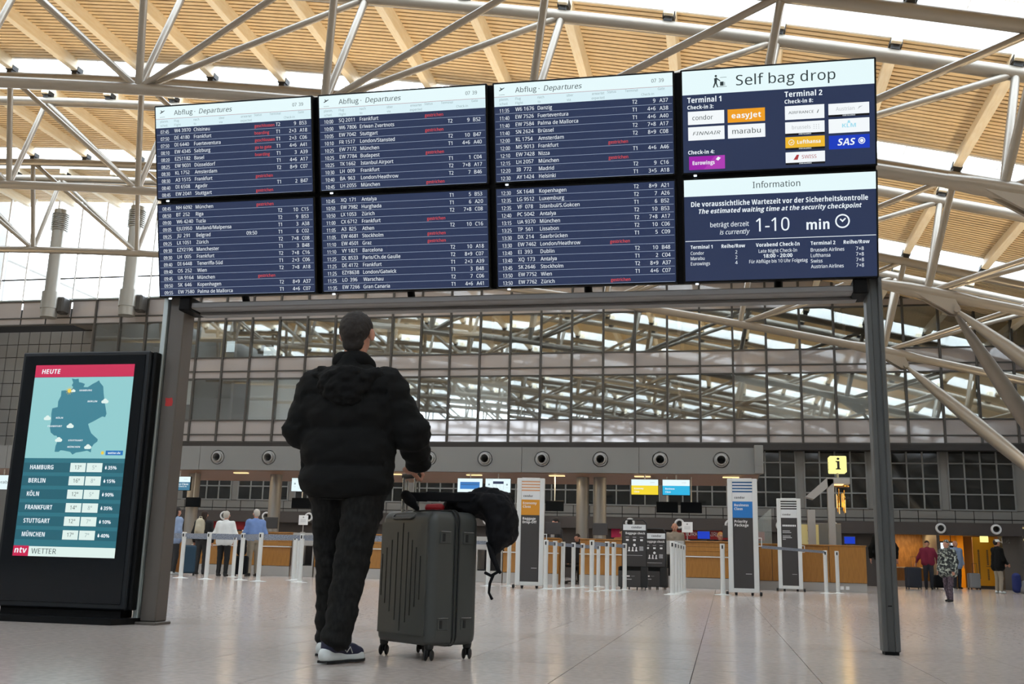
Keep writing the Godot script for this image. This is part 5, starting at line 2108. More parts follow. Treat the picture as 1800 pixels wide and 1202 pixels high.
	b = body([[Vector3(-0.16, 0.815, 0.02), Vector3(0.02, 0.85, -0.02), 0.035, 0.06], [Vector3(-0.05, 0.82, -0.03), Vector3(0.13, 0.06, 0.12)], [Vector3(0.06, 0.84, -0.02), Vector3(0.1, 0.07, 0.14)], [Vector3(0.11, 0.79, -0.02), Vector3(0.09, 0.11, 0.14)], [Vector3(0.15, 0.73, -0.02), Vector3(0.06, 0.12, 0.13)], [Vector3(0.17, 0.67, -0.01), Vector3(0.04, 0.05, 0.09)], [Vector3(0.12, 0.66, 0.02), Vector3(0.05, 0.1, 0.1)], [Vector3(0.1, 0.6, 0.05), Vector3(0.025, 0.06, 0.04)]], 0.012, 0.04)
	var wr := FastNoiseLite.new()
	wr.seed = 21
	wr.frequency = 9.0
	shaped(b, func(p: Vector3, _n): return wr.get_noise_3dv(p) * 0.028)
	obj("sack", b, M.bag_black, k)
	b = MB.new()
	var bp := [Vector3(-0.36, 0.845, 0.2), Vector3(-0.26, 0.862, 0.16), Vector3(-0.12, 0.858, 0.09), Vector3(0.0, 0.862, 0.06)]
	for i in 3:
		var d: Vector3 = (bp[i + 1] - bp[i])
		b.box((bp[i] + bp[i + 1]) * 0.5, Vector3(d.length() + 0.01, 0.05, 0.012), 0.004, Basis.looking_at(Vector3(-d.z, 0, d.x).normalized()))
	obj("carry_strap", b, M.bag_black, k)
	b = body([[Vector3(-0.37, 0.86, 0.19), Vector3(-0.33, 0.83, 0.21), 0.03, 0.025], [Vector3(-0.35, 0.83, 0.2), Vector3(-0.3, 0.79, 0.2), 0.022, 0.015]], 0.008, 0.02)
	obj("strap_knot", b, M.bag_black, k)
	b = MB.new()
	b.tube([Vector3(0.08, 0.62, 0.07), Vector3(0.105, 0.54, 0.08), Vector3(0.135, 0.475, 0.08), Vector3(0.15, 0.455, 0.07)], [0.018, 0.016, 0.012, 0.008], 8)
	b.tube([Vector3(0.06, 0.455, 0.05), Vector3(0.1, 0.44, 0.08), Vector3(0.135, 0.46, 0.085), Vector3(0.135, 0.49, 0.08)], 0.009, 8)
	b.tube([Vector3(0.115, 0.45, 0.085), Vector3(0.095, 0.4, 0.085), Vector3(0.09, 0.35, 0.08), Vector3(0.11, 0.315, 0.08)], [0.008, 0.008, 0.007, 0.008], 8)
	obj("shoulder_strap", b, M.bag_black, k)
	b = body([[Vector3(-0.265, 0.8, 0.1), Vector3(-0.2, 0.803, 0.08), 0.02, 0.022]], 0.006, 0.01)
	var rp := obj("red_pouch", b, M.bag_red, null)
	rp.position = o
	tag(rp, "small glossy red pouch lying on the suitcase top", "pouch")


# ---------------------------------------------------------------- check-in desks
func desk(x0: float, x1: float, label: String) -> void:
	var w := x1 - x0
	var t := thing("check_in_desk", label, "desk", Vector3((x0 + x1) * 0.5, 0, -27.5), 0.0, "wooden check-in desks")
	var b := MB.new()
	b.span(Vector3(-w * 0.5, 0.28, -0.05), Vector3(w * 0.5, 0.79, 0.0), 0.006)
	obj("front_panel", b, M.desk_wood, t)
	b = MB.new()
	b.span(Vector3(-w * 0.5, 0.0, -0.06), Vector3(w * 0.5, 0.27, -0.012), 0.004)
	obj("plinth", b, M.desk_steel, t)
	for i in 3:
		b = MB.new()
		b.span(Vector3(-w * 0.5, 0.825 + 0.118 * i, -0.14 - 0.02 * i), Vector3(w * 0.5, 0.938 + 0.118 * i, -0.1 - 0.02 * i), 0.006)
		obj("board", b, M.desk_wood, t)
	b = MB.new()
	b.span(Vector3(-w * 0.5, 0.79, -0.14), Vector3(w * 0.5, 0.818, 0.05), 0.004)
	obj("ledge", b, M.desk_ledge, t)
	b = MB.new()
	b.span(Vector3(-w * 0.5, 1.18, -0.6), Vector3(w * 0.5, 1.21, -0.1), 0.006)
	obj("worktop", b, M.desk_wood, t)
	for s in [-1.0, 1.0]:
		b = MB.new()
		b.span(Vector3(s * w * 0.5 - 0.02 * s, 0.0, -0.75), Vector3(s * w * 0.5, 1.18, -0.15), 0.004)
		obj("side_panel", b, M.desk_wood, t)


func bag_belt(x0: float, x1: float, label: String) -> void:
	var w := x1 - x0
	var t := thing("baggage_belt", label, "conveyor", Vector3((x0 + x1) * 0.5, 0, -27.55), 0.0, "baggage belts between the desks")
	var b := MB.new()
	b.span(Vector3(-w * 0.5, 0.0, -0.9), Vector3(w * 0.5, 0.3, 0.0), 0.008)
	obj("housing", b, M.desk_steel, t)
	b = MB.new()
	b.span(Vector3(-w * 0.5 + 0.05, 0.3, -0.9), Vector3(w * 0.5 - 0.05, 0.33, -0.03), 0.01)
	obj("belt", b, M.rubber, t)
	for s in [-1.0, 1.0]:
		b = MB.new()
		b.span(Vector3(s * w * 0.5 - s * 0.05, 0.3, -0.9), Vector3(s * w * 0.5, 0.85, -0.02), 0.006)
		obj("side_wall", b, M.desk_steel, t)
	b = MB.new()
	b.span(Vector3(-w * 0.5, 0.85, -0.5), Vector3(w * 0.5, 1.2, -0.02), 0.008)
	obj("top_panel", b, M.desk_steel, t)
	b = MB.new()
	b.span(Vector3(-w * 0.5 + 0.05, 0.33, -0.95), Vector3(w * 0.5 - 0.05, 0.85, -0.9))
	obj("shutter", b, M.sign_dark, t)


func paper_stand(x: float, label: String) -> void:
	var t := thing("notice_holder", label, "notice", Vector3(x, 1.21, -27.75), 0.0, "white notices on the desks")
	var b := MB.new()
	b.lathe([Vector2(0.07, 0), Vector2(0.07, 0.012), Vector2(0.012, 0.02), Vector2(0.012, 0.22), Vector2(0, 0.22)], Transform3D(), 12)
	obj("stem", b, M.desk_steel, t)
	b = MB.new()
	b.box(Vector3(0, 0.35, 0.01), Vector3(0.28, 0.27, 0.012), 0.003)
	obj("sheet", b, M.paper, t)
	b = MB.new()
	b.disc(Vector2(0.0, 0.43), 0.022, 0.0175)
	for i in 3:
		b.rect(-0.08, 0.36 - 0.03 * i, 0.08, 0.367 - 0.03 * i, 0.0175)
	obj("print", b, M.ring_grey, t)


func desk_screen(x: float, label: String, turn := 0.0) -> void:
	var t := thing("desk_monitor", label, "monitor", Vector3(x, 1.21, -27.85), turn, "black monitors on the desks")
	var b := MB.new()
	b.box(Vector3(0, 0.26, 0), Vector3(0.42, 0.32, 0.04), 0.008)
	obj("housing", b, M.sign_dark, t)
	b = MB.new()
	b.box(Vector3(0, 0.08, -0.02), Vector3(0.1, 0.18, 0.03), 0.006)
	obj("neck", b, M.desk_steel, t)
	b = MB.new()
	b.box(Vector3(0, 0.008, -0.02), Vector3(0.22, 0.016, 0.16), 0.005)
	obj("foot", b, M.sign_dark, t)


func build_desks() -> void:
	desk(-18.4, -15.55, "wooden check-in desk beside the blue and white screen")
	desk(-14.85, -11.86, "wooden check-in desk where two elderly people wait")
	bag_belt(-11.83, -11.17, "steel baggage belt next to the desk with two elderly people")
	desk(-11.12, -8.6, "wooden check-in desk partly behind the traveller's legs")
	bag_belt(-8.56, -7.9, "steel baggage belt behind the traveller")
	desk(-7.86, -6.56, "narrow wooden check-in desk behind the grey suitcase")
	bag_belt(-6.52, -5.78, "steel baggage belt beside the orange-topped sign")
	desk(-5.75, -4.25, "wooden check-in desk behind the orange-topped sign")
	desk(-3.69, -1.52, "wooden check-in desk behind the baggage sizers")
	bag_belt(-1.48, -0.95, "steel baggage belt behind the row of close-set barrier posts")
	desk(-0.92, 0.93, "wooden check-in desk behind the blue-topped sign")
	paper_stand(-11.62, "white notice on a stem over the belt near the elderly couple")
	paper_stand(-5.66, "white notice on a stem beside the orange-topped sign")
	paper_stand(-0.87, "white notice on a stem by the row of close-set posts")
	desk_screen(-12.65, "black monitor back beside the man in a blue shirt")
	desk_screen(-4.47, "black monitor back in front of the seated desk clerk", 0.1)
	desk_screen(-3.18, "black monitor back on the desk behind the baggage sizers", -0.1)
	desk_screen(0.25, "black monitor back behind the blue-topped sign")
	# flat papers and a blue desk display
	var b := MB.new()
	b.box(Vector3(-13.3, 1.232, -27.8), Vector3(0.3, 0.04, 0.2), 0.004)
	tag(obj("paper_pile", b, M.paper), "low pile of white papers on the desk between the elderly pair", "papers")
	var t := thing("desk_display", "small display with blue screen on the desk by the red shop sign", "display", Vector3(-0.45, 1.21, -27.9))
	b = MB.new()
	b.box(Vector3(0, 0.16, 0), Vector3(0.34, 0.22, 0.03), 0.006)
	b.box(Vector3(0, 0.025, -0.02), Vector3(0.16, 0.05, 0.1), 0.006)
	obj("housing", b, M.sign_dark, t)
	b = MB.new()
	b.rect(-0.155, 0.065, 0.155, 0.255, 0.0165)
	obj("screen", b, M.tile_blue, t)
	# office chair in the gap between two desks
	var c := thing("office_chair", "dark office chair in the gap between two wooden desks", "chair", Vector3(-3.97, 0, -28.6))
	b = MB.new()
	for k in 5:
		var a := TAU * k / 5.0
		b.tube([Vector3(0, 0.09, 0), Vector3(cos(a) * 0.28, 0.06, sin(a) * 0.28)], 0.018, 6)
		b.ball(Vector3(cos(a) * 0.28, 0.03, sin(a) * 0.28), Vector3(0.03, 0.03, 0.03), 8, 5)
	b.tube([Vector3(0, 0.08, 0), Vector3(0, 0.45, 0)], 0.025, 8)
	obj("base", b, M.sign_dark, c)
	b = MB.new()
	b.box(Vector3(0, 0.49, 0), Vector3(0.46, 0.08, 0.44), 0.03)
	obj("seat", b, M.rubber, c)
	b = MB.new()
	b.box(Vector3(0, 0.8, 0.22), Vector3(0.42, 0.5, 0.06), 0.025)
	obj("backrest", b, M.rubber, c)


# ---------------------------------------------------------------- information point
func build_info_point() -> void:
	var t := thing("information_desk", "long wooden information desk with steel plinth under the lit i sign", "desk", Vector3(2.35, 0, -28.6))
	for e in [[-1.36, -1.04, 0.02], [-1.03, 0.42, 0.0], [0.43, 1.35, 0.03]]:
		var b := MB.new()
		b.span(Vector3(e[0], 0.24, -0.06), Vector3(e[1], 1.17, e[2]), 0.006)
		obj("front_panel", b, M.desk_wood, t)
	var b := MB.new()
	b.span(Vector3(-1.36, 0, -0.06), Vector3(1.35, 0.235, -0.015), 0.004)
	obj("plinth", b, M.desk_steel, t)
	b = MB.new()
	b.span(Vector3(-1.38, 1.17, -0.6), Vector3(1.37, 1.205, 0.04), 0.006)
	obj("worktop", b, M.desk_wood, t)
	b = MB.new()
	b.span(Vector3(1.3, 0, -0.6), Vector3(1.35, 1.17, -0.06), 0.004)
	obj("side_panel", b, M.desk_wood, t)
	b = MB.new()
	for x in [0.72, 0.86]:
		b.span(Vector3(x - 0.045, 0.06, -0.012), Vector3(x + 0.045, 0.15, 0.0), 0.006)
	obj("socket", b, M.print_white, t)
	# angled glass screen on the desk
	var g := thing("glass_screen", "upright glass screen with slanted top edge on the information desk", "screen", Vector3(1.12, 1.205, -28.75), 0.9)
	b = MB.new()
	b.extrude(PackedVector2Array([Vector2(-0.35, 0), Vector2(0.35, 0), Vector2(0.35, 0.95), Vector2(-0.35, 0.55)]), 0.012, Transform3D())
	obj("pane", b, M.desk_glass, g)
	# gate-shaped post carrying the lit sign
	var p := thing("sign_gantry", "grey steel gantry of two posts and slanted head over the information desk", "gantry", Vector3(2.9, 0, -29.35))
	b = MB.new()
	b.span(Vector3(-0.58, 0, -0.1), Vector3(-0.38, 2.15, 0.1), 0.01)
	obj("post", b, M.desk_steel, p)
	b = MB.new()
	b.span(Vector3(-0.04, 0, -0.1), Vector3(0.14, 3.0, 0.1), 0.01)
	obj("post", b, M.desk_steel, p)
	b = MB.new()
	b.extrude(PackedVector2Array([Vector2(-0.62, 2.5), Vector2(-0.4, 2.44), Vector2(0.1, 2.86), Vector2(0.56, 2.86), Vector2(0.56, 3.02), Vector2(-0.04, 3.02)]), 0.5, Transform3D(Basis(), Vector3(0, 0, -0.4)))
	obj("head", b, M.desk_steel, p)
	b = MB.new()
	b.span(Vector3(-0.1, 2.84, -0.3), Vector3(0.4, 2.86, 0.05))
	obj("lamp_panel", b, M.lamp_warm, p)
	var a := AreaLight3D.new()
	a.name = "lamp_glow"
	a.area_size = Vector2(0.45, 0.3)
	a.light_color = Color(1.0, 0.85, 0.55)
	a.light_energy = 0.5
	a.area_range = 40.0
	a.shadow_enabled = true
	p.add_child(a)
	a.position = Vector3(0.15, 2.82, -0.12)
	a.rotation.x = -PI / 2
	var s := thing("information_sign", "glowing yellow cube sign with a black letter i", "sign", Vector3(3.16, 3.16, -29.4))
	b = MB.new()
	b.box(Vector3(0, 0.225, 0), Vector3(0.45, 0.45, 0.45), 0.02)
	obj("cube", b, M.info_yellow, s)
	b = MB.new()
	lettering(b, "i", 0.29, Transform3D(Basis(), Vector3(0, 0.075, 0.228)), 1, true, 0.0, 0.13, true)
	lettering(b, "i", 0.29, Transform3D(Basis(Vector3.UP, -PI / 2), Vector3(-0.228, 0.075, 0)), 1, true, 0.0, 0.13, true)
	obj("letter", b, M.ink, s)
	b = MB.new()
	b.tube([Vector3(0, -0.14, 0), Vector3(0, 0.0, 0)], 0.03, 8)
	obj("stalk", b, M.desk_steel, s)
	# golden hanging lamp of slim rods behind the gantry
	var h := thing("rod_lamp", "golden hanging lamp of many slim rods behind the gantry", "lamp", Vector3(3.3, 2.1, -30.1))
	for i in 16:
		var q := TAU * i / 16.0 * 1.9
		var r := 0.06 + 0.15 * (i % 4) / 3.0
		b = MB.new()
		var y0 := rng.randf_range(0.0, 0.3)
		b.tube([Vector3(cos(q) * r, y0, sin(q) * r), Vector3(cos(q) * r, y0 + rng.randf_range(0.3, 0.45), sin(q) * r)], 0.014, 6)
		obj("rod", b, M.gold if i % 3 else M.rod_glow, h)
	b = MB.new()
	b.lathe([Vector2(0, 0.74), Vector2(0.24, 0.74), Vector2(0.24, 0.77), Vector2(0, 0.77)], Transform3D(), 16)
	obj("plate", b, M.gold, h)
	b = MB.new()
	b.span(Vector3(-0.03, 0.77, -0.02), Vector3(0.03, 0.8, 0.5))
	obj("arm", b, M.desk_steel, h)
	var l := OmniLight3D.new()
	l.name = "lamp_glow"
	l.light_color = Color(1.0, 0.8, 0.45)
	l.light_energy = 0.12
	l.light_size = 0.12
	l.omni_range = 40.0
	l.shadow_enabled = true
	h.add_child(l)
	l.position = Vector3(0, 0.25, 0.3)
	# pale screen wall with a yellow poster
	var w := thing("poster_wall", "pale grey screen wall behind the information desk with a yellow poster", "screen", Vector3(2.3, 0, -29.9))
	b = MB.new()
	b.span(Vector3(-0.55, 0, -0.04), Vector3(0.95, 1.82, 0.0), 0.008)
	obj("panel", b, M.window_frame_grey, w)
	b = MB.new()
	b.span(Vector3(-0.35, 1.2, 0.0), Vector3(0.35, 1.78, 0.008), 0.002)
	obj("poster", b, M.poster_yellow, w)
	b = MB.new()
	b.box(Vector3(0.1, 1.33, 0.02), Vector3(0.1, 0.05, 0.02), 0.004)
	b.disc(Vector2(0.08, 1.62), 0.03, 0.009)
	obj("poster_mark", b, M.ink, w)
	var dv := thing("desk_display", "dark display with blue picture on the information desk", "display", Vector3(3.35, 1.205, -28.95))
	b = MB.new()
	b.box(Vector3(0, 0.14, 0), Vector3(0.3, 0.2, 0.03), 0.006)
	b.box(Vector3(0, 0.02, -0.02), Vector3(0.14, 0.04, 0.1), 0.006)
	obj("housing", b, M.sign_dark, dv)
	b = MB.new()
	b.rect(-0.135, 0.05, 0.135, 0.23, 0.0165)
	obj("screen", b, M.tile_blue, dv)


# ---------------------------------------------------------------- portable signs
func sign_tower(at: Vector3, turn: float, label: String, stripe: Material, band: Material, head: Array, sub: Array) -> void:
	var t := thing("sign_tower", label, "sign", at, turn, "portable sign towers at the desks")
	var b := MB.new()
	for s in [-1.0, 1.0]:
		b = MB.new()
		b.span(Vector3(s * 0.2, 0.06, -0.05), Vector3(s * 0.3, 2.33, 0.05), 0.008)
		obj("side_post", b, M.post_white, t)
	b = MB.new()
	b.span(Vector3(-0.2, 0.06, -0.03), Vector3(0.2, 0.14, 0.045), 0.006)
	obj("rail", b, M.post_white, t)
	b = MB.new()
	b.span(Vector3(-0.2, 2.27, -0.03), Vector3(0.2, 2.34, 0.045), 0.006)
	obj("rail", b, M.post_white, t)
	b = MB.new()
	b.span(Vector3(-0.2, 0.14, -0.02), Vector3(0.2, 1.54, 0.03))
	obj("dark_panel", b, M.sign_dark, t)
	if band:
		b = MB.new()
		b.span(Vector3(-0.2, 1.54, -0.02), Vector3(0.2, 1.87, 0.031))
		obj("class_panel", b, band, t)
	b = MB.new()
	b.span(Vector3(-0.2, 1.87 if band else 1.84, -0.02), Vector3(0.2, 2.27, 0.031))
	obj("white_panel", b, M.sign_white, t)
	if not band:
		b = MB.new()
		b.span(Vector3(-0.2, 1.54, -0.02), Vector3(0.2, 1.84, 0.03))
		obj("dark_panel", b, M.sign_dark, t)
	for i in 4:
		b = MB.new()
		b.span(Vector3(-0.2, 2.055 + 0.062 * i, 0.031), Vector3(0.2, 2.085 + 0.062 * i, 0.034))
		obj("stripe", b, stripe, t)
	b = MB.new()
	lettering(b, "condor", 0.045, Transform3D(Basis(), Vector3(-0.16, 1.925 if band else 1.9, 0.0335)), 0, true)
	obj("brand_lettering", b, M.ink, t)
	b = MB.new()
	for i in head.size():
		lettering(b, head[i], 0.05, Transform3D(Basis(), Vector3(-0.165, 1.77 - 0.075 * i, 0.0335)), 0, true)
	for i in sub.size():
		lettering(b, sub[i], 0.052, Transform3D(Basis(), Vector3(-0.165, 1.44 - 0.075 * i, 0.0325)), 0, true)
	if not band:
		# heading and small print, too fine to read
		for e in [[1.62, 0.045, 0.3], [1.5, 0.016, 0.17], [1.46, 0.016, 0.2], [1.37, 0.016, 0.19], [1.33, 0.016, 0.22], [1.29, 0.016, 0.07]]:
			var x := -0.165
			while x < -0.165 + e[2]:
				b.rect(x, e[0], x + e[1] * 0.7, e[0] + e[1], 0.0325)
				x += e[1] * 0.95
	b.rect(0.04, 0.42, 0.16, 0.428, 0.0325)
	obj("lettering", b, M.print_white, t)
	b = MB.new()
	b.tube([Vector3(0.3, 0.98, 0.02), Vector3(0.36, 0.98, 0.02), Vector3(0.36, 1.14, 0.02), Vector3(0.3, 1.14, 0.02)], 0.012, 6)
	obj("handle", b, M.post_white, t)
	for s in [-1.0, 1.0]:
		for q in [0.16, 0.33]:
			b = MB.new()
			b.lathe([Vector2(0, -0.025), Vector2(0.035, -0.025), Vector2(0.04, 0), Vector2(0.035, 0.025), Vector2(0, 0.025)], Transform3D(Basis(Vector3.BACK, PI / 2), Vector3(s * q, 0.04, 0.06 if q > 0.2 else -0.06)), 12)
			obj("castor", b, M.rubber, t)


func baggage_sizer(at: Vector3, turn: float, label: String, h: float) -> void:
	var t := thing("baggage_sizer", label, "sizer", at, turn, "baggage sizer stands")
	var b := MB.new()
	b.tube([Vector3(-0.27, 0.05, 0.0), Vector3(-0.27, h - 0.08, 0.0), Vector3(-0.2, h, 0.0), Vector3(0.2, h, 0.0), Vector3(0.27, h - 0.08, 0.0), Vector3(0.27, 0.05, 0.0)], 0.014, 8)
	obj("tube_frame", b, M.case_dark, t)
	b = MB.new()
	b.span(Vector3(-0.26, 0.52, -0.012), Vector3(0.26, h - 0.1, 0.012), 0.003)
	obj("sign_panel", b, M.sign_dark, t)
	b = MB.new()
	b.span(Vector3(-0.255, h - 0.23, 0.012), Vector3(0.255, h - 0.105, 0.016))
	var hd := obj("header", b, M.sign_white, t)
	b = MB.new()
	lettering(b, "condor", 0.05, Transform3D(Basis(), Vector3(0.05, h - 0.19, 0.018)), 1, true)
	obj("brand_lettering", b, M.ink, hd)
	b = MB.new()
	lettering(b, "Baggage check", 0.045, Transform3D(Basis(), Vector3(-0.2, h - 0.32, 0.0145)), 0, true)
	# small pictures: bags, a passenger pair and rows of small print
	for i in 3:
		b.rect(-0.19 + 0.16 * i, h - 0.47, -0.13 + 0.16 * i, h - 0.43, 0.0145)
		b.rect(-0.2 + 0.16 * i, h - 0.39, -0.12 + 0.16 * i, h - 0.383, 0.0145)
	for q in [-0.12, -0.04, 0.04]:
		b.extrude(PackedVector2Array([Vector2(-0.03, -0.04), Vector2(0.03, -0.04), Vector2(0.012, 0.0), Vector2(0.018, 0.05), Vector2(-0.01, 0.06), Vector2(-0.012, 0.0)]), 0.0, Transform3D(Basis(), Vector3(q, h - 0.66, 0.0145)))
	b.disc(Vector2(0.0, h - 0.56), 0.03, 0.0145)
	for i in 5:
		b.rect(0.11, h - 0.6 - 0.02 * i, 0.2, h - 0.593 - 0.02 * i, 0.0145)
	b.rect(-0.18, h - 0.793, 0.18, h - 0.788, 0.0145)
	obj("print", b, M.print_white, t)
	# open-topped box for trying the bag
	b = MB.new()
	b.span(Vector3(-0.36, 0.07, 0.08), Vector3(0.14, 0.42, 0.1), 0.004)
	var bxn := obj("box_front", b, M.sign_dark, t)
	b = MB.new()
	b.rect(-0.28, 0.3, -0.2, 0.303, 0.1015)
	b.rect(-0.17, 0.288, -0.1, 0.316, 0.1015)
	b.rect(-0.07, 0.3, 0.01, 0.303, 0.1015)
	b.rect(-0.18, 0.23, -0.06, 0.24, 0.1015)
	obj("print", b, M.print_white, bxn)
	b = MB.new()
	b.span(Vector3(-0.36, 0.07, -0.16), Vector3(-0.34, 0.5, 0.08), 0.004)
	b.span(Vector3(0.14, 0.07, -0.16), Vector3(0.3, 0.5, 0.08), 0.004)
	b.span(Vector3(-0.34, 0.07, -0.18), Vector3(0.3, 0.52, -0.16), 0.004)
	b.span(Vector3(-0.34, 0.06, -0.16), Vector3(0.3, 0.08, 0.08))
	obj("box_body", b, M.case_dark, t)
	for x in [-0.3, -0.12, 0.06, 0.24]:
		b = MB.new()
		b.tube([Vector3(x, 0.075, 0.06), Vector3(x, 0.0, 0.07)], 0.013, 6)
		b.tube([Vector3(x, 0.075, -0.12), Vector3(x, 0.0, -0.13)], 0.013, 6)
		obj("foot", b, M.rubber, t)


func build_signs() -> void:
	sign_tower(Vector3(-4.03, 0, -22.05), 0.06, "tall white sign tower with orange panel and peach stripes for economy", M.stripe_salmon, M.sign_orange, ["Economy", "Class"], ["Baggage", "Drop-Off"])
	sign_tower(Vector3(0.44, 0, -21.7), -0.05, "tall white sign tower with blue panel and blue stripes for business", M.stripe_blue, M.sign_blue, ["Business", "Class"], ["Priority", "Package"])
	sign_tower(Vector3(1.72, 0, -27.6), -0.08, "tall white sign tower with black stripes before the information desk", M.ink, null, [], [])
	baggage_sizer(Vector3(-1.93, 0, -23.75), 0.05, "dark baggage sizer with white header and open box, printed with travellers", 1.55)
	baggage_sizer(Vector3(-1.55, 0, -24.9), -0.1, "second dark baggage sizer standing behind the first one", 1.4)


# ---------------------------------------------------------------- belt barriers
func build_barriers() -> void:
	var shaft := MB.new()
	shaft.lathe([Vector2(0.046, 0.012), Vector2(0.046, 0.9)], Transform3D(), 14)
	var sm := shaft.mesh()
	var base := MB.new()
	base.lathe([Vector2(0.0, 0.0), Vector2(0.17, 0.0), Vector2(0.17, 0.008), Vector2(0.06, 0.02), Vector2(0.046, 0.03)], Transform3D(), 20)
	var bm := base.mesh()
	var cap := MB.new()
	cap.lathe([Vector2(0.05, 0.9), Vector2(0.05, 1.0), Vector2(0.045, 1.01), Vector2(0, 1.01)], Transform3D(), 14)
	var cm := cap.mesh()
	var slot := MB.new()
	slot.box(Vector3(0, 0.945, 0.046), Vector3(0.03, 0.07, 0.02), 0.003)
	var slm := slot.mesh()
	# chains of posts; a belt runs from each post to the next one in its chain
	var chains := [
		[[-14.2, -21.7], [-11.85, -21.55], [-11.0, -21.1], [-10.3, -21.3], [-9.55, -20.6], [-8.75, -20.9], [-7.85, -20.15], [-6.2, -19.9]],
		[[-13.9, -23.9], [-11.9, -24.2], [-9.75, -23.1], [-9.62, -22.6], [-9.0, -22.9], [-8.6, -23.4], [-8.1, -22.3], [-7.2, -22.2]],
		[[-5.45, -22.4], [-5.1, -22.8], [-4.75, -23.4]],
		[[-3.6, -21.6], [-3.52, -22.3], [-3.45, -23.0], [-3.3, -23.6], [-3.18, -24.3], [-2.95, -25.5]],
		[[-2.55, -20.9], [-2.35, -21.9], [-2.25, -22.3], [-2.1, -23.2]],
		[[-0.93, -20.45], [-0.9, -21.2], [-0.88, -22.0], [-0.85, -22.7], [-0.82, -23.4]],
	]
	var lane := ["in the outer queue lane", "in the inner queue lane", "beside the orange-topped sign tower", "behind the orange-topped sign", "before the baggage sizers", "in the close-set row"]
	var start := [", counted from the board post", ", counted from the teal suitcase", ", counted from the grey suitcase", ", counted from the sign", ", counted from the open floor", ", counted from the open floor"]
	for ci in chains.size():
		var ch: Array = chains[ci]
		for i in ch.size():
			var at := Vector3(ch[i][0], 0, ch[i][1])
			var t := thing("barrier_post", ["first", "second", "third", "fourth", "fifth", "sixth", "seventh", "eighth"][i] + " white belt barrier post " + lane[ci] + start[ci], "barrier", at, 0.0, "barrier posts " + lane[ci])
			obj("base", bm, M.post_white, t)
			obj("shaft", sm, M.post_white, t)
			obj("head", cm, M.post_white, t)
			obj("belt_slot", slm, M.rubber, t)
			if i + 1 < ch.size():
				var d := Vector3(ch[i + 1][0], 0, ch[i + 1][1]) - at
				var b := MB.new()
				var dir := d.normalized()
				b.box(dir * (d.length() * 0.5) + Vector3(0, 0.945, 0), Vector3(d.length() - 0.1, 0.075, 0.006), 0.0, Basis.looking_at(Vector3(-dir.z, 0, dir.x)))
				obj("belt", b, M.belt_grey, t)
	# gate of the priority lane by the blue-topped sign
	var ends := [[0.02, -21.6, "close against the blue-topped sign tower"], [2.45, -26.2, "at the far end of the priority lane"], [2.75, -26.5, "second at the far end of the priority lane"]]
	for e in ends:
		var t := thing("barrier_post", "white belt barrier post " + e[2], "barrier", Vector3(e[0], 0, e[1]), 0.0, "barrier posts of the priority lane")
		obj("base", bm, M.post_white, t)
		obj("shaft", sm, M.post_white, t)
		obj("head", cm, M.post_white, t)
		obj("belt_slot", slm, M.rubber, t)
		if e[0] == 2.45:
			var from := Vector3(0.78, 0.0, -21.7) - Vector3(e[0], 0, e[1])
			var dir := from.normalized()
			var b := MB.new()
			b.box(dir * (from.length() * 0.5) + Vector3(0, 0.97, 0), Vector3(from.length() - 0.1, 0.06, 0.006), 0.0, Basis.looking_at(Vector3(-dir.z, 0, dir.x)))
			obj("belt", b, M.belt_grey, t)


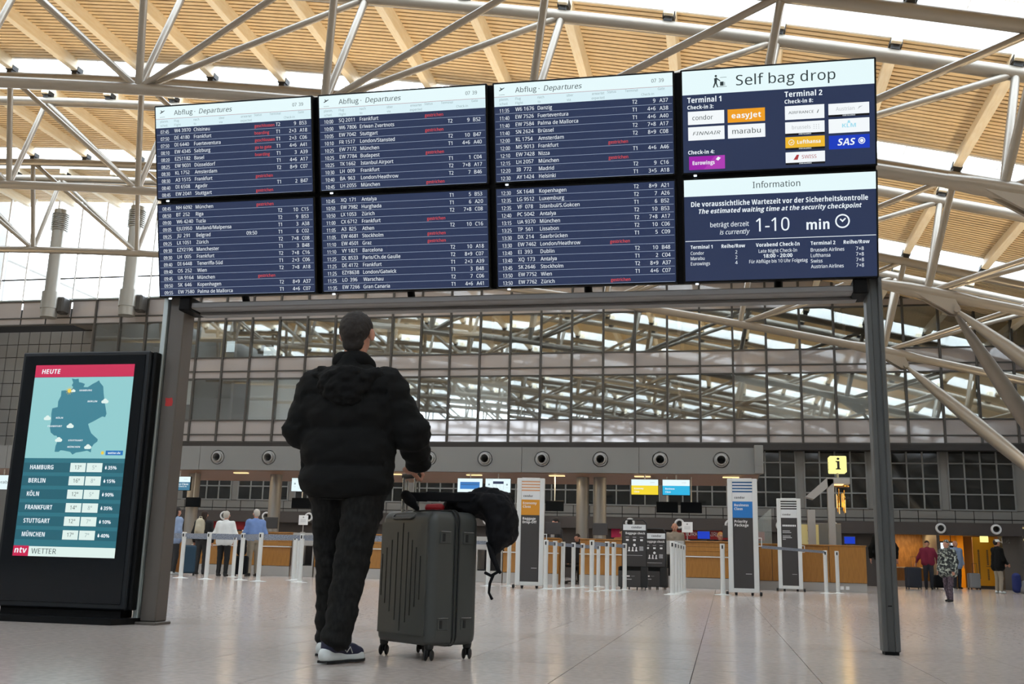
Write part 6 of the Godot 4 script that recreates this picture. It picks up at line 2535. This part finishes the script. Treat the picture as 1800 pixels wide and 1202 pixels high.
# ---------------------------------------------------------------- monitors hung from the canopy
func hung_monitor(x: float, y: float, w: float, h: float, label: String, kind: String, z := -29.45) -> void:
	var t := thing("hanging_monitor", label, "monitor", Vector3(x, y, z), 0.0, "monitors hung under the canopy")
	var b := MB.new()
	b.box(Vector3(0, 0, 0), Vector3(w, h, 0.07), 0.008)
	obj("housing", b, M.bezel_black, t)
	b = MB.new()
	b.tube([Vector3(0, h * 0.5, 0), Vector3(0, 3.08 - y, 0)], 0.018, 8)
	obj("pole", b, M.post_white, t)
	var m := w * 0.5 - 0.012
	var n := h * 0.5 - 0.012
	if kind == "dark":
		b = MB.new()
		b.rect(-m, -n, m, n, 0.0355)
		obj("screen", b, M.black_gloss, t)
		return
	var lower: Material = {"white": M.screen_white, "blue": M.screen_white, "yellow": M.screen_yellow, "cyan": M.screen_cyan, "slate": M.screen_slate, "name": M.screen_white}[kind]
	b = MB.new()
	b.rect(-m, -n, m, n, 0.0355)
	obj("screen", b, lower, t)
	b = MB.new()
	if kind in ["yellow", "cyan", "slate"]:
		b.rect(-m, n * 0.2, m, n, 0.0362)
		obj("header", b, M.screen_white, t)
		b = MB.new()
		if kind == "slate":
			lettering(b, "Business Class", 0.055, Transform3D(Basis(), Vector3(0, -0.05, 0.0368)), 1, true, 0.0, m * 1.7)
			lettering(b, "Priority Check-in", 0.035, Transform3D(Basis(), Vector3(0, -0.11, 0.0368)), 1, true, 0.0, m * 1.4)
		else:
			lettering(b, "Economy" if kind == "yellow" else "Business", 0.045, Transform3D(Basis(), Vector3(-m * 0.8, -n * 0.3, 0.0368)), 0, true)
			lettering(b, "Class", 0.045, Transform3D(Basis(), Vector3(-m * 0.8, -n * 0.72, 0.0368)), 0, true)
		obj("lettering", b, M.screen_text, t)
		b = MB.new()
		lettering(b, "condor", 0.03, Transform3D(Basis(), Vector3(m * 0.75, n * 0.55, 0.0368)), 2, false)
		obj("brand_lettering", b, M.logo_grey, t)
	elif kind == "white":
		b.rect(-m * 0.4, n * 0.25, m * 0.45, n * 0.62, 0.0362)
		obj("picture", b, M.screen_navy, t)
		b = MB.new()
		for q in 4:
			b.rect(-m * 0.4 + m * 0.283 * q - 0.002, -n * 0.55, -m * 0.4 + m * 0.283 * q + 0.002, n * 0.25, 0.0362)
		b.rect(-m * 0.4, -n * 0.56, m * 0.45, -n * 0.54, 0.0362)
		for q in [-0.72, 0.72]:
			b.rect(m * q - 0.03, -0.06, m * q + 0.03, -0.055, 0.0362)
			b.disc(Vector2(m * q, 0.03), 0.028, 0.0362)
		b.rect(-m * 0.95, n * 0.82, -m * 0.4, n * 0.86, 0.0362)
		obj("drawing", b, M.screen_grey, t)
	elif kind == "blue":
		b.rect(-m * 0.8, -n * 0.55, m * 0.78, n * 0.5, 0.0362)
		obj("picture", b, M.screen_blue, t)
		b = MB.new()
		b.rect(-m * 0.75, n * 0.05, m * 0.72, n * 0.12, 0.0366)
		b.rect(-m * 0.75, n * 0.3, m * 0.72, n * 0.36, 0.0366)
		obj("drawing", b, M.screen_navy, t)
	else:
		lettering(b, "marabu", 0.09, Transform3D(Basis(), Vector3(0, -0.04, 0.0368)), 1, false, 0.0, m * 1.5)
		obj("brand_lettering", b, M.screen_ink, t)


func build_hanging_monitors() -> void:
	hung_monitor(-22.75, 2.65, 0.8, 0.48, "white hanging screen lettered with an airline name", "name")
	hung_monitor(-16.52, 2.68, 0.78, 0.44, "hanging screen, white above slate blue, over the first desk", "slate")
	hung_monitor(-12.4, 2.68, 0.78, 0.42, "white hanging screen with a small drawing, beside the traveller", "white")
	hung_monitor(-7.2, 2.72, 0.77, 0.42, "white hanging screen with a blue picture, above the backpack", "blue")
	hung_monitor(-6.36, 2.72, 0.77, 0.42, "white hanging screen with a drawing of boxes beside the blue picture", "white")
	hung_monitor(-2.1, 2.725, 0.78, 0.45, "white and yellow hanging screen over the baggage sizers", "yellow")
	hung_monitor(-1.22, 2.725, 0.78, 0.45, "white and cyan hanging screen over the row of posts", "cyan")
	hung_monitor(-12.66, 2.16, 0.64, 0.32, "switched-off black hanging screen beside the traveller", "dark", -30.0)
	hung_monitor(-4.77, 2.19, 0.54, 0.3, "switched-off black hanging screen beside the orange-topped sign", "dark", -30.0)
	hung_monitor(-1.5, 2.2, 0.62, 0.31, "switched-off black hanging screen under the yellow one", "dark", -30.0)
	hung_monitor(-0.82, 2.2, 0.6, 0.31, "switched-off black hanging screen under the cyan one", "dark", -30.0)
	hung_monitor(-16.3, 2.14, 0.5, 0.3, "switched-off black hanging screen by the slate blue one", "dark", -30.0)


# ---------------------------------------------------------------- doorway and shop on the far side
func build_doorway() -> void:
	# recess behind the opening in the rear wall
	var w := setting("wall_recess", "warm lit recess with shop counter and exit")
	var b := MB.new()
	b.span(Vector3(6.4, 0, -49.2), Vector3(11.6, 2.6, -49.0))
	b.span(Vector3(6.4, 0, -49.0), Vector3(6.55, 2.6, -44.6))
	b.span(Vector3(11.35, 0, -49.0), Vector3(11.5, 2.6, -44.6))
	obj("masonry", b, M.recess_wall, w)
	b = MB.new()
	b.span(Vector3(6.4, 2.2, -49.0), Vector3(11.6, 2.35, -44.6))
	obj("recess_ceiling", b, M.white_paint, w)
	b = MB.new()
	b.span(Vector3(6.55, 0.0, -46.2), Vector3(8.55, 0.75, -46.0), 0.006)
	obj("shop_counter_front", b, M.desk_wood, w)
	b = MB.new()
	b.span(Vector3(6.55, 0.0, -46.02), Vector3(8.55, 0.24, -45.97), 0.006)
	obj("shop_plinth", b, M.desk_steel, w)
	b = MB.new()
	b.span(Vector3(6.5, 0.75, -46.5), Vector3(8.6, 0.79, -45.85), 0.006)
	obj("shop_counter_top", b, M.desk_ledge, w)
	b = MB.new()
	b.span(Vector3(6.55, 0.0, -47.6), Vector3(8.55, 2.2, -47.5))
	obj("shop_back_panel", b, M.recess_wood, w)
	b = MB.new()
	b.span(Vector3(8.5, 0.0, -47.6), Vector3(8.62, 2.2, -44.5), 0.006)
	obj("pier", b, M.window_frame_grey, w)
	# two lit ceiling panels
	for e in [[7.55, -46.5, 1.6], [9.6, -46.6, 1.0]]:
		var l := thing("ceiling_panel_light", "flat lit ceiling panel %s in the recess" % ("above the shop counter" if e[0] < 8.5 else "above the exit passage"), "light", Vector3(e[0], 2.18, e[1]))
		b = MB.new()
		b.box(Vector3(0, 0, 0), Vector3(e[2], 0.03, 0.6), 0.004)
		obj("diffuser", b, M.lamp_warm, l)
		var a := AreaLight3D.new()
		a.name = "glow"
		a.area_size = Vector2(e[2] - 0.05, 0.55)
		a.light_color = Color(1.0, 0.84, 0.6)
		a.light_energy = 4.0
		a.area_range = 40.0
		a.shadow_enabled = true
		l.add_child(a)
		a.position = Vector3(0, -0.03, 0)
		a.rotation.x = -PI / 2
	# glazed exit door, its panes glow to stand for daylight
	var d := setting("door_1", "dark framed glazed exit door with panes glowing in place of daylight")
	d.position = Vector3(9.3, 0, -48.4)
	b = MB.new()
	for x in [-0.55, 0.05, 0.65]:
		b.span(Vector3(x - 0.04, 0, -0.05), Vector3(x + 0.04, 1.95, 0.05), 0.005)
	for y in [0.05, 0.75, 1.35, 1.92]:
		b.span(Vector3(-0.55, y - 0.035, -0.045), Vector3(0.65, y + 0.035, 0.045), 0.005)
	obj("door_frame", b, M.wall_dark, d)
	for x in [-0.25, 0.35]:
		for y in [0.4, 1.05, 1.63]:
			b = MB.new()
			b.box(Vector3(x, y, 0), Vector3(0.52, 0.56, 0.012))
			obj("pane", b, M.daylight_glow, d)
	b = MB.new()
	b.tube([Vector3(0.1, 0.95, 0.06), Vector3(0.1, 1.25, 0.06)], 0.014, 6)
	obj("door_handle", b, M.chrome, d)
	b = MB.new()
	b.span(Vector3(-0.62, 1.95, -0.08), Vector3(0.72, 2.2, 0.06))
	obj("header_panel", b, M.yellow_wall, d)
	b = MB.new()
	b.span(Vector3(0.7, 0, -0.3), Vector3(0.95, 2.2, 0.4))
	obj("reveal", b, M.yellow_wall, d)
	# window of the shop, its pane made to glow in place of daylight
	var wn := setting("window_20", "bright narrow window at the back of the shop")
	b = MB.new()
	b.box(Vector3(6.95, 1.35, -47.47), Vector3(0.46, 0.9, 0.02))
	obj("pane", b, M.daylight_glow, wn)
	b = MB.new()
	b.box(Vector3(6.95, 1.2, -47.45), Vector3(0.46, 0.04, 0.03))
	b.box(Vector3(6.7, 1.35, -47.45), Vector3(0.05, 0.95, 0.04))
	b.box(Vector3(7.2, 1.35, -47.45), Vector3(0.05, 0.95, 0.04))
	obj("window_frame", b, M.window_frame_grey, wn)
	# yellow lit panel with upright lettering
	var y := thing("yellow_panel", "tall yellow wall panel with dark upright lettering beside the exit", "panel", Vector3(10.42, 0, -45.2))
	b = MB.new()
	b.span(Vector3(-0.42, 0.12, -0.1), Vector3(0.4, 2.05, 0.0), 0.006)
	obj("panel", b, M.yellow_wall, y)
	b = MB.new()
	b.span(Vector3(-0.42, 0.0, -0.09), Vector3(0.4, 0.12, -0.01))
	obj("plinth", b, M.wall_dark, y)
	b = MB.new()
	# upright columns of characters too fine to read
	for c in [[-0.25, 0.4, 1.5], [0.08, 0.35, 0.75], [0.08, 0.95, 1.5]]:
		var q: float = c[1]
		while q < c[2]:
			b.rect(c[0], q, c[0] + 0.07, q + 0.035, 0.002)
			q += 0.055
	b.rect(0.05, 0.88, 0.36, 0.9, 0.002)
	obj("lettering", b, M.wall_dark, y)
	var ex := thing("exit_box", "dark hanging display box over the exit passage", "display", Vector3(9.25, 1.6, -45.6))
	b = MB.new()
	b.box(Vector3(0, 0, 0), Vector3(0.36, 0.2, 0.12), 0.01)
	obj("housing", b, M.sign_dark, ex)
	b = MB.new()
	b.tube([Vector3(0, 0.1, 0), Vector3(0, 0.59, 0)], 0.015, 6)
	obj("pole", b, M.sign_dark, ex)
	var ls := thing("light_box", "small glowing yellow light box over the yellow panel", "sign", Vector3(10.35, 1.95, -44.75))
	b = MB.new()
	b.box(Vector3(0, 0, 0), Vector3(0.3, 0.24, 0.1), 0.01)
	obj("box", b, M.info_yellow, ls)
	var ns := thing("wall_notice", "white notice plate on the brown wall by the capped man", "notice", Vector3(10.95, 1.88, -43.93))
	b = MB.new()
	b.box(Vector3(0, 0, 0), Vector3(0.3, 0.2, 0.02), 0.004)
	obj("plate", b, M.paper, ns)
	b = MB.new()
	b.span(Vector3(10.82, 0, -44.6), Vector3(11.36, 2.08, -43.92))
	obj("pier", b, M.frame_brown, w)
	# dark sign pillar and planter at the wall's end
	var sp_ := thing("sign_pillar", "dark pillar of stacked direction signs beside the planter", "sign", Vector3(10.75, 0, -40.4))
	for i in 3:
		b = MB.new()
		b.span(Vector3(-0.1, 1.05 + 0.42 * i, -0.05), Vector3(0.4, 1.43 + 0.42 * i, 0.05), 0.008)
		var s := obj("sign_plate", b, M.sign_dark, sp_)
		b = MB.new()
		b.span(Vector3(-0.1, 1.36 + 0.42 * i, 0.05), Vector3(0.4, 1.43 + 0.42 * i, 0.054))
		obj("stripe", b, M.poster_yellow, s)
	b = MB.new()
	b.span(Vector3(0.1, 0, -0.04), Vector3(0.2, 2.3, 0.0))
	obj("post", b, M.sign_dark, sp_)
	var pl := thing("planter", "white planter with a dark leafy shrub at the brown wall", "plant", Vector3(10.75, 0, -39.6))
	b = MB.new()
	b.span(Vector3(-0.25, 0, -0.25), Vector3(0.25, 0.62, 0.25), 0.01)
	obj("pot", b, M.paper, pl)
	b = MB.new()
	var r2 := RandomNumberGenerator.new()
	r2.seed = 5
	for i in 160:
		var c := Vector3(r2.randf_range(-1, 1), r2.randf_range(-1, 1), r2.randf_range(-1, 1)) * Vector3(0.3, 0.28, 0.3) + Vector3(0, 0.85, 0)
		var dirn := (c - Vector3(0, 0.6, 0)).normalized()
		var sd := dirn.cross(Vector3.UP).normalized() * 0.03
		b.face([c - sd, c + dirn * 0.06 - sd * 0.6, c + dirn * 0.13, c + dirn * 0.06 + sd * 0.6, c + sd], Vector3.UP + dirn)
	var fo := obj("foliage", b, M.leaf, pl)
	fo.set_meta("kind", "stuff")
	# luggage left by the wall
	var lg := thing("travel_bag", "blue travel bag with a grey blanket on top beside the brown wall", "bag", Vector3(9.0, 0, -35.0))
	b = body([[Vector3(-0.05, 0.15, 0), Vector3(-0.05, 0.5, 0), 0.14, 0.13]], 0.03, 0.05)
	obj("bag", b, M.cloth_blue, lg)
	b = body([[Vector3(0.12, 0.12, 0.05), Vector3(0.5, 0.14, 0), 0.12, 0.14], [Vector3(0.15, 0.3, 0.03), Vector3(0.4, 0.33, 0), 0.1, 0.09]], 0.03, 0.06)
	obj("blanket", b, M.cloth_grey, lg)


# ---------------------------------------------------------------- people
# A standing figure that looks along its own -Z. Sizes are for 1.75 m and scaled.
# arms: [elbow, wrist] for each side; feet: [forward offset of each foot]
func person(label: String, at: Vector3, turn: float, h: float, top: Material, legs: Material, hair: Material, o := {}) -> Node3D:
	var s := h / 1.75
	var t := thing("person", label, "person", at, turn)
	var root := t
	var cell: float = o.get("cell", 0.026)
	var fl: float = o.get("left", 0.0)
	var fr: float = o.get("right", 0.0)
	var wid: float = o.get("wide", 1.0)
	var al: Array = o.get("arm_left", [Vector3(-0.26, 1.12, 0.03), Vector3(-0.25, 0.88, -0.08)])
	var ar: Array = o.get("arm_right", [Vector3(0.26, 1.12, 0.03), Vector3(0.25, 0.88, -0.08)])
	var k := func(v: Vector3) -> Vector3: return v * s
	var hipl: Vector3 = k.call(Vector3(-0.09, 0.88, 0))
	var hipr: Vector3 = k.call(Vector3(0.09, 0.88, 0))
	var kneel: Vector3 = k.call(Vector3(-0.1, 0.48, -0.02 - fl * 0.6))
	var kneer: Vector3 = k.call(Vector3(0.1, 0.48, -0.02 - fr * 0.6))
	var ankl: Vector3 = k.call(Vector3(-0.1, 0.09, 0.02 - fl))
	var ankr: Vector3 = k.call(Vector3(0.1, 0.09, 0.02 - fr))
	var shl: Vector3 = k.call(Vector3(-0.18, 1.4, 0))
	var shr: Vector3 = k.call(Vector3(0.18, 1.4, 0))
	var el: Vector3 = k.call(al[0])
	var wl: Vector3 = k.call(al[1])
	var er: Vector3 = k.call(ar[0])
	var wr: Vector3 = k.call(ar[1])
	var hc := Vector3(0, 1.625, -0.01) * s
	# skin: one body from the soles to the crown
	var b := body([[Vector3(0, 0.98, 0) * s, Vector3(0, 1.3, 0) * s, 0.085 * s, 0.085 * s], [Vector3(0, 1.36, 0) * s, Vector3(0, 1.55, 0) * s, 0.055 * s, 0.052 * s],
		[shl, el, 0.045 * s, 0.036 * s], [el, wl, 0.036 * s, 0.026 * s], [shr, er, 0.045 * s, 0.036 * s], [er, wr, 0.036 * s, 0.026 * s],
		[hipl, kneel, 0.075 * s, 0.05 * s], [kneel, ankl, 0.05 * s, 0.034 * s], [hipr, kneer, 0.075 * s, 0.05 * s], [kneer, ankr, 0.05 * s, 0.034 * s]], cell, 0.03)
	b.add(body(head_prims(hc, s) + [[Vector3(0, 1.45, 0) * s, Vector3(0, 1.57, 0) * s, 0.053 * s, 0.05 * s]], 0.012, 0.02))
	b.add(body(open_hand(wl, (wl - el).normalized(), Vector3(0.4, 0, -0.9), s), 0.009, 0.01))
	b.add(body(open_hand(wr, (wr - er).normalized(), Vector3(-0.4, 0, -0.9), s), 0.009, 0.01))
	obj("body", b, o.get("skin", M.skin), root)
	b = MB.new()
	for e in [-0.028, 0.028]:
		b.ball(hc + Vector3(e, 0.005, -0.088) * s, Vector3(0.009, 0.006, 0.006) * s, 8, 5)
	b.ball(hc + Vector3(0, -0.062, -0.094) * s, Vector3(0.018, 0.004, 0.004) * s, 8, 5)
	obj("eyes", b, M.ink, root)
	# top garment
	var hem: float = o.get("hem", 0.84)
	b = body([[Vector3(-0.08 * wid, hem + 0.13, 0) * s, Vector3(-0.08 * wid, 1.3, 0) * s, 0.125 * s * wid, 0.12 * s], [Vector3(0.08 * wid, hem + 0.13, 0) * s, Vector3(0.08 * wid, 1.3, 0) * s, 0.125 * s * wid, 0.12 * s],
		[shl, shr, 0.085 * s, 0.085 * s], [Vector3(0, 1.38, 0) * s, Vector3(0, 1.47, 0) * s, 0.1 * s, 0.072 * s],
		[shl, el, 0.078 * s, 0.06 * s], [el, el.lerp(wl, 0.9), 0.06 * s, 0.046 * s], [shr, er, 0.078 * s, 0.06 * s], [er, er.lerp(wr, 0.9), 0.06 * s, 0.046 * s]], cell, 0.04)
	var nz := FastNoiseLite.new()
	nz.seed = int(absf(at.x) * 100.0)
	nz.frequency = 8.0
	shaped(b, func(p, _n): return nz.get_noise_3dv(p) * 0.012)
	obj("jacket", b, top, root)
	# trousers
	b = body([[Vector3(-0.08, 0.93, 0) * s, Vector3(0.08, 0.93, 0) * s, 0.115 * s, 0.115 * s], [hipl, kneel, 0.1 * s, 0.073 * s], [kneel, ankl, 0.073 * s, 0.058 * s], [hipr, kneer, 0.1 * s, 0.073 * s], [kneer, ankr, 0.073 * s, 0.058 * s]], cell, 0.02)
	shaped(b, func(p, _n): return nz.get_noise_3dv(p * 1.3) * 0.01)
	obj("trousers", b, legs, root)
	# hair, longer when asked
	var hp := [[hc + Vector3(0, 0.048, 0.012) * s, Vector3(0.083, 0.085, 0.1) * s], [hc + Vector3(0, 0.01, 0.045) * s, Vector3(0.08, 0.09, 0.07) * s]]
	if o.get("bald", false):
		hp = [[hc + Vector3(0, -0.005, 0.05) * s, Vector3(0.078, 0.04, 0.052) * s]]
	if o.get("long", false):
		hp.append([hc + Vector3(0, -0.02, 0.05) * s, hc + Vector3(0, -0.2, 0.06) * s, 0.075 * s, 0.06 * s])
	b = body(hp, 0.016, 0.02)
	obj("hair", b, hair, root)
	if o.has("cap"):
		b = MB.new()
		b.lathe([Vector2(0.1, 0.03), Vector2(0.098, 0.07), Vector2(0.07, 0.115), Vector2(0, 0.125)], Transform3D(Basis().scaled(Vector3(1, 1, 1.1) * s), hc), 16)
		b.box(hc + Vector3(0, 0.035, -0.12) * s, Vector3(0.14, 0.012, 0.09) * s, 0.005)
		obj("cap", b, o.cap, root)
	for e in [[ankl, fl], [ankr, fr]]:
		var sp2: Vector3 = Vector3(e[0].x, 0, e[0].z)
		b = body([[sp2 + Vector3(0, 0.045, 0.03) * s, sp2 + Vector3(0, 0.035, -0.15) * s, 0.042 * s, 0.032 * s], [sp2 + Vector3(0, 0.06, 0.02) * s, sp2 + Vector3(0, 0.1, 0.01) * s, 0.042 * s, 0.04 * s]], 0.014, 0.02)
		for i in b.v.size():
			b.v[i].y = maxf(b.v[i].y, 0.003)
		obj("shoe", b, o.get("shoes", M.rubber), root)
	return t


func trolley(at: Vector3, turn: float, label: String, m: Material, w := 0.42, d := 0.26, h := 0.62, handle := true) -> void:
	var t := thing("suitcase", label, "suitcase", at, turn)
	var b := MB.new()
	loft(b, w, d, 0.05, [[0.06, 0.03], [0.075, 0.008], [0.12, 0.0], [h - 0.05, 0.0], [h - 0.015, 0.012], [h, 0.04]], 4)
	obj("shell", b, m, t)
	b = MB.new()
	var path := []
	for p in rrect(w + 0.006, h - 0.055, 0.05, 4):
		path.append(Vector3(p.x, 0.03 + h * 0.5 + p.z, 0))
	path.append(path[0])
	b.tube(path, 0.006, 6, false)
	obj("zip", b, M.case_dark, t)
	if handle:
		b = MB.new()
		b.tube([Vector3(-0.09, h - 0.02, d * 0.35), Vector3(-0.09, h + 0.36, d * 0.35), Vector3(0.09, h + 0.36, d * 0.35), Vector3(0.09, h - 0.02, d * 0.35)], 0.01, 6)
		obj("handle", b, M.sign_dark, t)
	for sx in [-0.42, 0.42]:
		for sz in [-0.36, 0.36]:
			b = MB.new()
			b.lathe([Vector2(0, -0.015), Vector2(0.026, -0.015), Vector2(0.03, 0), Vector2(0.026, 0.015), Vector2(0, 0.015)], Transform3D(Basis(Vector3.BACK, PI / 2), Vector3(sx * w, 0.03, sz * d)), 12)
			b.box(Vector3(sx * w, 0.055, sz * d), Vector3(0.03, 0.03, 0.03), 0.004)
			obj("castor", b, M.rubber, t)


func rucksack(at: Vector3, label: String, m: Material, turn := 0.0) -> void:
	var t := thing("backpack", label, "backpack", at, turn)
	var b := body([[Vector3(0, 0.12, 0), Vector3(0, 0.38, 0.0), 0.13, 0.11], [Vector3(0, 0.16, 0.09), Vector3(0, 0.24, 0.09), 0.075, 0.07]], 0.02, 0.03)
	obj("sack", b, m, t)
	b = MB.new()
	for x in [-0.07, 0.07]:
		b.tube([Vector3(x, 0.44, -0.08), Vector3(x * 1.2, 0.36, -0.16), Vector3(x * 1.2, 0.2, -0.16), Vector3(x, 0.08, -0.11)], 0.014, 6)
	b.tube([Vector3(-0.04, 0.48, -0.02), Vector3(-0.03, 0.53, -0.02), Vector3(0.03, 0.53, -0.02), Vector3(0.04, 0.48, -0.02)], 0.009, 6)
	obj("strap", b, m, t)


func build_people() -> void:
	# queue and travellers before the desks
	person("person with grey hair in white top and black trousers, back turned at the desk", Vector3(-12.35, 0, -24.5), 0.1, 1.63, M.cloth_white, M.cloth_black, M.hair_white, {"hem": 0.8, "wide": 1.15, "arm_left": [Vector3(-0.3, 1.14, -0.02), Vector3(-0.14, 1.02, -0.2)], "arm_right": [Vector3(0.3, 1.13, 0.0), Vector3(0.2, 0.95, -0.15)]})
	person("grey-haired man in blue shirt and beige trousers leaning to the desk", Vector3(-12.05, 0, -25.6), 0.75, 1.74, M.cloth_shirt_blue, M.cloth_beige, M.hair_white, {"arm_left": [Vector3(-0.26, 1.13, -0.05), Vector3(-0.18, 1.1, -0.3)], "arm_right": [Vector3(0.28, 1.12, 0.02), Vector3(0.2, 0.95, -0.16)]})
	rucksack(Vector3(-12.2, 0.52, -25.2), "black backpack propped on a suitcase before the man in blue", M.bag_black, 0.3)
	trolley(Vector3(-12.2, 0, -25.22), 0.2, "upright black suitcase under a black backpack by the desk", M.bag_black, 0.36, 0.24, 0.52, false)
	person("dark-haired person in pale blue hooded jacket standing behind the board post", Vector3(-13.85, 0, -24.7), -0.5, 1.72, M.cloth_sky, M.cloth_charcoal, M.hair_dark, {"wide": 1.15, "hem": 0.78, "long": true, "shoes": M.shoe_sole})
	person("woman with long brown hair and dark coat queuing beside the pale blue jacket", Vector3(-13.75, 0, -26.0), 0.2, 1.7, M.cloth_black, M.cloth_charcoal, M.hair_brown, {"long": true})
	rucksack(Vector3(-13.72, 1.0, -25.72), "cream rucksack worn on the back of the long-haired woman", M.cloth_cream, 0.2)
	trolley(Vector3(-13.35, 0, -24.6), 0.4, "upright teal blue suitcase behind the barrier posts", M.cloth_teal, 0.36, 0.25, 0.75, false)
	person("man in blue grey jacket with short dark hair beyond the weather display", Vector3(-18.45, 0, -24.8), -0.9, 1.72, M.cloth_slate, M.cloth_black, M.hair_dark, {"wide": 1.1})
	# staff behind the desks
	person("clerk with short black hair and dark uniform at the monitor", Vector3(-4.52, 0, -28.7), 2.3, 1.78, M.cloth_charcoal, M.cloth_black, M.hair_dark)
	person("clerk with long dark hair sitting low between the desks", Vector3(-3.98, -0.28, -29.2), 2.9, 1.66, M.cloth_black, M.cloth_black, M.hair_dark, {"long": true})
	person("clerk with brown hair and ochre top behind the baggage sizers", Vector3(-2.72, -0.1, -29.4), 3.3, 1.66, M.cloth_ochre, M.cloth_black, M.hair_brown)
	person("bald man in a patterned grey shirt facing the hall behind the close-set posts", Vector3(-1.25, 0, -29.0), 3.14, 1.72, M.cloth_pattern, M.cloth_black, M.hair_white, {"bald": true, "wide": 1.15})
	person("fair-haired clerk beside the small blue desk display", Vector3(-0.02, -0.18, -29.2), 3.3, 1.68, M.cloth_black, M.cloth_black, M.hair_fair)
	# far side of the hall
	person("man in black jacket and light blue jeans, half hidden by the board post", Vector3(4.42, 0, -30.6), 0.15, 1.86, M.jacket_black, M.cloth_jeans_light, M.hair_dark, {"wide": 1.25, "hem": 0.78, "arm_left": [Vector3(-0.33, 1.12, 0.04), Vector3(-0.32, 0.86, -0.02)], "arm_right": [Vector3(0.33, 1.12, 0.03), Vector3(0.36, 0.86, -0.05)]})
	person("woman in crimson jacket and dark trousers pulling a suitcase", Vector3(7.1, 0, -38.9), 3.1, 1.68, M.cloth_crimson, M.cloth_navy, M.hair_brown, {"wide": 1.2, "arm_left": [Vector3(-0.33, 1.15, 0.05), Vector3(-0.34, 0.92, 0.08)], "arm_right": [Vector3(0.32, 1.12, 0.05), Vector3(0.38, 0.95, 0.12)]})
	trolley(Vector3(6.5, 0, -38.4), 0.2, "large dark blue suitcase beside the woman in crimson", M.cloth_navy, 0.5, 0.32, 0.74, true)
	trolley(Vector3(7.75, 0, -40.3), 0.3, "small black suitcase between the crimson jacket and the child", M.bag_black, 0.44, 0.28, 0.5, true)
	person("child in black and white camouflage jacket and patterned trousers walking", Vector3(4.3, 0, -21.6), 2.4, 1.18, M.cloth_camo, M.cloth_camo_pink, M.cloth_camo, {"wide": 1.45, "hem": 0.72, "left": 0.1, "right": -0.1, "long": true, "cell": 0.02})
	person("man in pale blue jacket over cream shirt by the exit door", Vector3(8.75, 0, -42.4), 3.5, 1.8, M.cloth_sky, M.cloth_navy, M.hair_white, {"wide": 1.15, "hem": 0.7, "bald": true, "arm_right": [Vector3(0.3, 1.15, 0.1), Vector3(0.45, 1.0, 0.2)]})
	trolley(Vector3(9.3, 0, -42.2), 0.3, "grey and black suitcase held by the man in pale blue", M.cloth_grey, 0.4, 0.3, 0.6, true)
	person("man in white cap, black jacket and beige trousers before the brown wall", Vector3(8.25, 0, -34.2), -1.2, 1.62, M.jacket_black, M.cloth_beige, M.hair_dark, {"cap": M.cloth_white, "wide": 1.25, "hem": 0.72, "arm_left": [Vector3(-0.26, 1.1, -0.05), Vector3(-0.15, 0.95, -0.28)], "arm_right": [Vector3(0.26, 1.1, -0.05), Vector3(0.12, 0.94, -0.28)], "shoes": M.shoe_sole})
